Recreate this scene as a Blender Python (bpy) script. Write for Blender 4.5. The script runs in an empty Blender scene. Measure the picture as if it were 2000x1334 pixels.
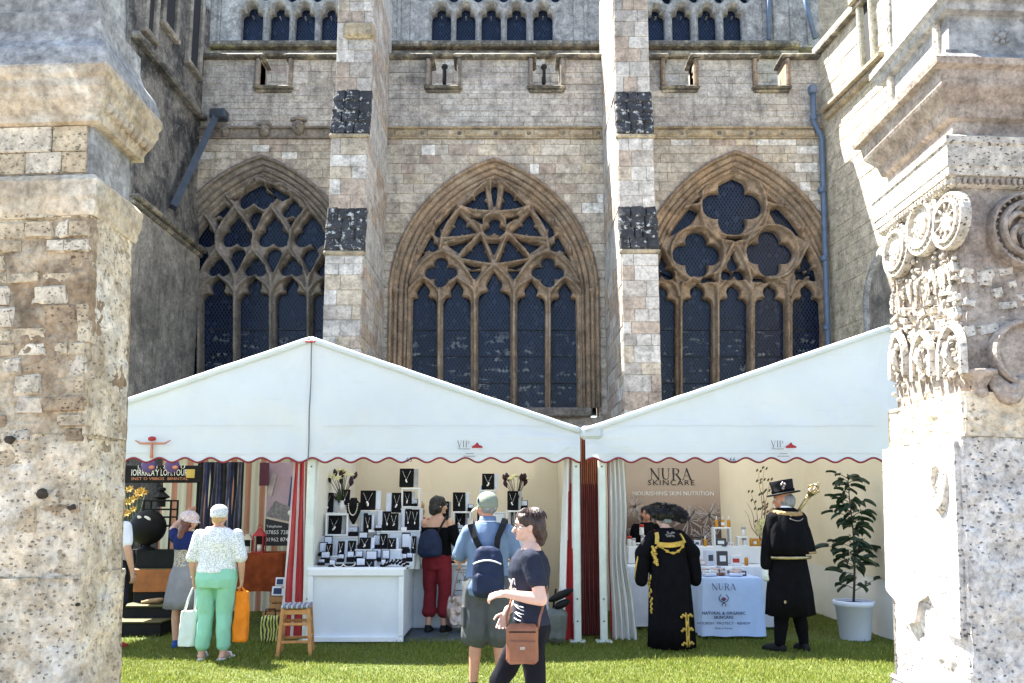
import bpy, bmesh, math, random
import numpy as np
from mathutils import Vector, Matrix, noise as mnoise

random.seed(7)
rnd = random.Random(11)
S = bpy.context.scene
C = S.collection

# ---------------------------------------------------------------- camera, sky, sun, exposure
F_PX = 1556.0
PITCH = math.radians(7.5)
CAM_Z = 1.55
SHIFT = 323.0 / F_PX - math.tan(PITCH)
cam_data = bpy.data.cameras.new('camera')
cam_data.sensor_width = 36.0
cam_data.lens = 36.0 * F_PX / 2000.0
cam_data.shift_y = SHIFT * F_PX / 2000.0
cam_data.clip_start = 0.05
cam_data.clip_end = 500.0
cam = bpy.data.objects.new('camera', cam_data)
C.objects.link(cam)
cam.location = (0, 0, CAM_Z)
cam.rotation_euler = (math.pi / 2 + PITCH, 0, 0)
S.camera = cam

SUN_DIR = Vector((-1.45, 1.0, 2.95)).normalized()      # from the scene towards the sun
world = bpy.data.worlds.new('World')
S.world = world
world.use_nodes = True
wn = world.node_tree
sky = wn.nodes.new('ShaderNodeTexSky')
sky.sky_type = 'NISHITA'
sky.sun_disc = False
sky.sun_elevation = math.asin(SUN_DIR.z)
sky.sun_rotation = math.atan2(SUN_DIR.x, SUN_DIR.y)
sky.air_density = 1.0
sky.dust_density = 1.2
sky.ozone_density = 1.0
wn.links.new(sky.outputs[0], wn.nodes['Background'].inputs[0])
wn.nodes['Background'].inputs[1].default_value = 0.078

sun_data = bpy.data.lights.new('sun', 'SUN')
sun_data.energy = 5.0
sun_data.angle = math.radians(0.5)
sun_data.color = (1.0, 0.95, 0.86)
sun = bpy.data.objects.new('sun', sun_data)
C.objects.link(sun)
sun.location = (0, 0, 30)
sun.rotation_euler = SUN_DIR.to_track_quat('Z', 'Y').to_euler()

S.view_settings.view_transform = 'Standard'
S.view_settings.look = 'None'
S.view_settings.gamma = 1.0
S.view_settings.use_curve_mapping = False
S.view_settings.exposure = 2.75
S.render.engine = 'CYCLES'
S.cycles.use_denoising = True
S.cycles.max_bounces = 8
S.cycles.diffuse_bounces = 4
S.cycles.glossy_bounces = 3
S.cycles.transmission_bounces = 4
S.cycles.transparent_max_bounces = 6
S.cycles.caustics_reflective = False
S.cycles.caustics_refractive = False

# ---------------------------------------------------------------- where a direction of view meets a plane of the place
def _ray(px, py):
    xc = (px - 1000.0) / F_PX
    yc = (667.0 - py) / F_PX + SHIFT
    return xc, math.cos(PITCH) - yc * math.sin(PITCH), math.sin(PITCH) + yc * math.cos(PITCH)
def P(px, py, Y):
    x, y, z = _ray(px, py); t = Y / y
    return Vector((x * t, Y, CAM_Z + z * t))
def G(px, py, z=0.0):
    x, y, dz = _ray(px, py); t = (z - CAM_Z) / dz
    return Vector((x * t, y * t, z))
def PX(px, py, X):
    x, y, z = _ray(px, py); t = X / x
    return Vector((X, y * t, CAM_Z + z * t))

# ---------------------------------------------------------------- naming, parents, mesh building
def tag(o, label=None, cat=None, group=None, kind=None):
    if label: o['label'] = label
    if cat: o['category'] = cat
    if group: o['group'] = group
    if kind: o['kind'] = kind
    return o
def thing(name, label, cat, loc=(0, 0, 0), rz=0.0, group=None):
    o = bpy.data.objects.new(name, None)
    o.empty_display_size = 0.1
    C.objects.link(o)
    o.location = loc; o.rotation_euler = (0, 0, rz)
    return tag(o, label, cat, group)
def world_loc(o):
    v = Vector((0, 0, 0))
    while o is not None:
        v = v + Vector(o.location); o = o.parent
    return v
def link_mesh(name, me, parent=None, mats=None, loc=None):
    o = bpy.data.objects.new(name, me)
    C.objects.link(o)
    if mats is not None:
        if not isinstance(mats, (list, tuple)): mats = [mats]
        if len(me.materials): me.materials.clear()
        for m in mats: me.materials.append(m)
    if parent is not None: o.parent = parent
    if loc is not None: o.location = loc
    return o

class MB:
    """collects shapes and links them as one mesh object"""
    def __init__(s):
        s.v = []; s.f = []; s.m = []; s.mi = 0; s.sm = []; s.smooth = False
    def add(s, verts, faces):
        n = len(s.v)
        s.v.extend([tuple(p) for p in verts])
        for f in faces:
            s.f.append([i + n for i in f]); s.m.append(s.mi); s.sm.append(s.smooth)
        return s
    def box(s, c, size, b=0.0, rz=0.0, R=None):
        hx, hy, hz = size[0] / 2, size[1] / 2, size[2] / 2
        vs, fs = cham(hx, hy, hz, min(b, hx * .9, hy * .9, hz * .9))
        if R is None: R = Matrix.Rotation(rz, 3, 'Z') if rz else None
        c = Vector(c)
        vs = [(R @ Vector(v) + c) if R else Vector(v) + c for v in vs]
        return s.add(vs, fs)
    def tube(s, pts, r, n=8, cap=True):
        pts = [Vector(p) for p in pts]
        rs = r if isinstance(r, (list, tuple)) else [r] * len(pts)
        rings = []
        up = None
        for i, p in enumerate(pts):
            a = pts[max(i - 1, 0)]; b = pts[min(i + 1, len(pts) - 1)]
            t = (b - a)
            t = t.normalized() if t.length > 1e-9 else Vector((0, 0, 1))
            if up is None:
                up = Vector((0, 0, 1)) if abs(t.z) < .9 else Vector((0, 1, 0))
            x = up.cross(t)
            if x.length < 1e-4: x = Vector((1, 0, 0)).cross(t)
            x.normalize(); y = t.cross(x); up = y
            rings.append([p + rs[i] * (math.cos(2 * math.pi * k / n) * x + math.sin(2 * math.pi * k / n) * y) for k in range(n)])
        return s.rings(rings, cap)
    def rings(s, rings, cap=True, closed=True):
        n = len(rings[0]); vs = [p for r in rings for p in r]; fs = []
        for i in range(len(rings) - 1):
            for k in range(n if closed else n - 1):
                a = i * n + k; b = i * n + (k + 1) % n
                fs.append((a, b, b + n, a + n))
        if cap and closed:
            fs.append(tuple(range(n - 1, -1, -1))); fs.append(tuple(range((len(rings) - 1) * n, len(rings) * n)))
        return s.add(vs, fs)
    def lathe(s, prof, c=(0, 0, 0), n=20, R=None, sx=1.0, sy=1.0, cap=True):
        c = Vector(c); rings = []
        for r, z in prof:
            ring = []
            for k in range(n):
                a = 2 * math.pi * k / n
                p = Vector((r * math.cos(a) * sx, r * math.sin(a) * sy, z))
                ring.append((R @ p if R else p) + c)
            rings.append(ring)
        return s.rings(rings, cap)
    def ball(s, c, r, n=10, m=6, R=None):
        r = r if isinstance(r, (list, tuple)) else (r, r, r)
        c = Vector(c); rings = []
        for j in range(m + 1):
            t = -math.pi / 2 + math.pi * j / m
            q = max(math.cos(t), 1e-3)
            ring = []
            for k in range(n):
                a = 2 * math.pi * k / n
                p = Vector((r[0] * q * math.cos(a), r[1] * q * math.sin(a), r[2] * math.sin(t)))
                ring.append((R @ p if R else p) + c)
            rings.append(ring)
        return s.rings(rings, True)
    def cone2(s, a, b, ra, rb, n=10):
        """a limb segment with round ends"""
        a = Vector(a); b = Vector(b); d = b - a; L = d.length
        if L < 1e-6: return s.ball(a, ra)
        d.normalize()
        pts = [a - d * ra * .95, a - d * ra * .72, a - d * ra * .3, a, b, b + d * rb * .3, b + d * rb * .72, b + d * rb * .95]
        rs = [ra * .25, ra * .69, ra * .95, ra, rb, rb * .95, rb * .69, rb * .25]
        return s.tube(pts, rs, n)
    def quad(s, a, b, c, d): return s.add([a, b, c, d], [(0, 1, 2, 3)])
    def sheet(s, fn, nu, nv):
        vs = [fn(i / nu, j / nv) for j in range(nv + 1) for i in range(nu + 1)]
        fs = [(j * (nu + 1) + i, j * (nu + 1) + i + 1, (j + 1) * (nu + 1) + i + 1, (j + 1) * (nu + 1) + i) for j in range(nv) for i in range(nu)]
        return s.add(vs, fs)
    def prism(s, poly, y0, y1):
        """polygon of (x, z) points extruded along y"""
        n = len(poly)
        vs = [(x, y0, z) for x, z in poly] + [(x, y1, z) for x, z in poly]
        fs = [tuple(range(n)), tuple(range(2 * n - 1, n - 1, -1))] + [(i, i + n, (i + 1) % n + n, (i + 1) % n) for i in range(n)]
        return s.add(vs, fs)
    def mesh(s, name, off=None):
        me = bpy.data.meshes.new(name)
        vs = s.v
        if off is not None: vs = [(p[0] - off[0], p[1] - off[1], p[2] - off[2]) for p in vs]
        me.from_pydata(vs, [], s.f)
        if any(s.m): me.polygons.foreach_set('material_index', s.m)
        me.polygons.foreach_set('use_smooth', s.sm)
        me.update()
        return me
    def build(s, name, mats, parent=None, local=False):
        off = None
        if parent is not None and not local: off = world_loc(parent)
        return link_mesh(name, s.mesh(name, off), parent, mats)
    def top(s, name, mats, label, cat, group=None, loc=None):
        """a thing that is one mesh; its origin at LOC"""
        o = link_mesh(name, s.mesh(name, loc), None, mats, loc)
        return tag(o, label, cat, group)

def cham(hx, hy, hz, b):
    if b <= 0:
        vs = [(x, y, z) for x in (-hx, hx) for y in (-hy, hy) for z in (-hz, hz)]
        fs = [(0, 1, 3, 2), (4, 6, 7, 5), (0, 4, 5, 1), (2, 3, 7, 6), (0, 2, 6, 4), (1, 5, 7, 3)]
        return vs, fs
    vs = []; idx = {}
    for sx in (-1, 1):
        for sy in (-1, 1):
            for sz in (-1, 1):
                for k in range(3):
                    p = [sx * (hx - b), sy * (hy - b), sz * (hz - b)]
                    p[k] = (sx * hx, sy * hy, sz * hz)[k]
                    idx[(sx, sy, sz, k)] = len(vs); vs.append(tuple(p))
    fs = []
    sg = ((-1, -1), (1, -1), (1, 1), (-1, 1))
    for k in range(3):
        o = [q for q in range(3) if q != k]
        for s in (-1, 1):
            f = []
            for a, c in sg:
                t = [0, 0, 0]; t[k] = s; t[o[0]] = a; t[o[1]] = c
                f.append(idx[(t[0], t[1], t[2], k)])
            fs.append(f)
        for a, c in sg:
            f = []
            for s, kk in ((-1, o[0]), (1, o[0]), (1, o[1]), (-1, o[1])):
                t = [0, 0, 0]; t[k] = s; t[o[0]] = a; t[o[1]] = c
                f.append(idx[(t[0], t[1], t[2], kk)])
            fs.append(f)
    for sx in (-1, 1):
        for sy in (-1, 1):
            for sz in (-1, 1):
                fs.append([idx[(sx, sy, sz, 0)], idx[(sx, sy, sz, 1)], idx[(sx, sy, sz, 2)]])
    out = []
    for f in fs:
        p = [Vector(vs[i]) for i in f]
        nrm = (p[1] - p[0]).cross(p[2] - p[0])
        c = sum(p, Vector()) / len(p)
        out.append(tuple(f) if nrm.dot(c) > 0 else tuple(reversed(f)))
    return vs, out

# ---------------------------------------------------------------- materials
class NT:
    def __init__(s, name):
        s.m = bpy.data.materials.new(name); s.m.use_nodes = True
        s.t = s.m.node_tree; s.b = s.t.nodes['Principled BSDF']
        s.pos = None
    def n(s, typ, **kw):
        q = s.t.nodes.new(typ)
        for k, v in kw.items(): setattr(q, k, v)
        return q
    def l(s, a, b): s.t.links.new(a, b)
    def coord(s, mode='pos'):
        if mode == 'pos': return s.n('ShaderNodeNewGeometry').outputs['Position']
        return s.n('ShaderNodeTexCoord').outputs['Object']
    def mapped(s, co, sc=(1, 1, 1), loc=(0, 0, 0), rot=(0, 0, 0)):
        q = s.n('ShaderNodeMapping'); s.l(co, q.inputs[0])
        q.inputs['Scale'].default_value = sc; q.inputs['Location'].default_value = loc; q.inputs['Rotation'].default_value = rot
        return q.outputs[0]
    def noise(s, co, scale, detail=4, rough=.6, dist=0):
        q = s.n('ShaderNodeTexNoise'); s.l(co, q.inputs['Vector'])
        q.inputs['Scale'].default_value = scale; q.inputs['Detail'].default_value = detail
        q.inputs['Roughness'].default_value = rough; q.inputs['Distortion'].default_value = dist
        return q.outputs[0]
    def ramp(s, v, stops, interp='LINEAR'):
        q = s.n('ShaderNodeValToRGB'); s.l(v, q.inputs[0]); r = q.color_ramp; r.interpolation = interp
        while len(r.elements) < len(stops): r.elements.new(.5)
        for e, (p, c) in zip(r.elements, stops):
            e.position = p
            e.color = (c, c, c, 1) if not isinstance(c, (tuple, list)) else (c[0], c[1], c[2], 1)
        return q.outputs[0]
    def mix(s, fac, a, b, mode='MIX'):
        q = s.n('ShaderNodeMix', data_type='RGBA', blend_type=mode)
        for i, v in ((0, fac), (6, a), (7, b)):
            if isinstance(v, (int, float)): q.inputs[i].default_value = v if i == 0 else (v, v, v, 1)
            elif isinstance(v, (tuple, list)): q.inputs[i].default_value = (v[0], v[1], v[2], 1)
            else: s.l(v, q.inputs[i])
        return q.outputs[2]
    def math(s, op, a, b=0.0):
        q = s.n('ShaderNodeMath', operation=op)
        for i, v in ((0, a), (1, b)):
            if isinstance(v, (int, float)): q.inputs[i].default_value = v
            else: s.l(v, q.inputs[i])
        return q.outputs[0]
    def bump(s, h, strength=.4, dist=.02, prev=None):
        q = s.n('ShaderNodeBump'); s.l(h, q.inputs['Height'])
        q.inputs['Strength'].default_value = strength; q.inputs['Distance'].default_value = dist
        if prev is not None: s.l(prev, q.inputs['Normal'])
        return q.outputs[0]
    def done(s, col=None, rough=.7, nrm=None, metal=0.0, spec=.5):
        b = s.b
        if col is not None:
            if isinstance(col, (tuple, list)): b.inputs['Base Color'].default_value = (col[0], col[1], col[2], 1)
            else: s.l(col, b.inputs['Base Color'])
        if isinstance(rough, (int, float)): b.inputs['Roughness'].default_value = rough
        else: s.l(rough, b.inputs['Roughness'])
        b.inputs['Metallic'].default_value = metal
        b.inputs['Specular IOR Level'].default_value = spec
        if nrm is not None: s.l(nrm, b.inputs['Normal'])
        return s.m

def plain(name, col, rough=.6, var=.18, scale=9.0, bump=.0, bscale=60.0, metal=0.0, spec=.4, mode='pos'):
    t = NT(name); co = t.coord(mode)
    f = t.noise(co, scale, 5, .65)
    d = tuple(c * (1 - var) for c in col); u = tuple(min(1, c * (1 + var)) for c in col)
    c = t.ramp(f, [(.3, d), (.7, u)])
    nr = t.bump(t.noise(co, bscale, 4, .6), bump, .01) if bump else None
    return t.done(c, rough, nr, metal, spec)

def pvc(name, col, transl=.3, var=.06, bump=.25):
    t = NT(name); co = t.coord('pos')
    f = t.noise(co, 1.3, 5, .6)
    c = t.ramp(f, [(.25, tuple(k * (1 - var * 1.6) for k in col)), (.7, col)])
    dirt = t.ramp(t.noise(t.mapped(co, (.8, .8, 11)), 2.6, 6, .7), [(.60, 0.0), (.76, .34)])
    c = t.mix(dirt, c, tuple(k * .62 for k in col))
    nr = t.bump(t.noise(t.mapped(co, (1, 1, .45), (0, 0, 0), (0, .5, 0)), 2.2, 3, .5, .6), bump, .08)
    t.done(c, .5, nr, 0, .3)
    tr = t.n('ShaderNodeBsdfTranslucent'); t.l(c, tr.inputs[0])
    mx = t.n('ShaderNodeMixShader'); mx.inputs[0].default_value = transl
    t.l(t.b.outputs[0], mx.inputs[1]); t.l(tr.outputs[0], mx.inputs[2])
    out = t.t.nodes['Material Output']; t.l(mx.outputs[0], out.inputs[0])
    return t.m

def stone(name, pal, rand='OBJ', dirt=.45, dirtcol=(.05, .048, .045), dscale=1.1, streak=.3, lichen=0.0, bump=.5, bscale=22, pits=0.0, pscale=16, dlo=.52, yellow=0.0):
    t = NT(name); co = t.coord('pos')
    n = len(pal)
    if rand == 'OBJ': r = t.n('ShaderNodeObjectInfo').outputs['Random']
    elif rand == 'ISL': r = t.n('ShaderNodeNewGeometry').outputs['Random Per Island']
    else: r = t.ramp(t.noise(co, 1.6, 5, .7), [(.25, 0.0), (.75, 1.0)])
    c = t.ramp(r, [(i / n, p) for i, p in enumerate(pal)], 'CONSTANT' if rand in ('OBJ', 'ISL') else 'LINEAR')
    big = t.noise(co, dscale, 7, .68, .3)
    fine = t.noise(co, bscale, 6, .7)
    mid = t.noise(co, bscale * .27, 6, .7)
    c = t.mix(1.0, c, t.ramp(mid, [(.28, .52), (.5, .98), (.72, 1.34)]), 'MULTIPLY')
    c = t.mix(1.0, c, t.ramp(fine, [(.3, .55), (.5, 1.0), (.72, 1.25)]), 'MULTIPLY')
    if yellow:
        c = t.mix(t.ramp(t.noise(co, dscale * 2.3, 6, .7), [(.55, 0.0), (.68, yellow)]), c, (.46, .33, .17))
    pale = t.noise(co, dscale * 1.9, 7, .72, .5)
    c = t.mix(1.0, c, t.ramp(pale, [(.30, .62), (.46, .95), (.60, 1.05), (.72, 1.30)]), 'MULTIPLY')
    speck = t.noise(co, bscale * 2.6, 3, .8)
    c = t.mix(1.0, c, t.ramp(speck, [(.27, .72), (.40, 1.0), (.7, 1.06)]), 'MULTIPLY')
    if dirt:
        c = t.mix(t.ramp(big, [(dlo, 0.0), (dlo + .16, dirt)]), c, dirtcol)
    if streak:
        st = t.noise(t.mapped(co, (5, 5, .35)), 1.4, 6, .7)
        c = t.mix(t.ramp(st, [(.52, 0.0), (.72, streak)]), c, dirtcol)
    if lichen:
        lf = t.noise(co, 9, 8, .75)
        c = t.mix(t.ramp(lf, [(.56, 0.0), (.60, lichen)]), c, (.50, .50, .47))
    h = t.mix(.5, fine, mid)
    nr = t.bump(h, bump, .03)
    if pits:
        v = t.n('ShaderNodeTexVoronoi'); v.inputs['Scale'].default_value = pscale
        t.l(t.mapped(co, (1, 1, 1.5)), v.inputs['Vector'])
        dist = t.math('ADD', v.outputs['Distance'], t.math('MULTIPLY', t.math('SUBTRACT', fine, .5), .9))
        msk = t.ramp(t.noise(co, 3.0, 4, .6), [(.36, 0.0), (.52, 1.0)])
        hole = t.math('MULTIPLY', t.ramp(dist, [(.11, 1.0), (.23, 0.0)]), msk)
        c = t.mix(t.math('MULTIPLY', hole, pits), c, (.05, .038, .026))
        nr = t.bump(t.math('SUBTRACT', 1.0, hole), .8, .03, nr)
    return t.done(c, .88, nr, 0, .25)

PAL_WALL = [(.45, .395, .32), (.425, .375, .305), (.48, .425, .35), (.395, .345, .28), (.47, .40, .305), (.435, .39, .33), (.50, .45, .38), (.38, .305, .25), (.45, .40, .335), (.47, .415, .34), (.42, .36, .29), (.66, .63, .58)]
PAL_UP = [(.41, .38, .34), (.385, .355, .32), (.435, .405, .365), (.365, .335, .305), (.42, .38, .33), (.45, .42, .38), (.38, .345, .315), (.40, .375, .34)]
M = {}
M['wall_o'] = stone('facade_stone', PAL_WALL, 'OBJ', .62, dlo=.53, streak=.3)
M['wall_i'] = stone('facade_stone_small', PAL_WALL, 'ISL', .62, dlo=.53, streak=.3)
M['up_o'] = stone('parapet_stone', PAL_UP, 'OBJ', .6, dscale=.8, streak=.55)
M['up_i'] = stone('parapet_stone_small', PAL_UP, 'ISL', .6, dscale=.8, streak=.55)
M['mortar'] = stone('mortar', [(.33, .28, .235), (.39, .335, .28)], None, .5)
M['butt_o'] = stone('buttress_stone', [(.42, .38, .345), (.47, .43, .39), (.37, .325, .285), (.43, .36, .28), (.50, .46, .42), (.39, .31, .25)], 'OBJ', .3, streak=.2)
M['butt_i'] = stone('buttress_stone_small', [(.42, .38, .345), (.47, .43, .39), (.37, .325, .285), (.43, .36, .28), (.50, .46, .42), (.39, .31, .25)], 'ISL', .3, streak=.2)
M['buttm'] = stone('buttress_core', [(.36, .35, .33), (.46, .44, .41)], None, .2, streak=.2, bump=.8)
M['tan'] = stone('window_stone', [(.27, .185, .115), (.35, .25, .165), (.24, .175, .12), (.33, .26, .19)], None, .45, dscale=.9, streak=.25, bump=.35)
M['greytan'] = stone('window_stone_grey', [(.21, .17, .13), (.27, .225, .18), (.19, .165, .14), (.25, .21, .175)], None, .5, streak=.25, bump=.35)
M['coping'] = stone('coping_stone', [(.14, .13, .115), (.36, .31, .22), (.10, .095, .085), (.42, .37, .28)], None, .75, dscale=2.2, dlo=.46, bump=.6)
M['band'] = stone('string_course_stone', [(.36, .285, .19), (.44, .36, .25), (.33, .27, .19), (.40, .32, .2)], None, .6, dscale=2.0, yellow=.5)
M['lichen'] = stone('lichen_black', [(.022, .022, .025), (.05, .05, .055), (.035, .034, .036)], None, .2, lichen=.9, streak=0, bump=1.0, bscale=24)
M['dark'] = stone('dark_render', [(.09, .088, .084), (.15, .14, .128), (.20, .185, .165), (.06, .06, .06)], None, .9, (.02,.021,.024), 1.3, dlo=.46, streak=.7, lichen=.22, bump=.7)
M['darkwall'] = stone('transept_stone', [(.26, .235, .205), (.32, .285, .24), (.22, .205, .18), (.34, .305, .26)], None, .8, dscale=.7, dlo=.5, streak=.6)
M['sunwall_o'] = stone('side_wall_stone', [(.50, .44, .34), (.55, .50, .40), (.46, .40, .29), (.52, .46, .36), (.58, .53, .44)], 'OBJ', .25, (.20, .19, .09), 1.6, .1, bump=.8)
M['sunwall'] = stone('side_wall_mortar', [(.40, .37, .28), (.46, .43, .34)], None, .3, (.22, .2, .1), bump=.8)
M['cream'] = stone('pier_cream', [(.62, .53, .39), (.67, .59, .46), (.58, .475, .335), (.69, .62, .51)], None, .6, (.17, .12, .07), 1.8, .15, bump=.8, pits=.07, pscale=24, yellow=.2)
PAL_P = [(.56, .47, .335), (.60, .52, .395), (.51, .42, .29), (.54, .435, .295), (.62, .54, .42), (.45, .355, .235), (.58, .50, .39), (.36, .265, .17)]
M['pier_o'] = stone('pier_stone', PAL_P, 'OBJ', .82, (.10, .065, .04), 1.25, .15, bump=.9, bscale=30, pits=.08, pscale=30, dlo=.53, yellow=.15)
M['pier_i'] = stone('pier_stone_small', PAL_P, 'ISL', .82, (.10, .065, .04), 1.25, .15, bump=.9, bscale=30, pits=.08, pscale=30, dlo=.53, yellow=.15)
M['pierm'] = stone('pier_mortar', [(.44, .355, .24), (.53, .445, .32), (.28, .20, .125)], None, .75, (.09, .065, .04), 2, .1, bump=1.0)
M['cornice'] = stone('cornice_stone', [(.50, .41, .285), (.56, .48, .36), (.47, .38, .27), (.58, .52, .42)], None, .45, (.17, .115, .06), 2.0, .12, bump=.5, yellow=.25)
M['greycap'] = stone('cap_stone', [(.30, .295, .28), (.37, .36, .34), (.26, .255, .25), (.42, .41, .39)], None, .5, (.07, .068, .065), 2.4, .35, bump=.5)
M['white'] = stone('lime_render', [(.52, .485, .445), (.58, .545, .505), (.50, .465, .42), (.60, .57, .53)], None, .15, (.2, .18, .14), 1.5, .05, bump=.8, bscale=34, pits=.35, pscale=24)
M['carved'] = stone('carved_stone', [(.55, .505, .44), (.60, .56, .495), (.50, .45, .385), (.57, .52, .44)], None, .3, (.12, .1, .075), 3.0, .1, bump=.9, bscale=40, pits=.5, pscale=30)
M['carved_d'] = stone('carved_stone_dark', [(.33, .275, .23), (.39, .335, .285), (.29, .235, .195), (.41, .36, .315)], None, .5, (.09, .075, .06), 3.0, .2, bump=.7, bscale=40)  # darker copy of the carved stone, chiefly for the front face and core
M['iron'] = plain('painted_downpipe', (.09, .13, .20), .45, .2, 6, .1)
M['lead'] = plain('lead_dark', (.035, .045, .06), .55, .3, 5, .2)
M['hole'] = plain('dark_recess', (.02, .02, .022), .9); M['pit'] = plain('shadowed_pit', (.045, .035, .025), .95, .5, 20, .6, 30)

def glass_mat():
    t = NT('leaded_glass'); co = t.coord('pos')
    d = t.mapped(co, (1, 0, .62), (0, 0, 0), (0, 0, 0))
    sp = t.n('ShaderNodeSeparateXYZ'); t.l(d, sp.inputs[0])
    a = t.math('ADD', sp.outputs[0], sp.outputs[2]); b = t.math('SUBTRACT', sp.outputs[0], sp.outputs[2])
    k = 1 / .078
    fa = t.math('FRACT', t.math('MULTIPLY', a, k)); fb = t.math('FRACT', t.math('MULTIPLY', b, k))
    la = t.math('MINIMUM', fa, t.math('SUBTRACT', 1.0, fa)); lb = t.math('MINIMUM', fb, t.math('SUBTRACT', 1.0, fb))
    line = t.ramp(t.math('MINIMUM', la, lb), [(.06, 1.0), (.13, 0.0)])
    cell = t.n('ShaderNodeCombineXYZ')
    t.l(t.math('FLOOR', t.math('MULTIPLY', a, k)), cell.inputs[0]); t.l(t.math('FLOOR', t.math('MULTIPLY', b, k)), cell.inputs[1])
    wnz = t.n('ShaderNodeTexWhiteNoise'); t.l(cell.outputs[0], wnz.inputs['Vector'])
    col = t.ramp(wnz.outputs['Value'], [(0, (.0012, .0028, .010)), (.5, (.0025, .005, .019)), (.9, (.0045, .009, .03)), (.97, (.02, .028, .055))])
    pat = t.noise(co, 2.3, 6, .7, .8)
    col = t.mix(t.ramp(pat, [(.52, 0.0), (.7, .7)]), col, (.005, .012, .042))
    lowz = t.n('ShaderNodeSeparateXYZ'); t.l(co, lowz.inputs[0])
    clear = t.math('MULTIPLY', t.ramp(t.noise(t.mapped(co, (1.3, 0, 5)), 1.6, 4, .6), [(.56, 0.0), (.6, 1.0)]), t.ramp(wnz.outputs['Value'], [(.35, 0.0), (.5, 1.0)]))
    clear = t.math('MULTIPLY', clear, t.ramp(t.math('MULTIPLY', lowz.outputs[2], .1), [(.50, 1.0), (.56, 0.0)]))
    col = t.mix(t.math('MULTIPLY', clear, .8), col, (.20, .21, .19))  # light coming through from opposite windows, painted into the cell colour
    col = t.mix(t.math('MULTIPLY', line, .75), col, (.03, .045, .075))
    nr = t.bump(t.math('ADD', t.math('MULTIPLY', line, -1.0), t.noise(co, 7, 3, .5)), .25, .01)
    return t.done(col, .22, nr, 0, .2)
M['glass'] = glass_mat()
# ---------------------------------------------------------------- laying separate stones
class Stones:
    def __init__(s, mo, mi, thick=.12):
        s.l = []; s.mo = mo; s.mi = mi; s.thick = thick
        s.tpl = []
        r = random.Random(5)
        for k in range(6):
            vs, fs = cham(.5, .5, .5, .0)
            vs, fs = cham(.225, thick / 2, .11, .006)
            vs = [(x / .45 + r.uniform(-.012, .012), y / thick + r.uniform(-.03, .03), z / .22 + r.uniform(-.02, .02)) for x, y, z in vs]
            m = MB(); m.add(vs, fs); me = m.mesh('stone'); me.materials.append(mo); s.tpl.append(me)
    def add(s, c, size, rz=0.0, tilt=0.0):
        c = Vector(c); d = max(c.y, 1)
        s.l.append((size[0] * size[2] / d ** 2, c, size, rz, tilt))
    def finish(s, parent, nmax, name='stone', name2='small_stones'):
        s.l.sort(key=lambda q: -q[0]); off = world_loc(parent)
        for i, (_, c, size, rz, tilt) in enumerate(s.l[:nmax]):
            o = bpy.data.objects.new(name, s.tpl[i % 6]); C.objects.link(o)
            o.parent = parent; o.location = c - off; o.rotation_euler = (0, tilt, rz); o.scale = size
        if len(s.l) > nmax:
            m = MB()
            for _, c, size, rz, tilt in s.l[nmax:]:
                m.box(c, size, min(.009, size[0] * .2), R=Matrix.Rotation(rz, 3, 'Z') @ Matrix.Rotation(tilt, 3, 'Y'))
            tag(m.build(name2, s.mi, parent), kind='stuff')

def lay(st, to_world, u0, u1, z0, z1, h, w, blocked=None, rz=0.0, gap=.006, hv=.22, out=.02, seed=1):
    """courses of stones over a rectangle; blocked(z0, z1) gives the intervals of u with an opening"""
    r = random.Random(seed); z = z0
    while z < z1 - .04:
        hh = min(h * r.uniform(1 - hv, 1 + hv), z1 - z)
        if z1 - z - hh < .06: hh = z1 - z
        iv = [(u0, u1)]
        for a, b in (blocked(z, z + hh) if blocked else []):
            nv = []
            for p, q in iv:
                if b <= p or a >= q: nv.append((p, q)); continue
                if a > p: nv.append((p, a))
                if b < q: nv.append((b, q))
            iv = nv
        for p, q in iv:
            u = p
            if q - p < .05: continue
            first = True
            while u < q - .01:
                ww = w * r.uniform(.6, 1.5) * (.6 if first and r.random() < .5 else 1)
                first = False
                if q - u - ww < w * .4: ww = q - u
                d = out + r.uniform(-.007, .007)
                st.add(to_world(u + ww / 2, st.thick / 2 - d, z + hh / 2), (ww - gap, st.thick, hh - gap), rz)
                u += ww
        z += hh

YF = 17.0
cathedral = thing('cathedral', 'old stone cathedral wall with three large traceried windows and deep buttresses', 'cathedral', (0, YF, 0))
WALLS = Stones(M['wall_o'], M['wall_i'])
UPPER = Stones(M['up_o'], M['up_i'])
BUTTS = Stones(M['butt_o'], M['butt_i'])
SIDES = Stones(M['sunwall_o'], M['sunwall_o'])

# ---------------------------------------------------------------- pointed arches
class Arch:
    def __init__(s, cx, a, zs, rise):
        s.cx, s.a, s.zs, s.rise = cx, a, zs, rise
        s.R = (rise * rise + a * a) / (2 * a)
    def half(s, z, d=0.0):
        """half width at height z, the outline offset by d"""
        if z <= s.zs: return s.a + d
        q = (s.R + d) ** 2 - (z - s.zs) ** 2
        if q <= 0: return -1
        return math.sqrt(q) - (s.R - s.a)
    def path(s, d, zb, n=20):
        """points (x, z) from the left foot over the point to the right foot"""
        R = s.R + d; c = s.R - s.a
        tm = math.acos(max(-1, min(1, c / R)))
        right = [(s.cx - c + R * math.cos(t), s.zs + R * math.sin(t)) for t in [tm * i / n for i in range(n + 1)]]
        right = [(s.cx + s.a + d, zb)] + right
        left = [(2 * s.cx - x, z) for x, z in right]
        return left + right[::-1][1:]
    def sdf(s, X, Z):
        c = s.R - s.a
        d1 = np.hypot(X - (s.cx - c), Z - s.zs) - s.R
        d2 = np.hypot(X - (s.cx + c), Z - s.zs) - s.R
        return np.where(Z > s.zs, np.maximum(d1, d2), np.abs(X - s.cx) - s.a)

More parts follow.
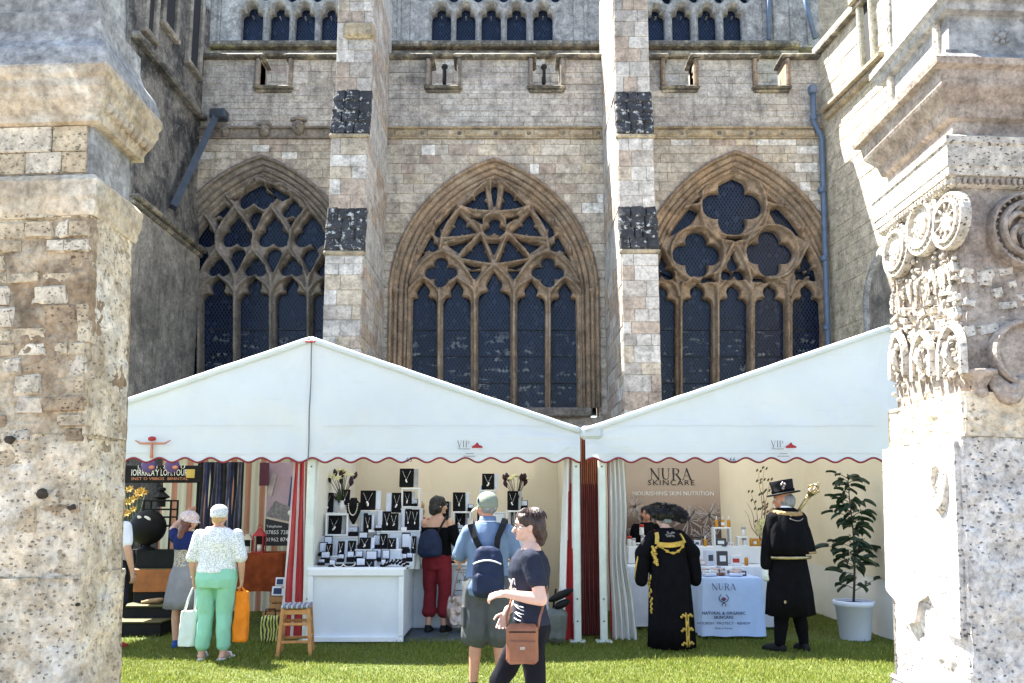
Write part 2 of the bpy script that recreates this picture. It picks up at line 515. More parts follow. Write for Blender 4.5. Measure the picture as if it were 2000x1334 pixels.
ARCHES = [Arch(-5.60, 1.86, 6.20, 2.70), Arch(-.395, 1.86, 6.17, 2.66), Arch(5.02, 1.86, 6.20, 2.80)]
SILL = 3.66
PROF = [(-.05, .34), (-.02, .22), (.02, .19), (.045, .21), (.07, .14), (.10, .115), (.125, .13), (.145, .17), (.165, .10), (.20, .065), (.235, .07), (.26, .11), (.28, .04), (.33, .015), (.365, .02), (.375, -.055), (.41, -.085), (.445, -.06), (.46, .03)]
ARCHMAT = [M['greytan'], M['tan'], M['tan']]

# ---------------------------------------------------------------- signed distance shapes for tracery
def W(px, py):
    p = P(px, py, 17.2); return p.x, p.z
def rpx(px, py): return 17.2 / F_PX / _ray(px, py)[1]
def s_circ(px, py, r):
    cx, cz = W(px, py); k = rpx(px, py) * r
    return lambda X, Z: np.hypot(X - cx, Z - cz) - k
def s_union(*f): return lambda X, Z: np.minimum.reduce([g(X, Z) for g in f])
def s_inter(*f): return lambda X, Z: np.maximum.reduce([g(X, Z) for g in f])
def s_cut(f, *h): return lambda X, Z: np.maximum(f(X, Z), -np.minimum.reduce([g(X, Z) for g in h]))
def s_poly(pts, rnd_=0.0):
    pts = [W(*p) for p in pts]
    area = sum(pts[i][0] * pts[(i + 1) % len(pts)][1] - pts[(i + 1) % len(pts)][0] * pts[i][1] for i in range(len(pts)))
    if area < 0: pts = pts[::-1]
    def f(X, Z):
        d = None; inside = np.ones_like(X, bool)
        for i in range(len(pts)):
            ax, az = pts[i]; bx, bz = pts[(i + 1) % len(pts)]
            ex, ez = bx - ax, bz - az
            t = np.clip(((X - ax) * ex + (Z - az) * ez) / (ex * ex + ez * ez), 0, 1)
            q = np.hypot(X - ax - t * ex, Z - az - t * ez)
            d = q if d is None else np.minimum(d, q)
            inside &= (ex * (Z - az) - ez * (X - ax)) >= 0
        return np.where(inside, -d, d) - rnd_
    return f
def s_foil(px, py, r, n, rot=0.0, k=.5):
    fs = [s_circ(px, py, r * .45)]
    for i in range(n):
        a = rot + 2 * math.pi * i / n
        fs.append(s_circ(px + r * (1 - k) * math.sin(a), py - r * (1 - k) * math.cos(a), r * k))
    return s_union(*fs)
def s_tri(p, cusp=.13):
    """triangle with a stone cusp in the middle of each side"""
    f = s_poly(p, .01); cuts = []
    cx = sum(q[0] for q in p) / len(p); cy = sum(q[1] for q in p) / len(p)
    for i in range(len(p)):
        a = p[i]; b = p[(i + 1) % len(p)]
        L = math.hypot(a[0] - b[0], a[1] - b[1])
        mx, my = (a[0] + b[0]) / 2, (a[1] + b[1]) / 2
        dx, dy = cx - mx, cy - my; q = math.hypot(dx, dy) or 1
        dx /= q; dy /= q
        tx, ty = (b[0] - a[0]) / L, (b[1] - a[1]) / L
        h = L * cusp
        cuts.append(s_poly([(mx - tx * h * .9 - dx * 4, my - ty * h * .9 - dy * 4), (mx + dx * h, my + dy * h), (mx + tx * h * .9 - dx * 4, my + ty * h * .9 - dy * 4)]))
    return s_cut(f, *cuts)
def s_light(x0, x1, ytop, ybot=900, ogee=0):
    """a tall light with a cusped head"""
    w = x1 - x0; c = (x0 + x1) / 2; ys = ytop + w * .70
    body = s_poly([(x0, ys), (x1, ys), (x1, ybot), (x0, ybot)])
    head = s_union(s_circ(c, ytop + w * .25, w * .22), s_circ(c - w * .30, ytop + w * .68, w * .19), s_circ(c + w * .30, ytop + w * .68, w * .19), s_circ(c, ytop + w * .62, w * .26))
    f = s_union(body, head)
    if ogee: f = s_union(f, s_poly([(c, ytop - w * ogee), (c + w * .17, ytop + w * .12), (c - w * .17, ytop + w * .12)]))
    return f

def tracery(arch, holes, cell, mat_, name_parent, zb, zt, x0=None, x1=None, depth=.15, y_front=17.14, scale=.075, ribs=None):
    x0 = arch.cx - arch.a - .06 if x0 is None else x0; x1 = arch.cx + arch.a + .06 if x1 is None else x1
    nx = int((x1 - x0) / cell) + 1; nz = int((zt - zb) / cell) + 1
    X, Z = np.meshgrid(np.linspace(x0, x1, nx), np.linspace(zb, zt, nz))
    D = np.minimum.reduce([h(X, Z) for h in holes])
    if arch.R < 50: D = np.maximum(D - .016, arch.sdf(X, Z) + .035)
    gz, gx = np.gradient(D, (zt - zb) / (nz - 1), (x1 - x0) / (nx - 1))
    gn = gx * gx + gz * gz + 1e-6
    snap = (D < 0) & (D > -1.6 * cell)
    Xs = np.where(snap, X - D * gx / gn, X); Zs = np.where(snap, Z - D * gz / gn, Z)
    Dc = np.clip(D, 0, None) / scale
    q = np.clip(Dc, 0, 1)
    prof = np.where(q < .35, q / .35 * .55, np.where(q < .5, .55 - (q - .35) * .5, .475 + (q - .5) / .5 * .525))
    Y = y_front + depth * (1 - prof)
    if ribs:
        RD = np.full(X.shape, 9.0)
        for pl in ribs:
            for (ax, az), (bx, bz) in zip(pl, pl[1:]):
                ex, ez = bx - ax, bz - az; tt = np.clip(((X - ax) * ex + (Z - az) * ez) / (ex * ex + ez * ez + 1e-9), 0, 1)
                RD = np.minimum(RD, np.hypot(X - ax - tt * ex, Z - az - tt * ez))
        q = np.clip(1 - RD / .052, 0, 1); rib = np.where(q < .45, q / .45 * .7, .7 + .3 * np.sqrt(np.clip((q - .45) / .3, 0, 1)))
        Y = y_front + .145 - .085 * np.where(np.clip(Dc, 0, 1) < .3, np.clip(Dc, 0, 1) / .3, 1.0) - .12 * rib
    ok = (D[:-1, :-1] > -1.2 * cell) & (D[1:, :-1] > -1.2 * cell) & (D[:-1, 1:] > -1.2 * cell) & (D[1:, 1:] > -1.2 * cell)
    dm = np.maximum(np.maximum(D[:-1, :-1], D[1:, :-1]), np.maximum(D[:-1, 1:], D[1:, 1:]))
    A = arch.sdf(X, Z)[:-1, :-1] if arch.R < 50 else np.full(ok.shape, -1.0)
    ok &= (dm > 0) & (A < .05)
    idx = np.arange(nx * nz).reshape(nz, nx)
    js, is_ = np.nonzero(ok)
    faces = np.stack([idx[js, is_], idx[js, is_ + 1], idx[js + 1, is_ + 1], idx[js + 1, is_]], 1)
    verts = np.stack([Xs.ravel(), Y.ravel(), Zs.ravel()], 1)
    # the sides of the stone, behind the edge of every opening
    ec = {}
    for f in faces:
        for k in range(4):
            a, b = int(f[k]), int(f[(k + 1) % 4])
            if (b, a) in ec: del ec[(b, a)]
            else: ec[(a, b)] = 1
    nv = len(verts); back = {}; extra = []; sides = []
    for a, b in ec:
        for k in (a, b):
            if k not in back:
                back[k] = nv + len(extra); p = verts[k]; extra.append((p[0], y_front + depth + .14, p[2]))
        sides.append((b, a, back[a], back[b]))
    verts = np.concatenate([verts, np.array(extra).reshape(-1, 3)])
    allf = [tuple(int(i) for i in f) for f in faces] + sides
    used = sorted({i for f in allf for i in f}); mp = {k: i for i, k in enumerate(used)}
    m = MB(); m.smooth = True
    m.v = [tuple(verts[k]) for k in used]
    for f in allf: m.f.append([mp[i] for i in f]); m.m.append(0); m.sm.append(True)
    m.sm = [True] * len(faces) + [False] * len(sides)
    return m.build('window_tracery', mat_, name_parent)

def panes(holes_c, parent, arch, y=17.40):
    """one pane of leaded glass behind every opening"""
    for k_, (h, (px, py)) in enumerate(holes_c):
        cx, cz = W(px, py); n = 40; pts = []; y = 17.38 + .0011 * k_
        R = np.linspace(0, 4.2, 700)
        for k in range(n):
            a = 2 * math.pi * k / n
            X = cx + R * math.cos(a); Z = cz + R * math.sin(a)
            D = h(X, Z)
            if arch.R < 50: D = np.maximum(D, arch.sdf(X, Z) + .02)
            out = np.nonzero(D > .012)[0]
            r = R[out[0]] if len(out) else .05
            pts.append((cx + r * math.cos(a), cz + r * math.sin(a)))
        m = MB(); m.add([(x, y, z) for x, z in pts], [tuple(range(n))])
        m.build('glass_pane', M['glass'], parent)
    if arch.R < 50:
        pts = arch.path(.40, SILL - .12, 16); m = MB()
        m.add([(x, 17.47, z) for x, z in pts], [tuple(range(len(pts)))])
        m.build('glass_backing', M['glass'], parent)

def mirror_c(px, c): return 2 * c - px
# ---- the middle window: five lights under a curved triangle of bars
c = 965.5
def mB(fn, *a): return fn(*a)
HB = []
for x0, x1, yt, og in ((800, 851, 556, .12), (866, 917, 554, .12), (935, 995, 540, .15), (1012, 1063, 554, .12), (1078, 1131, 556, .12)):
    HB.append((s_light(x0, x1, yt, 900, og), ((x0 + x1) / 2, 690)))
def cr(cx, cy): return 740 + cx / 2.381, 280 + cy / 2.381
def addB(fn, pts, ctr, both=True):
    a = [cr(*p) for p in pts]; HB.append((fn(a), cr(*ctr)))
    if both:
        b = [(mirror_c(p[0], c), p[1]) for p in a]; q = cr(*ctr); HB.append((fn(b), (mirror_c(q[0], c), q[1])))
quat = lambda x, y, r: s_foil(x, y, r, 4, 0, .40)
for xx in (cr(287, 0)[0], mirror_c(cr(287, 0)[0], c)):
    HB.append((quat(xx, cr(0, 597)[1], 30), (xx, cr(0, 597)[1])))
addB(lambda a: s_poly(a, .012), [(425, 592), (468, 592), (443, 628)], (445, 602))
addB(lambda a: s_union(s_circ(a[0][0], a[0][1], 4.5), s_poly(a[1:])), [(537, 190), (537, 180), (550, 205), (546, 262), (537, 296), (528, 262), (524, 205)], (537, 225), False)
addB(s_tri, [(486, 206), (396, 288), (504, 308)], (465, 272))
addB(s_tri, [(372, 328), (322, 430), (452, 416)], (382, 395))
addB(lambda a: s_poly(a, .008), [(428, 340), (476, 346), (478, 374)], (460, 352))
addB(lambda a: s_tri(a, .08), [(328, 472), (428, 450), (372, 502)], (375, 475))
addB(lambda a: s_tri(a, .10), [(472, 444), (388, 532), (512, 552)], (458, 512))
addB(lambda a: s_poly(a, .008), [(512, 458), (556, 458), (534, 508)], (534, 475), False)
addB(lambda a: s_poly(a, .008), [(338, 300), (352, 292), (318, 345), (290, 392), (274, 400), (288, 356)], (312, 340))
p = cr(537, 392); HB.append((s_foil(p[0], p[1], 21, 3, 0, .46), p))
p = cr(232, 468)
for xx in (p[0], mirror_c(p[0], c)): HB.append((s_foil(xx, p[1], 17, 3, 0, .46), (xx, p[1])))
addB(lambda a: s_poly(a, .006), [(268, 378), (284, 382), (280, 430), (262, 420)], (272, 402))
addB(lambda a: s_poly(a, .006), [(186, 505), (208, 508), (176, 545)], (190, 517))
addB(lambda a: s_poly(a, .006), [(400, 556), (470, 574), (432, 580)], (434, 571))
# ---- the left window: a net of pointed daggers
HA = []
def ca(cx, cy): return 360 + cx / 2.9, 280 + cy / 2.9
for x0, x1 in ((-106, 66), (100, 272), (308, 476), (520, 682), (728, 894)):
    a = ca(x0, 0)[0]; b = ca(x1, 0)[0]
    HA.append((s_light(a, b, ca(0, 768)[1], 900, .1), ((a + b) / 2, 650)))
def dagger(cx, cy, w, h):
    """three-lobed body under an ogee point"""
    x, y = ca(cx, cy); w /= 2.9; h /= 2.9
    return s_union(s_circ(x, y - h * .22, w * .27), s_circ(x - w * .24, y + h * .08, w * .25), s_circ(x + w * .24, y + h * .08, w * .25), s_poly([(x, y - h * .62), (x + w * .2, y - h * .3), (x - w * .2, y - h * .3)]), s_poly([(x - w * .2, y), (x + w * .2, y), (x + w * .42, y + h * .2), (x - w * .42, y + h * .2)]))
def under(cx, cy, w, h):
    x, y = ca(cx, cy); w /= 2.9; h /= 2.9
    return s_union(s_circ(x, y - h * .2, w * .42), s_poly([(x - w * .47, y - h * .1), (x + w * .47, y - h * .1), (x, y + h * .62)], .01), s_poly([(x, y - h * .52), (x + w * .2, y - h * .32), (x - w * .2, y - h * .32)]))
for cx in (-8, 190, 398, 606, 812): HA.append((dagger(cx, 705, 125, 100), ca(cx, 702)))
for cx in (84, 296, 503, 712): HA.append((dagger(cx, 520, 180, 190), ca(cx, 515)))
for cx in (84, 298, 503, 712): HA.append((under(cx, 655, 95, 120), ca(cx, 640)))
for cx in (196, 610): HA.append((dagger(cx, 375, 116, 100), ca(cx, 372)))
HA.append((under(400, 430, 78, 100), ca(400, 420)))
for cx in (196, 606): HA.append((s_poly([ca(cx - 16, 432), ca(cx + 16, 432), ca(cx, 470)], .01), ca(cx, 445)))
HA.append((dagger(403, 305, 200, 150), ca(403, 300)))
for sx in (-1, 1):
    q = [(403 + sx * u, v) for u, v in ((65, 238), (80, 236), (185, 300), (150, 318), (112, 312), (95, 270))]
    HA.append((s_poly([ca(*t) for t in q], .01), ca(403 + sx * 122, 287)))
    q = [(403 + sx * u, v) for u, v in ((330, 400), (372, 470), (376, 560), (335, 600), (300, 500))]
    HA.append((s_tri([ca(*t) for t in q], .1), ca(403 + sx * 318, 500)))
# ---- the right window: three four-lobed wheels
HC = []
def cc(cx, cy): return 1180 + cx / 2.382, 260 + cy / 2.382
for x0, x1 in ((200, 330), (370, 500), (540, 668), (710, 842), (885, 1012)):
    a = cc(x0, 0)[0]; b = cc(x1, 0)[0]
    HC.append((s_light(a, b, cc(0, 706)[1], 900, .02), ((a + b) / 2, 650)))
for cx, cy, r in ((598, 334, 138), (432, 562, 108), (772, 556, 108)):
    x, y = cc(cx, cy); HC.append((s_foil(x, y, r / 2.382, 4, 0, .44), (x, y)))
for sx in (-1, 1):
    def cm(u, v): return cc(604 + sx * u, v)
    HC.append((s_poly([cm(170, 362), cm(205, 346), (cm(250, 360)), cm(300, 420), cm(338, 492), cm(270, 455), cm(200, 412)], .012), cm(235, 395)))
    HC.append((s_poly([cm(160, 300), cm(190, 285), cm(205, 318), cm(172, 322)], .008), cm(182, 306)))
    HC.append((s_poly([cm(88, 690), cm(150, 690), cm(140, 672), cm(105, 668)], .006), cm(120, 682)))
    x, y = cm(340, 640)
    HC.append((s_union(s_circ(x, y - 14, 11), s_circ(x - 13, y + 6, 12), s_circ(x + 13, y + 6, 12), s_poly([(x, y - 40), (x + 9, y - 14), (x - 9, y - 14)])), (x, y - 4)))
x, y = cc(602, 640)
HC.append((s_union(s_circ(x, y - 12, 10), s_circ(x - 12, y + 8, 11), s_circ(x + 12, y + 8, 11), s_poly([(x, y - 36), (x + 8, y - 12), (x - 8, y - 12)])), (x, y - 4)))
HC.append((s_poly([cc(570, 488), cc(638, 488), cc(604, 505)], .005), cc(604, 493)))

def crv(f, pts, both=None, n=5):
    """a smooth curve through window points; BOTH mirrors it about that x"""
    out = []
    P_ = [pts[0]] + list(pts) + [pts[-1]]
    for i in range(1, len(P_) - 2):
        p0, p1, p2, p3 = (np.array(q, float) for q in P_[i - 1:i + 3])
        for k in range(n):
            t = k / n; out.append(tuple(.5 * ((2 * p1) + (p2 - p0) * t + (2 * p0 - 5 * p1 + 4 * p2 - p3) * t * t + (3 * p1 - p0 - 3 * p2 + p3) * t ** 3)))
    out.append(tuple(pts[-1]))
    px = [f(*q) for q in out]
    r = [[W(*q) for q in px]]
    if both is not None: r.append([W(2 * both - q[0], q[1]) for q in px])
    return r
def rng(f, cx, cy, r): return [[W(*f(cx + r * math.cos(a), cy + r * math.sin(a))) for a in [2 * math.pi * i / 32 for i in range(33)]]]
RA, RB, RC = [], [], []
for q in ([(128, 1300), (128, 715), (150, 640), (205, 555), (287, 507), (365, 545), (420, 615), (445, 700), (445, 1300)], [(281, 1300), (281, 700), (300, 672), (362, 628)], [(128, 712), (150, 672), (205, 628), (262, 672), (281, 700)], [(362, 628), (425, 668), (445, 705)],
          [(445, 700), (470, 632), (537, 568)], [(285, 500), (296, 430), (335, 355), (400, 285), (452, 225), (537, 148)], [(285, 497), (400, 545), (537, 568)], [(372, 297), (450, 318), (537, 322)], [(300, 446), (390, 440), (470, 425), (537, 425)],
          [(372, 297), (430, 335), (482, 398)], [(474, 425), (420, 470), (375, 528)], [(478, 430), (505, 490), (535, 565)], [(518, 180), (528, 250), (534, 320)], [(300, 470), (350, 462), (400, 500)], [(185, 510), (190, 440), (240, 400), (285, 410)], [(285, 410), (262, 350), (300, 320)]):
    RB += crv(cr, q, c)
RB += rng(cr, 537, 392, 62)
for x in (128, 281, 445): pass
for q in ([(356, 1300), (356, 760), (380, 700), (432, 672), (500, 705), (525, 760), (525, 1300)], [(525, 760), (540, 640), (604, 505)], [(525, 750), (550, 700), (604, 672)], [(345, 760), (320, 640), (262, 522)], [(345, 755), (320, 700), (262, 672)], [(262, 522), (200, 640), (190, 760)], [(300, 470), (270, 400), (330, 360), (420, 340), (448, 330)], [(470, 215), (420, 262), (380, 330)], [(448, 370), (470, 440), (540, 500), (604, 510)]):
    RC += crv(cc, q, cc(604, 0)[0])
for x, y, r in ((598, 334, 152), (432, 562, 124), (776, 556, 124)): RC += rng(cc, x, y, r)
for x in (-121, 86, 290, 492, 705, 912): RA += crv(ca, [(x, 1400), (x, 850)])
for x in (-121, 86, 290, 492, 705):
    for q in ([(x, 850), (x + 12, 740), (x + 100, 600)], [(x + 207, 850), (x + 195, 740), (x + 100, 600)], [(x, 850), (x + 40, 790), (x + 102, 762), (x + 165, 790), (x + 207, 850)]): RA += crv(ca, q)
for x in (-18, 188, 392, 598, 808):
    for q in ([(x, 600), (x + 14, 490), (x + 104, 362)], [(x, 600), (x - 14, 490), (x - 102, 362)]): RA += crv(ca, q)
for q in ([(296, 362), (240, 300), (190, 272)], [(296, 362), (345, 390), (400, 352)], [(296, 362), (330, 300), (400, 190)], [(92, 362), (130, 310), (190, 272)], [(190, 272), (250, 235), (300, 240), (400, 190)]): RA += crv(ca, q, ca(400, 0)[0])
WIN = []
for k, (ar, hs) in enumerate(zip(ARCHES, (HA, HB, HC))):
    fr = MB(); fr.smooth = False
    n = len(ar.path(0, SILL))
    paths = [ar.path(d, SILL) for d, _ in PROF]
    rings = []
    for (d, y), pth in zip(PROF, paths): rings.append([(x, YF + y, z) for x, z in pth])
    fr.rings(rings, False, False)
    win = fr.build('window', ARCHMAT[k], cathedral)
    if k == 0: win['label'] = 'left window, partly hidden, with net tracery of pointed daggers'
    if k == 1: win['label'] = 'middle window with a curved triangle of bars over five lights'
    if k == 2: win['label'] = 'right window with three four-lobed wheels over its lights'
    tracery(ar, [h for h, _ in hs], .017, ARCHMAT[k], win, SILL, ar.zs + ar.rise + .06, ribs=(RA, RB, RC)[k])
    panes(hs, win, ar)
    sl = MB(); sl.box((ar.cx, YF + .14, SILL - .1), (2 * ar.a + .5, .5, .2), .03); sl.build('sill', M['greytan'], win)
    # small capitals where the arch springs
    for sx in (-1, 1):
        cp = MB()
        cp.lathe([(.03, -.35), (.035, -.1), (.04, -.06), (.075, .0), (.085, .02), (.085, .06), (.03, .08)], (ar.cx + sx * (ar.a + .30), YF - .01, ar.zs + .05), 10)
        cp.tube([(ar.cx + sx * (ar.a + .30), YF, SILL), (ar.cx + sx * (ar.a + .30), YF, ar.zs - .2)], .035, 8)
        cp.build('shaft_capital', ARCHMAT[k], win)
    for li, (h_, (px_, py_)) in enumerate(hs[:5]):        # iron bars across the tall lights
        for z_ in (4.25, 4.85, 5.45):
            xm_ = W(px_, py_)[0]
            if abs(xm_ - ar.cx) > ar.a: continue
            sb = MB(); sb.tube([(xm_ - .31, 17.37, z_), (xm_ + .31, 17.37, z_)], .009, 5); sb.build('saddle_bar', M['hole'], win)
    WIN.append(win)

# ---------------------------------------------------------------- aisle wall, string course, battlements
BAYS = [(-7.15, -3.45, ARCHES[0]), (-2.82, 2.06, ARCHES[1]), (2.70, 7.1, ARCHES[2])]
ZTOP = 10.62; ZCREN = 10.92; ZMER = 11.66; ZSTR = (9.75, 10.03)
CREN = [[(-5.72, -5.08)], [(-1.86, -1.25), (.47, 1.09)], [(3.47, 4.12), (5.56, 6.2)]]
for k, (xa, xb, ar) in enumerate(BAYS):
    m = MB(); off = .405; n = 34
    L, R = ar.cx - ar.a - off, ar.cx + ar.a + off
    if L > xa: m.box(((xa + L) / 2, YF + .35, ZCREN / 2), (L - xa, .7, ZCREN))
    if R < xb: m.box(((xb + R) / 2, YF + .35, ZCREN / 2), (xb - R, .7, ZCREN))
    e = [max(xa, L) + (min(xb, R) - max(xa, L)) * i / n for i in range(n + 1)]
    for i in range(n):
        xm = (e[i] + e[i + 1]) / 2; d = abs(xm - ar.cx); q = (ar.R + off) ** 2 - (d + ar.R - ar.a) ** 2
        zz = ar.zs + math.sqrt(max(q, 0))
        m.box((xm, YF + .35, (zz + ZCREN) / 2), (e[i + 1] - e[i], .7, ZCREN - zz))
    m.build('aisle_wall', M['mortar'], cathedral)
    m = MB(); m.box(((e[0] + e[-1]) / 2, YF + .36, SILL / 2 - .1), (e[-1] - e[0], .66, SILL - .2)); m.build('wall_below_window', M['mortar'], cathedral)
    hood = .44
    def blocked(z0, z1, ar=ar):
        zm = (z0 + z1) / 2; h = max(ar.half(z0, hood), ar.half(z1, hood) if ar.half(z1, hood) > 0 else 0)
        return [(ar.cx - h, ar.cx + h)] if h > 0 else []
    tw = lambda u, d, z: Vector((u, YF + d, z))
    lay(WALLS, tw, xa, xb, 3.5, ZSTR[0], .21, .44, blocked, seed=20 + k)
    lay(UPPER, tw, xa, xb, ZSTR[1], ZCREN, .155, .62, None, seed=30 + k, out=.012)
    cr_ = CREN[k]
    lay(UPPER, tw, xa, xb, ZCREN, ZMER, .15, .6, lambda a, b, cr_=cr_: cr_, seed=40 + k, out=.012)
    ed = [xa] + [v for c_ in cr_ for v in c_] + [xb]
    for i in range(0, len(ed), 2):
        a, b = ed[i], ed[i + 1]
        mm = MB(); mm.box(((a + b) / 2, YF + .22, (ZCREN + ZMER) / 2), (b - a, .44, ZMER - ZCREN)); mm.build('merlon', M['mortar'], cathedral)
        cp = MB(); a2 = a - (.09 if i else 0); b2 = b + (.09 if i + 2 < len(ed) else 0)
        cp.box(((a2 + b2) / 2, YF + .17, ZMER + .04), (b2 - a2, .66, .08), .03)
        cp.box(((a2 + b2) / 2, YF + .17, ZMER + .115), (b2 - a2 - .06, .46, .07), .03)
        cp.build('coping', M['coping'], cathedral)
    for a, b in cr_:
        s2 = MB(); s2.box(((a + b) / 2, YF + .17, ZCREN + .035), (b - a + .26, .62, .07), .03); s2.box(((a + b) / 2, YF + .1, ZCREN - .035), (b - a + .18, .36, .07), .03)
        s2.build('crenel_sill', M['coping'], cathedral)
        for q in (a - .05, b + .05):
            j = MB(); j.box((q, YF + .12, (ZCREN + ZMER) / 2 + .03), (.10, .5, ZMER - ZCREN - .08), .03)
            j.build('crenel_jamb', M['tan' if k == 2 else 'greytan'], cathedral)
    # string course with sunk panels and carved bosses
    sc = MB()
    sc.box(((xa + xb) / 2, YF - .02, ZSTR[1] - .025), (xb - xa, .16, .05), .02)
    sc.box(((xa + xb) / 2, YF - .01, ZSTR[0] + .02), (xb - xa, .12, .04), .02)
    sc.box(((xa + xb) / 2, YF + .02, (ZSTR[0] + ZSTR[1]) / 2), (xb - xa, .1, .24))
    sco = sc.build('string_course', M['band'] if k else M['greytan'], cathedral)
    if k:
        x = xa + .18 * k; r = random.Random(k)
        while x < xb - .6:
            w = r.uniform(.5, .66); pn = MB()
            pn.box((x + w / 2, YF - .035, (ZSTR[0] + ZSTR[1]) / 2 - .005), (w, .07, .15), .034); pn.build('panel', M['band'], sco)
            hl = MB(); hl.ball((x + w + .10, YF - .03, (ZSTR[0] + ZSTR[1]) / 2 - .01), (.05, .035, .045), 8, 5); hl.build('weathered_boss', M['coping'], sco)
            x += w + .2
for px, py, w in ((440, 258, .20), (516, 256, .26), (583, 249, .30)):
    p = P(px, py, YF - .06); b = MB(); b.smooth = True
    b.ball(p, (w / 2, .13, w * .58), 10, 7); b.ball(p + Vector((0, -.1, -.03)), (w * .16, .06, w * .22), 8, 5)
    for sx in (-1, 1): b.ball(p + Vector((sx * w * .3, -.08, w * .15)), (w * .14, .06, w * .14), 8, 5)
    b.lathe([(w * .62, -.03), (w * .66, .0), (w * .5, .05)], p + Vector((0, 0, w * .6)), 10, sy=.5)
    b.build('carved_head', M['greytan'], cathedral)
for px in (868, 1062):
    sp = MB(); p = P(px, 150, 17.35); sp.box(p, (.09, .12, .36), .02); sp.ball(p + Vector((0, -.02, .24)), (.08, .06, .08), 8, 6)
    sp.build('water_spout', M['hole'], cathedral)

# ---------------------------------------------------------------- clerestory behind the battlements
YC = 19.0
cm_ = MB(); cm_.box((1.2, YC + .6, 13.2), (19, .3, 4.6)); cm_.build('clerestory_wall', M['butt_i'], cathedral)
lg = MB(); lg.box((-.2, YC - .08, 13.17), (15.0, .35, .16), .04); lg.box((-.2, YC - .02, 12.98), (15.0, .22, .16), .04); lg.build('clerestory_ledge', M['coping'], cathedral)
lw_ = MB(); lw_.box((-.2, YC + .25, 11.45), (15.0, .4, 2.94)); lw_.build('clerestory_base', M['mortar'], cathedral)
lay(WALLS, lambda u, d, z: Vector((u, YC + .05 + d, z)), -7.6, 7.4, 11.0, 12.9, .24, .6, seed=77)
flat = Arch(0, 1, 6, 1.2); flat.R = 99
kk = 19.0 / 17.2
for lights, xs in (((468, 510), (523, 562), (573, 612), (624, 662)), (430, 700)), (((842, 880), (890, 928), (940, 978), (990, 1028), (1042, 1080)), (800, 1120)), (((1266, 1300), (1315, 1352), (1366, 1402), (1416, 1452)), (1240, 1490)):
    hs = []
    for a, b in lights:
        p0 = P(a, 40, YC); p1 = P(b, 40, YC); x0, x1 = p0.x, p1.x; w = x1 - x0; cx = (x0 + x1) / 2; zs = P(0, 30, YC).z
        def hl(X, Z, x0=x0, x1=x1, w=w, cx=cx, zs=zs):
            body = np.maximum(np.maximum(x0 - X, X - x1), np.maximum(13.24 - Z, Z - zs))
            hd = np.minimum.reduce([np.hypot(X - cx, Z - zs - w * .42) - w * .25, np.hypot(X - cx + w * .25, Z - zs - w * .05) - w * .25, np.hypot(X - cx - w * .25, Z - zs - w * .05) - w * .25])
            return np.minimum(body, hd)
        hs.append(hl)
        hs.append(lambda X, Z, cx=cx + w * .65, zs=zs, w=w: np.hypot((X - cx) * 1.4, Z - zs - w * 1.25) - w * .36)
    xa, xb = P(xs[0], 40, YC).x, P(xs[1], 40, YC).x
    cw = MB(); cw.box(((xa + xb) / 2, YC + .33, 14.3), (xb - xa, .02, 2.2))
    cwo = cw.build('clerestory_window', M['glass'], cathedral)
    tracery(flat, hs, .022, M['greycap'], cwo, 13.2, 15.4, xa, xb, .14, YC + .02, .07)
# plain masonry between the upper windows
for a, b in ((385, 430), (700, 800), (1120, 1240), (1490, 1600)):
    xa, xb = P(a, 40, YC).x, P(b, 40, YC).x
    m = MB(); m.box(((xa + xb) / 2, YC + .2, 14.3), (xb - xa, .4, 2.2)); m.build('clerestory_pier', M['greycap'], cathedral)
    r = random.Random(a)
    for i in range(3):
        x = xa + (xb - xa) * (.2 + .3 * i); t = MB(); t.tube([(x, YC - .02, 13.25), (x, YC - .02, 15.4)], .05, 8); t.build('shaft', M['greycap'], cathedral)
# the dark lead roof of the aisle behind the battlements
rf = MB(); rf.add([(-7.6, 17.45, 10.85), (7.4, 17.45, 10.85), (7.4, 19.2, 11.6), (-7.6, 19.2, 11.6)], [(0, 1, 2, 3)]); rf.build('aisle_roof', M['lead'], cathedral)

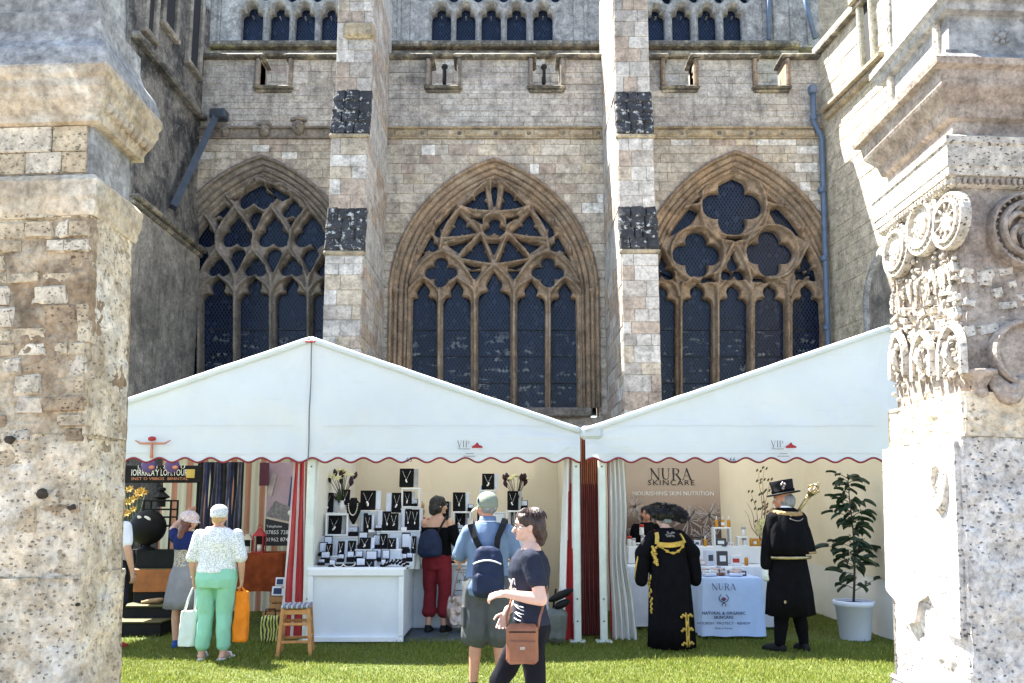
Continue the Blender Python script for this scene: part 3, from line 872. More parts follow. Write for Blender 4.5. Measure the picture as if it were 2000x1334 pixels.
# ---------------------------------------------------------------- buttresses: three stages with sloped weatherings
def buttress(x0, x1, front, tops):
    bt = MB()
    m0 = front[0]
    zs = [0] + tops
    core = None
    for i, y in enumerate(front):
        za, zb = (0, tops[0][0]) if i == 0 else (tops[i - 1][1], tops[i][0] if i < len(tops) else 13.2)
        bt.box(((x0 + x1) / 2, (y + 17.3) / 2, (za + zb) / 2), (x1 - x0, 17.3 - y, zb - za), .02)
        if i < len(tops):
            a, b = tops[i]
            y2 = front[i + 1]
            bt.add([(x, yy, z) for x in (x0, x1) for yy, z in ((y, a), (17.3, a), (17.3, b), (y2, b))], [(0, 1, 2, 3), (4, 7, 6, 5), (2, 6, 7, 3), (0, 4, 5, 1), (1, 5, 6, 2)])
    o = bt.build('buttress', M['buttm'], cathedral)
    for i in range(len(tops)):
        (a, b), y, y2 = tops[i], front[i], front[i + 1]
        n = 4
        for j in range(n):
            s0, s1 = j / n, (j + 1) / n
            za, zb = a + (b - a) * s0, a + (b - a) * s1; ya, yb = y + (y2 - y) * s0, y + (y2 - y) * s1
            rw_ = random.Random(int(x0 * 7) + i * 9 + j); cuts = [0, rw_.uniform(.25, .4), rw_.uniform(.6, .75), 1]; ang = math.atan2(y2 - y, b - a)
            for a_, b_ in zip(cuts, cuts[1:]):
                w = MB(); L_ = math.hypot(zb - za, yb - ya); xa_, xb_ = x0 - .03 + (x1 - x0 + .06) * a_, x0 - .03 + (x1 - x0 + .06) * b_
                vs, fs = cham((xb_ - xa_) / 2 - .004, .07, L_ / 2 + .012, .022); R_ = Matrix.Rotation(-ang - .10, 3, 'X')
                w.add([R_ @ Vector((v[0] + rw_.uniform(-.012, .012), v[1] + rw_.uniform(-.016, .016), v[2] + rw_.uniform(-.016, .016))) + Vector(((xa_ + xb_) / 2, (ya + yb) / 2 + .035, (za + zb) / 2)) for v in vs], fs)
                w.build('weathering_slab', M['lichen'], o)
        lp = MB(); lp.box(((x0 + x1) / 2, y + .02, a - .05), (x1 - x0 + .08, .14, .08), .025); lp.build('drip_moulding', M['band'], o)
    for i, y in enumerate(front):
        za, zb = (3.3, tops[0][0] - .1) if i == 0 else (tops[i - 1][1], tops[i][0] - .1 if i < len(tops) else 12.4)
        lay(BUTTS, lambda u, d, z, y=y: Vector((u, y + d, z)), x0, x1, za, zb, .27, .36, seed=int(x0 * 10) + i)
        # the side that shows
        sx, rz = (x1, math.pi / 2) if x0 < 0 else (x0, math.pi / 2)
        sg = 1 if x0 < 0 else -1
        lay(BUTTS, lambda u, d, z, sg=sg, sx=sx: Vector((sx - sg * d, u, z)), y + .02, 16.95, za, zb, .27, .5, rz=math.pi / 2, seed=int(x1 * 10) + i + 5, out=.012)
    return o
TOPS = [(6.82, 7.62), (9.02, 9.98)]
buttress(-3.50, -2.80, (14.45, 14.62, 14.86), [(6.32, 7.2), (8.72, 9.72)])
buttress(2.04, 2.72, (14.35, 14.55, 14.80), [(6.32, 7.2), (8.68, 9.66)])
cb = MB(); cb.box((-3.06, 14.9, 10.98), (.62, .34, .34), .06); cb.build('cap_block', M['band'], cathedral)

# ---------------------------------------------------------------- the dark wing on the left
xl = -7.02
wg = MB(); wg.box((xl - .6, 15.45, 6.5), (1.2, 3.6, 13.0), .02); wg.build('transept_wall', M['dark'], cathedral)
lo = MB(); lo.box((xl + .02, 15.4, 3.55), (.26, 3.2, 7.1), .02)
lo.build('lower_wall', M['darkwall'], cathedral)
co_ = MB(); co_.box((xl + .06, 15.4, 7.13), (.46, 3.25, .10), .03); co_.box((xl + .02, 15.4, 7.03), (.38, 3.22, .10), .03); co_.build('ledge', M['coping'], cathedral)
gp = MB()
a = Vector((-6.62, 16.85, 10.25)); b = PX(338, 405, -6.86)
gp.tube([a, b], .10, 4); gp.box(a + Vector((.06, 0, .0)), (.36, .26, .22), .03); gp.build('rain_chute', M['lead'], cathedral)
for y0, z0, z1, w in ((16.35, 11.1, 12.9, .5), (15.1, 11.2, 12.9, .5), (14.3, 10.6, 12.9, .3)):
    nw = MB(); nw.box((xl + .005, y0, (z0 + z1) / 2), (.03, w, z1 - z0)); o = nw.build('recess', M['hole'], cathedral)  # flat dark slab; its colour stands in for the shade of a recess
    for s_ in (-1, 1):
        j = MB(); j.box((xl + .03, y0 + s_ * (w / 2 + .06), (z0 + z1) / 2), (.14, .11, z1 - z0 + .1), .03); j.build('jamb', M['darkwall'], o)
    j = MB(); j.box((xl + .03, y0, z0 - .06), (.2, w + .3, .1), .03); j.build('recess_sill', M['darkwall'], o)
dl = MB(); dl.box((xl + .06, 15.3, 10.2), (.22, 3.3, .14), .04); dl.build('upper_ledge', M['dark'], cathedral)

# ---------------------------------------------------------------- the sunlit wing on the right, set at a slight angle
WA = Vector((.113, -.9936, 0)).normalized(); WNORM = Vector((-WA.y, WA.x, 0)) * -1
if WNORM.x > 0: WNORM = -WNORM
W0 = Vector((7.0, 17.0, 0)); WRZ = math.atan2(WA.y, WA.x)
def wing(u, d, z):
    """u along the wall towards the viewer, d into the wall"""
    p = W0 + WA * u - WNORM * d; return Vector((p.x, p.y, z))
def wbox(m, u0, u1, d0, d1, z0, z1, b=.02): return m.box(wing((u0 + u1) / 2, (d0 + d1) / 2, (z0 + z1) / 2), (u1 - u0, d1 - d0, z1 - z0), b, WRZ)
rw = MB(); wbox(rw, -.3, 7.6, 0, 1.0, 0, 12.1); rw.build('transept_wall', M['sunwall'], cathedral)['label'] = 'sunlit side wall of the cathedral on the right'
lay(SIDES, lambda u, d, z: wing(u, d, z), 0, 6.2, 3.6, 12.0, .30, .6, rz=WRZ, seed=90, out=.014)
for z0, h, pr, mt in ((11.72, .12, .14, 'coping'), (10.20, .12, .2, 'band'), (10.06, .14, .12, 'band')):
    l_ = MB(); wbox(l_, 0 if z0 > 11 else .25, 6.4 if z0 > 11 else 2.6, -pr, .05, z0, z0 + h, .03); l_.build('ledge', M[mt], cathedral)
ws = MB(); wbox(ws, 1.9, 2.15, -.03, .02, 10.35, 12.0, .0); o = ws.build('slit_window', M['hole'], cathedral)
for q in (1.8, 2.22):
    j = MB(); wbox(j, q - .05, q + .05, -.12, .02, 10.3, 12.0, .03); j.build('jamb', M['sunwall'], o)
j = MB(); wbox(j, 1.6, 2.45, -.2, .02, 11.85, 12.05, .04); j.build('hood', M['band'], o)
# a weathered blind arch low on this wing
ba = Arch(0, .55, 0, .95)
bm = MB(); base = wing(2.0, 0, 5.45)
def wp(x, d, z): return wing(2.0 + x, d, 5.45 + z)
for (d0, y0), (d1, y1) in zip(((0, -.02), (.03, -.10), (.1, -.10), (.16, -.05)), ((.03, -.10), (.1, -.10), (.16, -.05), (.18, .01))):
    A_ = ba.path(d0, -1.6, 10); B_ = ba.path(d1, -1.6, 10)
    bm.rings([[wp(x, y0, z) for x, z in A_], [wp(x, y1, z) for x, z in B_]], False, False)
o = bm.build('blind_arch', M['greycap'], cathedral)
pn = MB(); pts = ba.path(.01, -1.6, 10); pn.add([wp(x, -.022, z) for x, z in pts], [tuple(range(len(pts)))]); pn.build('arch_panel', M['darkwall'], o)
sh = MB(); sh.lathe([(.05, -1.6), (.05, -.12), (.09, -.1), (.06, -.05), (.11, .05), (.13, .07), (.13, .12)], wp(.62, -.1, 0), 10); sh.build('arch_shaft', M['greycap'], o)

# ---------------------------------------------------------------- rain pipes
dp = MB(); q = [P(1588, 168, 16.85), P(1589, 238, 16.85), P(1605, 268, 16.85), P(1618, 700, 16.85), P(1622, 900, 16.85)]
dp.smooth = True; dp.tube(q, .062, 10); dpo = dp.build('downpipe', M['iron'], cathedral)
for py in (230, 372, 505, 640):
    k_ = MB(); k_.smooth = True; pp = P(1600 + (py - 230) * .035 if py > 240 else 1589, py, 16.85); k_.lathe([(.063, -.06), (.083, -.05), (.083, .05), (.063, .06)], pp, 12); k_.build('pipe_collar', M['iron'], dpo)
hp = MB(); hp.box(P(1587, 175, 16.83), (.17, .16, .2), .03); hp.build('pipe_head', M['iron'], dpo)
d2 = MB(); d2.smooth = True; d2.tube([P(1502, 78, 18.85), P(1500, -40, 18.85)], .06, 8); d2.build('downpipe', M['iron'], cathedral)
d3 = MB(); d3.smooth = True; d3.tube([P(1592, 75, 18.4), P(1562, -40, 18.4)], .06, 8); d3.build('downpipe', M['iron'], cathedral)

for st, n_ in ((WALLS, 110), (UPPER, 70), (BUTTS, 75), (SIDES, 42)):
    st.finish(cathedral, n_)
# ---------------------------------------------------------------- ground and grass
def grass_mat(name, a, b):
    t = NT(name); co = t.coord('pos')
    c = t.ramp(t.noise(co, 1.6, 5, .65), [(.3, a), (.7, b)])
    c = t.mix(1.0, c, t.ramp(t.noise(co, 40, 3, .6), [(.3, .6), (.7, 1.3)]), 'MULTIPLY')
    return t.done(c, .7, t.bump(t.noise(co, 60, 4, .7), .8, .02), 0, .2)
M['turf'] = grass_mat('turf', (.055, .085, .018), (.10, .12, .03))
def blade_mat():
    t = NT('grass_blade'); co = t.coord('pos')
    r = t.n('ShaderNodeNewGeometry').outputs['Random Per Island']
    c = t.ramp(r, [(0, (.09, .14, .018)), (.45, (.16, .205, .026)), (.8, (.23, .26, .042)), (.97, (.34, .31, .11))])
    c = t.mix(t.ramp(t.noise(co, .9, 4, .6), [(.4, 0.0), (.62, .45)]), c, (.17, .19, .035))
    t.done(c, .55, None, 0, .25)
    tr = t.n('ShaderNodeBsdfTranslucent'); t.l(c, tr.inputs[0])
    mx = t.n('ShaderNodeMixShader'); mx.inputs[0].default_value = .35
    t.l(t.b.outputs[0], mx.inputs[1]); t.l(tr.outputs[0], mx.inputs[2]); t.l(mx.outputs[0], t.t.nodes['Material Output'].inputs[0])
    return t.m
M['blade'] = blade_mat()
gm = MB()
def gz(x, y): return .012 * math.sin(x * 1.9 + y) + .01 * math.sin(y * 2.7 - x * .6)
gm.sheet(lambda u, v: (-60 + 120 * u, -40 + 100 * v, 0), 12, 10)
tag(gm.build('ground', M['turf']), kind='structure')
rg = np.random.default_rng(3)
def blades(n, x0, x1, y0, y1, h, w, name):
    x = rg.uniform(x0, x1, n); y = rg.uniform(y0, y1, n); a = rg.uniform(0, 2 * np.pi, n)
    hh = h * rg.uniform(.4, 1.35, n) * (.75 + .35 * np.sin(x * 2.1 + np.sin(y * 3.3)) * np.sin(y * 2.7 + x)); ww = w * rg.uniform(.7, 1.3, n)
    lx = rg.normal(0, .45, n) * hh; ly = rg.normal(0, .45, n) * hh
    ca_, sa_ = np.cos(a) * ww, np.sin(a) * ww
    V = np.empty((n, 5, 3))
    V[:, 0] = np.stack([x - ca_, y - sa_, np.zeros(n)], 1); V[:, 1] = np.stack([x + ca_, y + sa_, np.zeros(n)], 1)
    V[:, 2] = np.stack([x + ca_ * .7 + lx * .4, y + sa_ * .7 + ly * .4, hh * .6], 1); V[:, 3] = np.stack([x - ca_ * .7 + lx * .4, y - sa_ * .7 + ly * .4, hh * .6], 1)
    V[:, 4] = np.stack([x + lx, y + ly, hh], 1)
    b = np.arange(n)[:, None] * 5
    loops = np.concatenate([b + np.array([[0, 1, 2, 3]]), b + np.array([[3, 2, 4]])], 1).ravel()
    me = bpy.data.meshes.new(name)
    me.vertices.add(n * 5); me.vertices.foreach_set('co', V.ravel())
    me.loops.add(n * 7); me.loops.foreach_set('vertex_index', loops.astype(np.int32))
    st = (np.arange(n)[:, None] * 7 + np.array([[0, 4]])).ravel()
    me.polygons.add(n * 2); me.polygons.foreach_set('loop_start', st.astype(np.int32))
    me.update(calc_edges=True); me.validate()
    return link_mesh(name, me, None, M['blade'])
g = blades(150000, -5.2, 5.2, 6.2, 9.6, .036, .0035, 'lawn_grass'); tag(g, kind='stuff')
g = blades(30000, -5.4, 5.0, 9.6, 12.2, .04, .004, 'lawn_grass'); tag(g, kind='stuff')
g = blades(9000, -5.0, 5.0, 8.35, 9.5, .06, .004, 'lawn_grass'); tag(g, kind='stuff')

M['bounce_stone'] = stone('bounce_paving_stone', [(.20, .185, .165), (.24, .22, .20), (.17, .158, .145)], None, .3, streak=0, bump=.3)
pv = MB(); pv.sheet(lambda u, v: (-30 + 60 * u, -38 + 43.6 * v, .004), 8, 8); tag(pv.build('bounce_paving', M['bounce_stone']), kind='structure')  # unseen ground added behind the viewer to bounce light onto the piers

# ---------------------------------------------------------------- gate piers in front
def rough_block(m, c, size, nx, nz, amp, seed, fscale=3.0, faces='fr', corner=.03):
    """a block whose visible faces are worn by noise"""
    hx, hy, hz = size[0] / 2, size[1] / 2, size[2] / 2
    c = Vector(c)
    def wear(p, n):
        q = Vector((p.x * fscale + seed, p.y * fscale, p.z * fscale))
        d = mnoise.fractal(q, .8, 2.1, 5) * amp
        d2 = abs(mnoise.noise(Vector((p.x * 14 + seed, p.y * 14, p.z * 11))))
        d -= amp * .8 * max(0, .25 - d2) * 2
        return p + n * d
    ny = max(2, int(nx * size[1] / size[0]))
    def face(o, du, dv, n, a, b):
        vs = []
        for j in range(b + 1):
            for i in range(a + 1):
                p = c + o + du * (i / a) + dv * (j / b)
                e = min(i, a - i) / a * du.length; e2 = 1.0
                k = n.copy()
                if e < corner: p = p - n * (corner - e) * .5
                vs.append(wear(p, n))
        fs = [(j * (a + 1) + i, j * (a + 1) + i + 1, (j + 1) * (a + 1) + i + 1, (j + 1) * (a + 1) + i) for j in range(b) for i in range(a)]
        m.add(vs, fs)
    X, Y, Z = Vector((2 * hx, 0, 0)), Vector((0, 2 * hy, 0)), Vector((0, 0, 2 * hz))
    face(Vector((-hx, -hy, -hz)), X, Z, Vector((0, -1, 0)), nx, nz)
    face(Vector((hx, -hy, -hz)), Y, Z, Vector((1, 0, 0)), ny, nz)
    face(Vector((-hx, hy, -hz)), -Y, Z, Vector((-1, 0, 0)), ny, nz)
    face(Vector((hx, hy, -hz)), -X, Z, Vector((0, 1, 0)), 4, 4)
    face(Vector((-hx, -hy, hz)), X, Y, Vector((0, 0, 1)), 4, 4)
    return m

def molding(x0, x1, y0, y1, prof, name, mat_, parent):
    """a cornice carried round a block: prof is (projection, z)"""
    m = MB(); rings = []
    for p, z in prof: rings.append([(x0 - p, y0 - p, z), (x1 + p, y0 - p, z), (x1 + p, y1 + p, z), (x0 - p, y1 + p, z)])
    m.rings(rings, True)
    return m.build(name, mat_, parent)

# left pier
LX, LY0, LY1 = -2.64, 4.92, 5.50
zl = lambda py: P(165, py, LY0).z
left_pier = thing('gate_pier', 'weathered rubble gate pier with a yellow cornice at the left edge', 'stone pier', (-3.4, 5.2, 0))
zA, zB, zC, zD, zE = zl(402), zl(345), zl(235), zl(140), zl(20)
m = MB(); rough_block(m, (-3.40, (LY0 + LY1) / 2, (2.0 + zA) / 2), (1.5, LY1 - LY0 - .03, zA - 2.0), 80, 110, .018, 3, 4.0); m.build('pier_core', M['pierm'], left_pier)
m = MB(); m.smooth = True; rough_block(m, (-3.40, (LY0 + LY1) / 2, 1.55), (1.5, LY1 - LY0 - .03, .92), 80, 60, .018, 3, 4.0); m.build('pier_core', M['cream'], left_pier)
m = MB(); m.smooth = True; rough_block(m, (LX - .06, (LY0 + LY1) / 2 + .03, (2.0 + zA) / 2), (.115, LY1 - LY0 - .09, zA - 2.0), 14, 110, .012, 5, 5.0); m.build('rendered_side', M['cream'], left_pier)
m = MB(); m.smooth = True; rough_block(m, (-3.40, (LY0 + LY1) / 2, .16), (1.6, LY1 - LY0 + .06, .34), 60, 16, .012, 9); m.build('plinth', M['white'], left_pier)
LP = Stones(M['pier_o'], M['pier_i'], .14)
# a second, rounder set of stone shapes for rubble
def rubble(st, seed):
    r = random.Random(seed); st.tpl = []
    for k in range(7):
        vs, fs = cham(.225, .07, .11, .018)
        bmm = MB(); bmm.add(vs, fs); me = bmm.mesh('stone')
        bb = bmesh.new(); bb.from_mesh(me)
        for v in bb.verts:
            v.co.x = v.co.x / .45 + r.uniform(-.07, .07); v.co.y = v.co.y / .14 + r.uniform(-.1, .1); v.co.z = v.co.z / .22 + r.uniform(-.09, .09)
        bb.to_mesh(me); bb.free(); me.materials.append(st.mo); st.tpl.append(me)
rubble(LP, 4)
fz = lambda u, d, z: Vector((u, LY0 + .015 + d, z))
sd = lambda u, d, z: Vector((LX - .015 - d, u, z))
lay(LP, fz, -3.75, LX - .02, 1.12, 1.95, .24, .40, hv=.25, out=-.004, gap=.003, seed=101)
lay(LP, fz, -3.75, LX - .02, 1.95, zA - .02, .115, .16, hv=.3, out=.012, gap=.010, seed=102)
lay(LP, sd, LY0 + .02, LY1 - .02, 1.12, zA - .02, .17, .24, rz=math.pi / 2, hv=.3, out=-.004, gap=.004, seed=103)
rq = random.Random(77); LP.l = [q for q in LP.l if rq.random() > .2]
LP.finish(left_pier, 270)
m = MB(); m.smooth = True; rough_block(m, (-3.40, (LY0 + LY1) / 2, .73), (1.51, LY1 - LY0 + .01, .80), 110, 60, .022, 21, 4.0); m.build('rough_base', M['cream'], left_pier)
molding(-4.1, LX, LY0, LY1, [(0, zA - .06), (.012, zA - .03), (.016, zA), (.02, zA + .03), (.03, zA + .06), (.034, zB - .03), (.012, zB), (0, zB + .015)], 'ledge', M['cornice'], left_pier)
m = MB(); rough_block(m, (-3.40, (LY0 + LY1) / 2, (zB + zC) / 2), (1.46, LY1 - LY0 - .04, zC - zB + .02), 30, 10, .006, 31); m.build('frieze', M['greycap'], left_pier)
fr = Stones(M['pier_o'], M['pier_i'], .06); lay(fr, lambda u, d, z: Vector((u, LY0 + .015 + d, z)), -3.75, LX - .06, zB + .03, zC - .03, .16, .36, out=.012, gap=.006, seed=7)
fr.finish(left_pier, 20, 'frieze_stone')
cor = molding(-4.1, LX, LY0, LY1, [(0, zC - .03), (.03, zC - .02), (.03, zC + .02), (.04, zC + .05), (.075, zC + .12), (.09, zC + .17), (.10, zC + .19), (.10, zC + .24), (.115, zC + .27), (.12, zD - .02), (.11, zD)], 'cornice', M['cornice'], left_pier)
for i in range(9):
    t = MB(); t.smooth = True; y = LY0 + .02 + i * .07; t.ball((LX + .062, y, zC + .09), (.035, .024, .042), 8, 6); t.build('egg_carving', M['cornice'], cor)
molding(-4.1, LX, LY0, LY1, [(.11, zD - .005), (.10, zD + .06), (.08, zD + .13), (.02, zD + .22), (0, zD + .3), (0, zE)], 'sloped_cap', M['greycap'], left_pier)
m = MB(); rough_block(m, (-3.42, (LY0 + LY1) / 2, zE + .55), (1.40, LY1 - LY0 - .06, 1.2), 20, 16, .01, 51); m.build('upper_stage', M['greycap'], left_pier)
up = Stones(M['pier_o'], M['pier_i'], .08); lay(up, lambda u, d, z: Vector((u, LY0 + .03 + d, z)), -3.75, LX - .1, zE - .02, zE + .9, .2, .4, out=.02, gap=.008, seed=8)
for q in range(len(up.l)): pass
# putlog holes: dark lumps, the shade inside each hole put into their colour
for px, py, r in ((80, 963, .036), (138, 992, .022), (22, 855, .034), (142, 1182, .014)):
    p = P(px, py, LY0 - .02); h = MB(); h.smooth = True; h.ball(p, (r, .03, r * .75), 10, 6); h.v = [(v[0] + .012 * mnoise.noise(Vector(v) * 40), v[1], v[2] + .014 * mnoise.noise(Vector(v) * 33)) for v in h.v]; h.build('putlog_hole', M['pit'], left_pier)

# right pier
RX, RY0, RY1 = 2.61, 4.58, 5.50
zr = lambda py: P(1890, py, RY0).z
right_pier = thing('gate_pier', 'tall ruined gate pier with carved medallions at the right edge', 'stone pier', (3.3, 5.0, 0))
q0, q1, q2, q3, q4, q5, q6 = zr(852), zr(765), zr(345), zr(278), zr(262), zr(135), zr(20)
XR2 = 4.2
m = MB(); m.smooth = True; rough_block(m, ((RX + XR2) / 2, (RY0 + RY1) / 2, .22), (XR2 - RX + .04, RY1 - RY0 + .04, .46), 60, 22, .010, 61); m.build('plinth', M['white'], right_pier)
m = MB(); m.smooth = True; rough_block(m, ((RX + XR2) / 2, (RY0 + RY1) / 2, (q0 + .44) / 2), (XR2 - RX, RY1 - RY0, q0 - .44), 130, 130, .022, 71, 3.5); m.build('lower_block', M['white'], right_pier)
# broken render layer standing proud of the lower block
r = random.Random(5)
pts = [(RY1 - .0, q0 - .02), (RY1 - .0, .98), (5.38, .93), (5.25, .80), (5.12, .83), (5.06, .97), (4.95, 1.02), (4.86, .93), (4.78, .82), (4.62, .80), (4.60, 1.15), (4.60, q0 - .02)]
m = MB(); pp = [(y + r.uniform(-.01, .01), z + r.uniform(-.01, .01)) for y, z in pts]
n = len(pp); m.add([(RX - .032, y, z) for y, z in pp] + [(RX + .02, y, z) for y, z in pp], [tuple(range(n)), tuple(range(2 * n - 1, n - 1, -1))] + [(i, i + n, (i + 1) % n + n, (i + 1) % n) for i in range(n)])
m.build('broken_render', M['white'], right_pier)
m = MB(); m.smooth = True; rough_block(m, ((RX + XR2) / 2 + .02, (RY0 + RY1) / 2, (q0 + q1) / 2), (XR2 - RX + .02, RY1 - RY0 + .02, q1 - q0), 110, 34, .017, 81, 6.0); m.build('eroded_ledge', M['cream'], right_pier)
m = MB(); rough_block(m, ((RX + XR2) / 2 + .03, (RY0 + RY1) / 2, (q1 + q2) / 2), (XR2 - RX - .06, RY1 - RY0 - .06, q2 - q1 + .02), 30, 40, .012, 91); m.build('pier_core', M['carved_d'], right_pier)
XF, YFR = RX + .03, RY0 + .03            # the faces of the carved stage
RP = Stones(M['carved'], M['carved'], .1); rubble(RP, 9); RP.mo = M['carved']
zmid0, zmid1 = zr(625), zr(515)
side = lambda u, d, z: Vector((XF + .01 + d, u, z))
front = lambda u, d, z: Vector((u, YFR + .01 + d, z))
lay(RP, side, YFR + .02, RY1 - .03, zmid0 - .02, zmid1 + .06, .055, .085, rz=math.pi / 2, hv=.35, out=.014, gap=.004, seed=201)
lay(RP, front, XF + .02, 3.6, zmid0 - .08, zmid1, .06, .11, hv=.35, out=.014, gap=.004, seed=202)
rq = random.Random(78)
RP.l = [(a_, c_ + Vector((0, 0, rq.uniform(-.018, .018))), (s_[0] * rq.uniform(.55, 1.05), s_[1], s_[2] * rq.uniform(.5, 1.1)), z_, rq.uniform(-.35, .35)) for a_, c_, s_, z_, t_ in RP.l if rq.random() > .38]
RP.finish(right_pier, 200)

def medallion(c, r, face, kind, seed):
    """a carved round on the pier: face 's' looks along -x, 'f' along -y"""
    R = Matrix.Rotation(-math.pi / 2, 3, 'Y') if face == 's' else Matrix.Rotation(math.pi / 2, 3, 'X')
    mt = M['carved'] if face == 's' else M['carved_d']
    m = MB(); m.smooth = False
    d = .05 if face == 's' else .09
    if kind == 'plain':
        prof = [(r * 1.0, -.02), (r, d * .8), (r * .95, d), (r * .86, d), (r * .84, d * .7), (r * .8, d * .55), (r * .4, d * .75), (.002, d * .8)]
    else:
        prof = [(r * 1.0, -.02), (r, d * .5), (r * .96, d * .8), (r * .9, d * .8), (r * .87, d * .35), (r * .8, d * .3), (r * .76, d * 1.0), (r * .66, d * 1.05), (r * .62, d * .5), (r * .4, d * .45), (r * .36, d * .8), (.002, d * .9)]
    m.lathe(prof, c, 40, R)
    o = m.build('medallion', mt, right_pier)
    b = MB(); b.smooth = True
    if kind == 'beads' or kind == 'wheel':
        n = 26
        for i in range(n):
            a = 2 * math.pi * i / n
            b.ball(Vector(c) + R @ Vector((r * .83 * math.cos(a), r * .83 * math.sin(a), d * .55)), (r * .075,) * 3, 6, 4)
    if kind == 'wheel':
        for i in range(10):
            a = 2 * math.pi * i / 10
            b.tube([Vector(c) + R @ Vector((r * .3 * math.cos(a), r * .3 * math.sin(a), d * .8)), Vector(c) + R @ Vector((r * .7 * math.cos(a), r * .7 * math.sin(a), d * .8))], r * .05, 6)
    if kind == 'beads':
        rr = random.Random(seed)
        for i in range(14):
            a = rr.uniform(0, 6.28); q = r * rr.uniform(.05, .52)
            b.ball(Vector(c) + R @ Vector((q * math.cos(a), q * math.sin(a), d * .6)), (r * rr.uniform(.06, .12), r * rr.uniform(.05, .1), r * .1), 6, 4)
    if kind == 'scroll':
        for ring, n in ((.84, 30),):
            for i in range(n):
                a = 2 * math.pi * i / n
                p0 = Vector(c) + R @ Vector((r * .79 * math.cos(a), r * .79 * math.sin(a), d * .4)); p1 = Vector(c) + R @ Vector((r * .9 * math.cos(a + .12), r * .9 * math.sin(a + .12), d * .8))
                b.tube([p0, p1], r * .035, 6)
        for i in range(7):
            a0 = 2 * math.pi * i / 7; pt = []
            for k in range(9):
                t = k / 8; a = a0 + t * 1.5; q = r * (.12 + .5 * math.sin(t * 2.2))
                pt.append(Vector(c) + R @ Vector((q * math.cos(a), q * math.sin(a), d * (.6 + .5 * math.sin(t * 3.1)))))
            b.tube(pt, [r * .03 + r * .05 * math.sin(k / 8 * 3.1) for k in range(9)], 6)
        b.ball(Vector(c) + R @ Vector((0, 0, d * .9)), (r * .16,) * 3, 8, 6)
    if b.v: tag(b.build('relief', mt, o), kind='stuff')
    if kind == 'scroll' or kind == 'plain': o['label'] = 'large carved round with scrolls' if kind == 'scroll' else 'large plain round dish'
    return o
def on_side(px, py): return PX(px, py, XF)
for px, py, r, k in ((1750, 490, .185, 'beads'), (1799, 440, .20, 'beads'), (1851, 432, .175, 'wheel')):
    p = on_side(px, py); medallion((XF - .0, p.y, p.z), r, 's', k, px)
p = P(1992, 450, YFR); medallion((p.x, YFR, p.z), .235, 'f', 'scroll', 1)
p = P(1992, 690, YFR); medallion((p.x, YFR, p.z), .20, 'f', 'plain', 2)
# swag under the lower dish and moulded bracket beside it
m = MB(); m.smooth = True; b0 = P(1900, 745, YFR)
m.lathe([(.02, -.10), (.05, -.08), (.04, -.03), (.07, .02), (.10, .04), (.10, .06), (.02, .07)], (b0.x + .03, YFR - .02, b0.z), 14); m.build('corbel', M['carved_d'], right_pier)
m = MB(); m.smooth = True
for k in range(2):
    m.tube([P(1925 + 0, 720, YFR - .03) + Vector((.2 * t + .02, -.03 * math.sin(t * 3.1), -.13 * math.sin(t * 3.1) - k * .04)) for t in [i / 8 for i in range(9)]], [.02 + .025 * math.sin(i / 8 * 3.1) for i in range(9)], 8)
m.build('swag', M['carved_d'], right_pier)
# carved crests low on the side face, and scattered relief
rr = random.Random(12)
def crest(px, py, w, h):
    p = on_side(px, py); m = MB(); m.smooth = False
    a = Arch(0, w, 0, h)
    for d0, e0, d1, e1 in ((0, -.01, .0, .03), (.0, .03, .025, .034), (.025, .034, .04, 0)):
        A_ = a.path(d0, -h * .9, 8); B_ = a.path(d1, -h * .9, 8)
        m.rings([[(XF - e0, p.y + x, p.z + z) for x, z in A_], [(XF - e1, p.y + x, p.z + z) for x, z in B_]], False, False)
    o = m.build('carved_niche', M['carved'], right_pier)
    f = MB(); f.smooth = True
    for k in range(26):
        f.ball((XF - .005, p.y + rr.uniform(-w, w) * .85, p.z + rr.uniform(-h * .85, h * .6)), (rr.uniform(.01, .024), rr.uniform(.008, .02), rr.uniform(.01, .03)), 7, 5)
    f.tube([(XF - .02, p.y - w * .3, p.z - h * .6), (XF - .05, p.y, p.z), (XF - .03, p.y + w * .2, p.z + h * .4)], [.014, .024, .014], 7)
    tag(f.build('relief', M['carved'], o), kind='stuff')
crest(1862, 690, .11, .16); crest(1805, 700, .10, .15); crest(1757, 700, .08, .15)
m = MB(); m.smooth = True
for k in range(170):
    y = rr.uniform(YFR + .03, RY1 - .04); z = rr.uniform(q1 + .03, q2 - .04)
    m.ball((XF + .005, y, z), (rr.uniform(.008, .02), rr.uniform(.007, .02), rr.uniform(.007, .02)), 6, 4)
tag(m.build('worn_carving', M['carved'], right_pier), kind='stuff')
m = MB(); m.smooth = True
for k in range(60):
    x = rr.uniform(XF + .03, 3.5); z = rr.uniform(q1 + .03, q2 - .04)
    m.ball((x, YFR + .01, z), (rr.uniform(.01, .03), rr.uniform(.01, .025), rr.uniform(.008, .025)), 6, 4)
tag(m.build('worn_carving', M['carved_d'], right_pier), kind='stuff')
# drips below the medallions
m = MB()
for k in range(30):
    y = rr.uniform(YFR + .05, RY1 - .05); z = zr(520) + rr.uniform(-.02, .04)
    m.tube([(XF - .01, y, z), (XF - .01, y + rr.uniform(-.01, .01), z - rr.uniform(.06, .14))], [.016, .006], 5)
tag(m.build('fringe_carving', M['carved'], right_pier), kind='stuff')
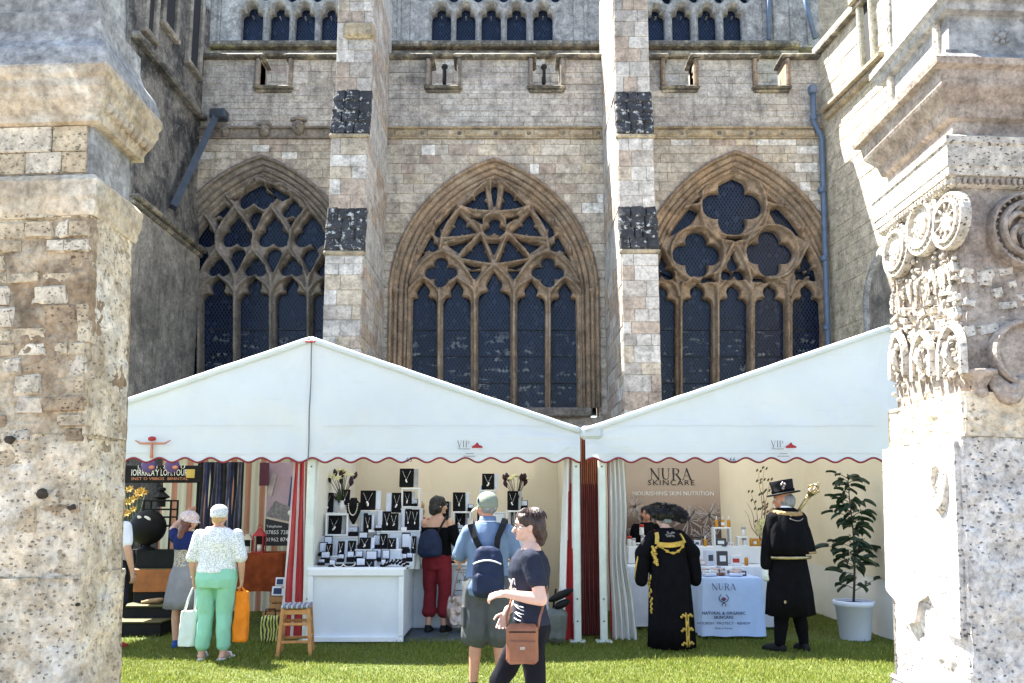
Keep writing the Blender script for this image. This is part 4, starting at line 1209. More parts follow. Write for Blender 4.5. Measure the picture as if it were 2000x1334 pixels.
# oval shell-like hole low on the side
p = PX(1856, 948, RX); m = MB(); m.smooth = True
Rs = Matrix.Rotation(-math.pi / 2, 3, 'Y')
m.lathe([(.05, .0), (.055, .035), (.075, .045), (.09, .02), (.095, -.01)], (RX - .02, p.y, p.z), 18, Rs, sx=1.9, sy=1.0, cap=False); o = m.build('oval_carving', M['carved'], right_pier)
m = MB(); m.smooth = True
for k in range(22): m.ball((RX - .02, p.y + rr.uniform(-.04, .04), p.z + rr.uniform(-.09, .09)), (.02, .012, .016), 6, 4)
tag(m.build('relief', M['carved'], o), kind='stuff')
# dentils and cornices
dn = MB()
molding(RX + .02, XR2, RY0 + .02, RY1 - .02, [(0, q2 - .06), (.025, q2 - .05), (.025, q2 - .005), (.05, q2), (.055, q2 + .05), (.06, q2 + .055), (.06, q3 - .03), (.07, q3 - .02), (.07, q3 + .02), (.0, q3 + .06)], 'architrave', M['carved'], right_pier)
for i in range(26):
    y = RY0 + .02 + i * (RY1 - RY0 - .04) / 25; d = MB(); d.box((RX - .015, y, q2 - .03), (.035, .018, .035), .004); d.build('dentil', M['carved'], right_pier)
for i in range(18):
    x = RX + .03 + i * .037; d = MB(); d.box((x, RY0 - .015, q2 - .03), (.018, .035, .035), .004); d.build('dentil', M['carved_d'], right_pier)
qa = zr(262)
molding(RX + .04, XR2, RY0 + .04, RY1 - .04, [(0, q3), (0, zr(232)), (.03, zr(226)), (.05, zr(205)), (.11, zr(182)), (.12, zr(176)), (.13, zr(150)), (.17, zr(146)), (.18, q5), (.14, q5 + .015)], 'cornice', M['carved_d'], right_pier)
molding(RX + .04, XR2, RY0 + .04, RY1 - .04, [(.14, q5 + .01), (.10, q5 + .05), (.07, zr(110)), (.05, zr(104)), (.05, zr(98)), (0, zr(92)), (-.01, q6 + .02)], 'upper_stage', M['greycap'], right_pier)
molding(RX + .04, XR2, RY0 + .04, RY1 - .04, [(-.01, q6), (.04, q6 + .01), (.05, q6 + .05), (.08, q6 + .07), (.08, q6 + .12), (.0, q6 + .16), (0, q6 + .9)], 'top_cornice', M['greycap'], right_pier)
p = P(1935, 66, RY0 + .04); m = MB(); m.smooth = True
for a, b_, s_ in ((0, 0, .035), (0, .04, .02), (.03, .02, .016), (-.03, .02, .016), (.035, -.03, .02), (-.035, -.03, .02), (0, -.045, .02)): m.ball(p + Vector((a, .01, b_)), (s_, .03, s_), 8, 5)
m.build('carved_flower', M['greycap'], right_pier)
# recessed panel on the side of the upper stage
m = MB()
zt0, zt1 = q5 + .14, q5 + 1.2
m.add([], [])
for y in (RY0 + .16, RY1 - .14): m.box((RX + .035, y, (zt0 + zt1) / 2), (.05, .05, zt1 - zt0), .015)
m.box((RX + .035, (RY0 + RY1) / 2, zt0), (.06, RY1 - RY0 - .2, .05), .015)
for s_ in (-1, 1): m.box((RX + .02, (RY0 + RY1) / 2 + s_ * .28, zt0 + .36), (.08, .07, .05), .02)
m.build('panel_frame', M['carved'], right_pier)
# both old piers lean a little outwards at the foot
left_pier.location += Vector((.06, 0, -.02)); left_pier.rotation_euler = (0, -.033, 0)
right_pier.location += Vector((-.085, 0, -.02)); right_pier.rotation_euler = (0, .034, 0)
# ---------------------------------------------------------------- cloth, print and metal of the marquees
M['pvc'] = pvc('white_canvas', (.68, .725, .755), .24)
M['pvc_in'] = pvc('cream_lining', (.74, .66, .52), .05)
M['pvc_wall'] = pvc('white_side_canvas', (.74, .72, .68), .08)
M['trim'] = plain('dark_red_piping', (.22, .018, .022), .6)
M['red'] = plain('red_canvas', (.33, .018, .02), .6, .2, 5)
M['orange'] = plain('salmon_canvas', (.55, .22, .13), .6, .15, 5)
M['pole'] = plain('tent_pole', (.60, .64, .58), .45, .12, 4)
M['ink'] = plain('black_print', (.02, .02, .025), .7)
M['inkgrey'] = plain('grey_print', (.16, .15, .15), .7)
M['inkblue'] = plain('dark_blue_print', (.03, .04, .10), .7)
M['wtext'] = plain('white_print', (.75, .75, .75), .7)
M['wpaint'] = plain('white_paint', (.74, .76, .78), .45, .05, 3, .08)
M['black'] = plain('black_matt', (.007, .007, .008), .65, .3, 8, spec=.2)
M['wood'] = plain('stool_wood', (.42, .20, .07), .5, .3, 12, .1)
M['tarp'] = plain('grey_groundsheet', (.06, .075, .11), .5, .4, 6, .5, 8)

def text(s, size, loc, mat_, parent, name='lettering', space=1.0, align='CENTER', rx=math.pi / 2, rz=0.0, ext=.0008, bold=0.0, sx=1.0):
    cu = bpy.data.curves.new(name, 'FONT'); cu.body = s; cu.size = size; cu.align_x = align; cu.extrude = ext
    cu.space_character = space; cu.offset = bold; cu.resolution_u = 2
    ob = bpy.data.objects.new(name, cu); C.objects.link(ob)
    me = bpy.data.meshes.new_from_object(ob.evaluated_get(bpy.context.evaluated_depsgraph_get()))
    bpy.data.objects.remove(ob); bpy.data.curves.remove(cu)
    R = Matrix.Rotation(rz, 4, 'Z') @ Matrix.Rotation(rx, 4, 'X') @ Matrix.Diagonal((sx, 1, 1, 1))
    me.transform(R)
    off = world_loc(parent) if parent is not None else Vector((0, 0, 0))
    return link_mesh(name, me, parent, mat_, Vector(loc) - off)

SERIF = {'N': (.9, [((.14, 0), (.14, 1), .05), ((.10, 1), (.78, 0), .13), ((.80, 0), (.80, 1), .05), ((.02, 0), (.26, 0), .03), ((.0, 1), (.2, 1), .03), ((.68, 1), (.92, 1), .03)]),
         'U': (.86, [((.16, 1), (.16, .32), .13), ((.16, .32), (.24, .1), .11), ((.24, .1), (.44, .02), .07), ((.44, .02), (.64, .12), .05), ((.64, .12), (.70, .34), .045), ((.70, .34), (.70, 1), .045), ((.02, 1), (.3, 1), .03), ((.58, 1), (.82, 1), .03)]),
         'R': (.84, [((.16, 0), (.16, 1), .13), ((.16, .98), (.46, .98), .04), ((.46, .98), (.62, .88), .07), ((.62, .88), (.64, .74), .12), ((.64, .74), (.6, .58), .08), ((.6, .58), (.42, .5), .05), ((.42, .5), (.16, .5), .04), ((.42, .5), (.78, 0), .13), ((.02, 0), (.3, 0), .03), ((.02, 1), (.2, 1), .03), ((.7, 0), (.9, 0), .03)]),
         'A': (.86, [((.1, 0), (.44, 1), .05), ((.42, 1), (.78, 0), .13), ((.22, .34), (.62, .34), .035), ((0, 0), (.22, 0), .03), ((.64, 0), (.9, 0), .03)]),
         'V': (.8, [((.1, 1), (.42, 0), .13), ((.42, 0), (.7, 1), .05), ((0, 1), (.24, 1), .03), ((.58, 1), (.8, 1), .03)]),
         'I': (.36, [((.18, 0), (.18, 1), .13), ((.04, 0), (.32, 0), .03), ((.04, 1), (.32, 1), .03)]),
         'P': (.72, [((.16, 0), (.16, 1), .13), ((.16, .98), (.44, .98), .04), ((.44, .98), (.6, .86), .07), ((.6, .86), (.62, .72), .12), ((.62, .72), (.56, .56), .07), ((.56, .56), (.16, .48), .04), ((.02, 0), (.3, 0), .03)])}
def serif(word, h, c, mat_, parent, track=.08, depth=.002, to=None):
    """thick-and-thin capitals, centred on c, in the x-z plane"""
    Wd = sum(SERIF[q][0] + track for q in word) - track
    x = -Wd / 2; m = MB(); k = 0
    for q in word:
        w, st = SERIF[q]
        for (ax, az), (bx, bz), th in st:
            a = Vector((x + ax, 0, az - .5)) * h; b = Vector((x + bx, 0, bz - .5)) * h
            d = (b - a).normalized(); nrm = Vector((-d.z, 0, d.x)) * th * h / 2; d = d * th * h * .3
            k += 1; yy = Vector((0, -depth - .0002 * (k % 7), 0))
            pts = [a - d - nrm, b + d - nrm, b + d + nrm, a - d + nrm]
            if (pts[1] - pts[0]).cross(pts[3] - pts[0]).y > 0: pts = pts[::-1]
            pts = [p + yy for p in pts]
            m.add([Vector(c) + (to @ p if to else p) for p in pts], [(0, 1, 2, 3)])
        x += w + track
    return m.build('lettering', mat_, parent)

YT = 9.35; YB = 12.25
ZV = P(1000, 899, YT).z; ZE = P(1130, 842, YT).z; ZA = P(612, 664, YT).z
PER = 49.5 / F_PX * YT * 1.003
def scallop(x): return ZV + .027 * math.cos(2 * math.pi * (x - X_PH) / PER)
X_PH = P(1108, 890, YT).x

def marquee(name, label, x0, xa, x1, za):
    o = thing(name, label, 'marquee', ((x0 + x1) / 2, YT, 0))
    def ztop(x):
        return ZE + (za - ZE) * (1 - (abs(x - xa) / ((xa - x0) if x < xa else (x1 - xa))))
    n = int((x1 - x0) / .025); r = random.Random(int(x0 * 10))
    g = MB(); g.smooth = True
    def wob(x, z): return .042 * mnoise.noise(Vector((x * 1.1, z * 1.6, 3.1))) + .016 * mnoise.noise(Vector((x * 4 + z * 3.4, z * 2.2 - x * .8, 7))) + .007 * abs(mnoise.noise(Vector((x * 2.2 - z * 5, z * 2.0, 17))))
    def folds(x, z):
        w = 0
        for cx_, cz_, k_ in ((xa, za, 22), (x0, ZE - .1, 16), (x1, ZE - .1, 16), (xa, ZV, 14)):
            dx, dz = x - cx_, z - cz_; r_ = math.hypot(dx, dz); w += .016 * math.exp(-r_ / .9) * min(1, r_ * 4) * mnoise.noise(Vector((math.atan2(dz, dx) * k_ * .35, r_ * .6, cx_)))
        return w * 1.6
    def fn(u, v):
        x = x0 + (x1 - x0) * u; b = scallop(x); t = ztop(x) - .02
        z = b + (t - b) * v
        return (x, YT + (wob(x, z) + folds(x, z)) * (.2 + .8 * math.sin(math.pi * min(1, v * 1.05)) ** .7 if 0 < v < .95 else .2) - .02 * (1 - v), z)
    g.sheet(fn, n, 40); g.build('gable_canvas', M['pvc'], o)
    pts = [Vector(fn(i / (n * 1.0), 0)) + Vector((0, -.006, 0)) for i in range(n + 1)]
    t = MB(); t.smooth = True; t.tube(pts, .0115, 6); t.build('red_piping', M['trim'], o)
    # roof slopes and their rolled front edges
    for xe in (x0, x1):
        rf = MB(); rf.smooth = True
        def fr(u, v, xe=xe):
            x = xa + (xe - xa) * u; y = YT - .02 + (YB + .1 - YT) * v
            sag = -.03 * math.sin(math.pi * u) * math.sin(math.pi * v)
            return (x, y, ztop(x) + .012 + sag)
        rf.sheet(fr, 16, 10); rf.build('roof_canvas', M['pvc'], o)
        ed = MB(); ed.smooth = True
        q = [Vector((xa + (xe - xa) * i / 30, YT - .02 + .004 * mnoise.noise(Vector((i * .7, 0, 0))), ztop(xa + (xe - xa) * i / 30) + .002 + .006 * mnoise.noise(Vector((i * .45, 5, 0))))) for i in range(31)]
        ed.tube(q, .038, 10); ed.build('rolled_roof_edge', M['pvc'], o)
    return o, ztop
tent1, zt1 = marquee('marquee', 'white gabled marquee with the jewellery stall and a second stall inside', -5.55, -2.40, .80, ZA)
tent2, zt2 = marquee('marquee', 'white gabled marquee behind the right pier with the skincare stall inside', .86, 4.5, 8.1, ZA + .14)
# seam down the middle of the left gable
sm = MB(); sm.tube([(-2.385 + .004 * math.sin(i), YT - .03 + .0, ZV + (ZA - ZV - .03) * i / 12) for i in range(13)], .007, 5); sm.build('seam', M['inkgrey'], tent1)
tp = MB(); tp.box(P(606, 667, YT - .06), (.12, .02, .025), .008); tp.build('ridge_cap', M['red'], tent1)
# printed marks on the gables
def print_marks(t, px, y_, num, npx):
    p = P(px, 867, YT - .075)
    serif('VIP', .072, (P(px - 12, 867, YT - .075)), M['inkgrey'], t)
    text('Marquees', .036, P(px - 11, 878, YT - .08), M['inkgrey'], t)
    text('01460 000000', .02, P(px + 3, 885, YT - .08), M['inkgrey'], t) if False else None
    ic = MB(); q = P(px + 15, 873, YT - .075)
    ic.prism([(q.x - .062, q.z - .012), (q.x + .062, q.z - .012), (q.x + .062, q.z + .008), (q.x + .02, q.z + .026), (q.x + .012, q.z + .045), (q.x, q.z + .056), (q.x - .012, q.z + .042), (q.x - .03, q.z + .024), (q.x - .062, q.z + .008)], q.y - .002, q.y)
    ic.build('printed_tent_emblem', M['red'], t)
    m = MB()
    for k, w in ((0, .09), (1, .14)):
        c_ = P(px, 886 + k * 5, YT - .08); m.box(c_, (w, .001, .007))
    for i_, mm in enumerate((m,)): mm.build('small_print_line', M['inkgrey'], t)
    n_ = text(num, .075, P(npx, 902, YT - .065), M['inkblue'], t)
for t_, xs_ in ((tent1, ((-4.6, -2.55), (-2.2, .5))), (tent2, ((1.1, 4.3),))):
    for xa_, xb_ in xs_:
        for z_ in (ZV + .075, ZV + .40):
            w_ = MB(); n_ = 40
            w_.tube([(xa_ + (xb_ - xa_) * i / n_, YT - .062, z_ + .006 * mnoise.noise(Vector((xa_ + i * .21, z_ * 3, 0)))) for i in range(n_ + 1)], .0035, 4); w_.build('welded_seam', M['pvc_wall'], t_)
print_marks(tent1, 917, 0, '65', 799); print_marks(tent2, 1530, 0, '66', 1431)
# red and white ornament on the gable at the far left
em = MB(); em.smooth = True; p = P(297, 858, YT - .07)
em.tube([P(264, 860, YT - .06), P(274, 866, YT - .06), P(297, 866, YT - .06), P(322, 866, YT - .06), P(333, 860, YT - .06)], [.006, .012, .015, .012, .006], 6)
em.tube([P(297, 866, YT - .06), P(296, 895, YT - .06)], [.016, .02], 6); em.build('painted_ornament', M['orange'], tent1)
em = MB(); em.smooth = True; em.ball(P(297, 857, YT - .07), (.05, .02, .03), 8, 5); em.build('ornament_flower', M['red'], tent1)

# ---------------------------------------------------------------- tent walls, poles, curtains
def wall_sheet(pts, z0, z1, mat_, parent, name, amp=.02, f=3.0):
    m = MB(); m.smooth = True; n = len(pts) - 1
    cum = [0]
    for a, b in zip(pts, pts[1:]): cum.append(cum[-1] + math.dist(a, b))
    def at_(s):
        for i in range(n):
            if s <= cum[i + 1] + 1e-6:
                t = (s - cum[i]) / (cum[i + 1] - cum[i]); a, b = pts[i], pts[i + 1]
                return Vector((a[0] + (b[0] - a[0]) * t, a[1] + (b[1] - a[1]) * t, 0)), Vector((b[1] - a[1], a[0] - b[0], 0)).normalized()
        return Vector((pts[-1][0], pts[-1][1], 0)), Vector((0, 1, 0))
    L = cum[-1]
    def fn(u, v):
        p, nn = at_(u * L)
        zz = min(z1, (zt1 if parent is tent1 else zt2)(p.x) - .03)
        w = amp * mnoise.noise(Vector((u * L * f, v * 1.4, parent.location.x))) + amp * .8 * mnoise.noise(Vector((u * L * 1.2, v * 2.5, 4)))
        return p + nn * w + Vector((0, 0, z0 + (zz - z0) * v))
    m.sheet(fn, int(L / .06) + 2, 22)
    return m.build(name, mat_, parent)
wall_sheet([(-2.40, YB - .05), (.72, YB - .05)], .02, 3.0, M['pvc_in'], tent1, 'back_wall', .012)
wall_sheet([(.70, YB - .05), (.70, YT + .25)], .02, 2.4, M['pvc_in'], tent1, 'side_wall', .012)
wall_sheet([(-2.38, YB - .05), (-2.38, YT + .1)], .02, 2.9, M['pvc_wall'], tent1, 'partition', .01)
wall_sheet([(1.12, YB - .05), (4.2, YB - .05), (4.42, YB - .2), (4.46, YB - .5), (4.44, YT + .05)], .7, 3.2, M['pvc_in'], tent2, 'back_wall', .025, 2.0)
wall_sheet([(1.12, YB - .06), (4.2, YB - .06), (4.42, YB - .21), (4.455, YB - .5), (4.43, YT + .05)], .015, .72, M['pvc_wall'], tent2, 'wall_skirt', .02, 2.0)
wall_sheet([(1.12, YB - .05), (1.12, YT + .2)], .02, 2.4, M['pvc_wall'], tent2, 'side_wall', .02)
def pole(px, t, w=.085):
    p = G(px, 1258); x = p.x; m = MB(); m.box((x, YT + .06, 1.2), (w, .06, 2.4), .012); m.box((x, YT + .06, .02), (w + .1, .16, .03), .008)
    o = m.build('tent_pole', M['pole'], t)
    b = MB()
    for z in (.25, .5, 2.02): b.ball((x, YT + .028, z), (.012, .006, .012), 8, 4)
    b.build('pole_bolt', M['inkgrey'], o)
pole(1129, tent1); pole(1181, tent2); pole(596, tent1, .10)
def curtain(name, t, top, bot, z0, z1, y, folds, amp, mats, stripe, waist=None):
    """pleated cloth; stripe(u) picks the material"""
    m = MB(); m.smooth = True; n = folds * 10; nv = 24
    def fn(u, v):
        a = bot[0] + (top[0] - bot[0]) * v; b = bot[1] + (top[1] - bot[1]) * v
        if waist: 
            k = math.exp(-((v - waist[0]) / .16) ** 2); a += (waist[1] - a) * k; b += (waist[2] - b) * k
        x = a + (b - a) * u
        yy = y + amp * math.sin(u * folds * 2 * math.pi + .6 * math.sin(v * 4)) * (1 - .3 * v) + .02 * mnoise.noise(Vector((u * 4, v * 3, y)))
        return (x + .006 * mnoise.noise(Vector((u * 9, v * 5, 2))), yy, z0 + (z1 - z0) * v)
    vs = [fn(i / n, j / nv) for j in range(nv + 1) for i in range(n + 1)]
    base = len(m.v); m.v.extend(vs)
    for j in range(nv):
        for i in range(n):
            m.f.append([j * (n + 1) + i, j * (n + 1) + i + 1, (j + 1) * (n + 1) + i + 1, (j + 1) * (n + 1) + i]); m.m.append(stripe(i / n, j / nv)); m.sm.append(True)
    return m.build(name, mats, t)
gx = lambda px, y=YT: (px - 1000) / F_PX * y * 1.005
RW = [M['red'], M['pvc_wall']]
curtain('curtain', tent1, (gx(574), gx(593)), (gx(556), gx(603)), .06, 2.3, YT + .10, 2, .03, RW, lambda u, v: 1 if (u < .10 or .40 < u < .52 or u > .90) else 0)
curtain('curtain', tent1, (gx(603), gx(622)), (gx(602), gx(613)), .3, 2.3, YT + .13, 1, .02, RW, lambda u, v: 0 if .18 < u < .72 else 1)
curtain('curtain', tent1, (gx(1103), gx(1123)), (gx(1086), gx(1127)), .03, 2.3, YT + .11, 2, .035, RW, lambda u, v: 0 if (.5 - .2 * (1 - v) < u < .62 + .14 * (1 - v)) else 1)
curtain('curtain', tent2, (gx(1187), gx(1218)), (gx(1190), gx(1240)), .03, 2.3, YT + .16, 4, .06, [M['pvc_wall'], M['red']], lambda u, v: 1 if u < .07 else 0, (.45, gx(1188), gx(1222)))
curtain('folded_canvas', tent1, (gx(1138), gx(1174)), (gx(1138), gx(1174)), .04, 2.42, YT + .42, 9, .045, [plain('maroon_canvas', (.24, .04, .035), .6, .3, 6), M['orange'], plain('rose_canvas', (.46, .20, .17), .6)], lambda u, v: (2 if int(u * 27) % 3 == 0 else 0) if v < .74 else (1 if int(u * 27) % 3 else 0))  # orange light on the upper cloth is painted in as salmon
# stiff white strip between the tents
st_ = MB(); st_.box(((gx(1138) + gx(1172)) / 2, YT - .0, ZE - .02), (.27, .1, .16), .04); st_.build('gutter_canvas', M['pvc'], tent1)
ts = MB(); ts.sheet(lambda u, v: (-2.3 + 3.0 * u, 9.42 + 1.35 * v, .012 + .014 * mnoise.noise(Vector((u * 9, v * 7, 1)))), 40, 16); ts.smooth = True
tag(ts.top('groundsheet', M['tarp'], 'crumpled dark grey groundsheet under the jewellery stall', 'groundsheet', None, (-.8, 10.1, 0)))
# ---------------------------------------------------------------- people
def skin_mat(name, col):
    t = NT(name); co = t.coord('obj')
    c = t.ramp(t.noise(co, 14, 4, .6), [(.3, tuple(k * .9 for k in col)), (.7, tuple(min(1, k * 1.06) for k in col))])
    return t.done(c, .5, t.bump(t.noise(co, 120, 3, .5), .1, .004), 0, .35)
M['skin'] = skin_mat('skin', (.52, .30, .21)); M['skin_p'] = skin_mat('pale_skin', (.60, .38, .29)); M['skin_r'] = skin_mat('ruddy_skin', (.50, .24, .16))
def fabric(name, col, var=.15, scale=7, bscale=160, bump=.25, rough=.85, fold=.35):
    t = NT(name); co = t.coord('obj')
    c = t.ramp(t.noise(co, scale, 5, .6), [(.3, tuple(k * (1 - var) for k in col)), (.7, tuple(min(1, k * (1 + var)) for k in col))])
    nr = t.bump(t.noise(co, bscale, 2, .5), bump, .003)
    nr = t.bump(t.noise(t.mapped(co, (1, 1, .5)), 9, 4, .55, .5), fold, .03, nr)
    return t.done(c, rough, nr, 0, .08)
def lace_mat(name, a, b, scale, lo=.42):
    t = NT(name); co = t.coord('obj')
    v = t.n('ShaderNodeTexVoronoi'); v.inputs['Scale'].default_value = scale; t.l(co, v.inputs['Vector'])
    f = t.ramp(v.outputs['Distance'], [(lo - .1, 1.0), (lo + .1, 0.0)])
    c = t.mix(f, a, b)
    return t.done(c, .85, t.bump(f, .4, .006), 0, .15)
def hair_mat(name, a, b):
    t = NT(name); co = t.coord('obj')
    f = t.noise(t.mapped(co, (40, 40, 5)), 2.2, 5, .6)
    return t.done(t.ramp(f, [(.3, a), (.7, b)]), .42, t.bump(f, .6, .012), 0, .4)
M['hair_dark'] = hair_mat('dark_brown_hair', (.012, .007, .006), (.06, .03, .022))
M['hair_black'] = hair_mat('black_hair', (.004, .0035, .004), (.016, .014, .016))
M['hair_red'] = hair_mat('auburn_hair', (.06, .015, .012), (.14, .045, .03))
M['hair_grey'] = hair_mat('grey_hair', (.10, .11, .12), (.30, .31, .33))
M['hair_blond'] = hair_mat('blond_hair', (.30, .17, .07), (.55, .36, .18))
M['eyew'] = plain('eye_white', (.7, .7, .68), .2); M['eyed'] = plain('eye_dark', (.02, .015, .012), .2); M['lips'] = plain('lips', (.42, .14, .12), .4)
M['leather'] = plain('brown_leather', (.20, .075, .035), .45, .25, 9, .25, 90)
M['blackcloth'] = fabric('black_cloth', (.0045, .0045, .006), .3, rough=.9, fold=.8)
M['gold'] = plain('gold_braid', (.50, .33, .07), .45, .25, 30, .4, 120, .6)
M['golddull'] = plain('gold_metal', (.40, .32, .19), .36, .3, 20, .4, 60, .9)

def fuse(m, voxel, smooth=2, fac=.5, wrinkle=0.0, wscale=6.0, seed=0.0, wz=.5):
    me0 = m.mesh('tmp'); ob = bpy.data.objects.new('tmp', me0); C.objects.link(ob)
    r = ob.modifiers.new('r', 'REMESH'); r.mode = 'VOXEL'; r.voxel_size = voxel; r.adaptivity = 0
    if smooth:
        s = ob.modifiers.new('s', 'SMOOTH'); s.factor = fac; s.iterations = smooth
    dg = bpy.context.evaluated_depsgraph_get(); dg.update()
    me = bpy.data.meshes.new_from_object(ob.evaluated_get(dg))
    bpy.data.objects.remove(ob); bpy.data.meshes.remove(me0)
    if wrinkle:
        n = len(me.vertices); co = np.empty(n * 3); no = np.empty(n * 3)
        me.vertices.foreach_get('co', co); me.vertices.foreach_get('normal', no)
        co = co.reshape(-1, 3); no = no.reshape(-1, 3)
        d = np.array([mnoise.noise(Vector((p[0] * wscale + seed, p[1] * wscale, p[2] * wscale * wz))) + .5 * mnoise.noise(Vector((p[0] * wscale * 2.3, p[1] * wscale * 2.3 + seed, p[2] * wscale * 2.3 * wz + p[0] * 4))) for p in co])
        co = co + no * (d * wrinkle)[:, None]
        me.vertices.foreach_set('co', co.ravel())
    me.polygons.foreach_set('use_smooth', [True] * len(me.polygons)); me.update()
    return me
def fpart(name, m, voxel, mat_, parent, **kw): return link_mesh(name, fuse(m, voxel, **kw), parent, mat_)

class Person:
    def __init__(s, label, pos, rz, H, skin, width=1.0, group=None, head=(0, 0, 0), lean=0.0, **j):
        """forward is +y and right is +x; joints are given for a height of 1.75"""
        s.k = k = H / 1.75; s.w = width; s.skin = skin
        s.o = thing('person', label, 'person', pos, rz, group)
        J = dict(hipL=(-.09, 0, .91), hipR=(.09, 0, .91), kneeL=(-.10, .02, .50), kneeR=(.10, .02, .50), ankL=(-.105, -.02, .08), ankR=(.105, -.02, .08),
                 shL=(-.172, 0, 1.385), shR=(.172, 0, 1.385), elL=(-.235, -.02, 1.13), elR=(.235, -.02, 1.13), wrL=(-.25, .05, .88), wrR=(.25, .05, .88))
        for n in J:
            if n in j: J[n] = j.pop(n)
        s.lean = lean
        for n, v in J.items():
            v = Vector(v)
            if n[:2] in ('hi', 'kn', 'an', 'sh', 'el', 'wr'):
                if n[:2] in ('sh', 'hi'): v.x *= width
                elif n[:2] in ('el', 'wr'): v.x += math.copysign(.185 * (width - 1), v.x)
            if n[:2] == 'sh': v = v + s.bend(v.z)
            J[n] = v * k
        s.J = J
        s.hy, s.hp, s.hr = head
        s.neck = (Vector((0, -.005, 1.50)) + s.bend(1.5)) * k
        s.HR = (Matrix.Rotation(s.hy, 3, 'Z') @ Matrix.Rotation(s.hp, 3, 'X') @ Matrix.Rotation(s.hr, 3, 'Y'))
        s.opt = j
    def bend(s, z):
        t = max(0, z - .95); return Vector((0, s.lean * t, -abs(s.lean) * t * .18))
    def h(s, x, y, z):
        """a point of the head, from the neck top"""
        return s.neck + s.HR @ (Vector((x, y, z)) * s.k)
    def torso(s, m, e=0.0, z0=.86, z1=1.49, flare=0.0, n=26, chest=1.0, belly=0.0):
        prof = [(.80, .155, .11, -.005), (.90, .172, .122, -.01), (.97, .165, .115, 0), (1.08, .145, .10, .005), (1.18, .148, .105, .01), (1.30, .165, .118, .012), (1.38, .155, .10, .005), (1.44, .105, .075, -.005), (1.49, .062, .058, -.01)]
        zs = [z for z, *_ in prof if z0 < z < z1]; zs = [z0] + zs + [z1]; rings = []
        for z in zs:
            rx = np.interp(z, [p[0] for p in prof], [p[1] for p in prof]); ry = np.interp(z, [p[0] for p in prof], [p[2] for p in prof]); oy = np.interp(z, [p[0] for p in prof], [p[3] for p in prof])
            rx = (rx * s.w + e + flare * max(0, 1.0 - z)) ; ry = (ry * (.6 + .4 * s.w) + e + flare * max(0, 1.0 - z) * .8)
            if 1.15 < z < 1.4: ry *= chest
            if z < 1.25: ry += belly * (1.25 - z)
            b = s.bend(z)
            rings.append([(Vector((rx * math.cos(a), oy + ry * math.sin(a), z)) + b) * s.k for a in [2 * math.pi * i / n for i in range(n)]])
        m.rings(rings)
    def limb(s, m, pts, rs, n=12):
        for a, b, ra, rb in zip(pts, pts[1:], rs, rs[1:]): m.cone2(a, b, ra * s.k, rb * s.k, n)
    def arm(s, m, side, e=0.0, frac=2.0):
        a, b, c = s.J['sh' + side], s.J['el' + side], s.J['wr' + side]
        if frac <= 1:
            p = a.lerp(b, frac); s.limb(m, [a, p], [.056 + e, .056 + (.042 - .056) * frac + e * 1.2])
        else:
            p = b.lerp(c, frac - 1); s.limb(m, [a, b], [.056 + e, .042 + e])
            s.limb(m, [b, b.lerp(p, .35), p], [.042 + e, .042 + e, (.042 + (.027 - .042) * (frac - 1)) + e])
    def leg(s, m, side, e=0.0, frac=2.0, top=.088, cuff=0.0):
        a, b, c = s.J['hip' + side], s.J['knee' + side], s.J['ank' + side]; w = .5 + .5 * s.w
        if frac <= 1:
            p = a.lerp(b, frac); s.limb(m, [a, p], [top * w + e, (top + (.06 - top) * frac) * w + e + cuff])
        else:
            p = b.lerp(c, frac - 1)
            s.limb(m, [a, b], [top * w + e, .058 * w + e])
            q = b.lerp(c, .32); back = Vector((0, -.012, 0)) * s.k
            if frac > 1.35: s.limb(m, [b, q + back, p], [.058 * w + e, .056 * w + e, (.056 + (.037 - .056) * (frac - 1.3) / .7) * w + e + cuff])
            else: s.limb(m, [b, p], [.058 * w + e, .056 * w + e + cuff])
    def hand(s, m, side, d=None, n=None, curl=.35, spread=.0):
        w = s.J['wr' + side]; k = s.k
        if d is None: d = (w - s.J['el' + side])
        d = Vector(d).normalized()
        sg = -1 if side == 'L' else 1
        n = Vector(n) if n is not None else Vector((-sg, 0, 0))     # where the palm looks
        n = (n - d * n.dot(d)).normalized()
        t = d.cross(n) * sg                                          # towards the thumb
        R = Matrix((t, n, d)).transposed()
        m.ball(w + d * .046 * k, (.038 * k, .017 * k, .056 * k), 10, 6, R); m.cone2(w - d * .02 * k, w + d * .03 * k, .026 * k, .026 * k, 8)
        for i, L in enumerate((.070, .079, .074, .058)):
            b = w + (d * .088 + t * (.031 - .0205 * i)) * k
            c1 = curl * (1 + .12 * i); d1 = (d * math.cos(c1) + n * math.sin(c1) + t * (.10 - .07 * i) * (1 + spread)).normalized(); d2 = (d * math.cos(c1 * 2.3) + n * math.sin(c1 * 2.3)).normalized()
            p1 = b + d1 * L * .52 * k; p2 = p1 + d2 * L * .48 * k
            m.cone2(b - d * .02 * k, p1, .0092 * k, .0085 * k, 8); m.cone2(p1, p2, .0085 * k, .007 * k, 8)
        b = w + (d * .028 + t * .030) * k; p1 = b + (d * .55 + t * .7 + n * .35).normalized() * .042 * k; p2 = p1 + (d * .85 + t * .25 + n * .5).normalized() * .034 * k
        m.cone2(b, p1, .0125 * k, .011 * k, 8); m.cone2(p1, p2, .011 * k, .0085 * k, 8)
        return w + d * .10 * k + n * .02 * k
    def foot_dir(s, side):
        d = Vector(s.opt.get('toe' + side, (math.copysign(.2, s.J['ank' + side].x), 1, 0))); d.z = 0; return d.normalized()
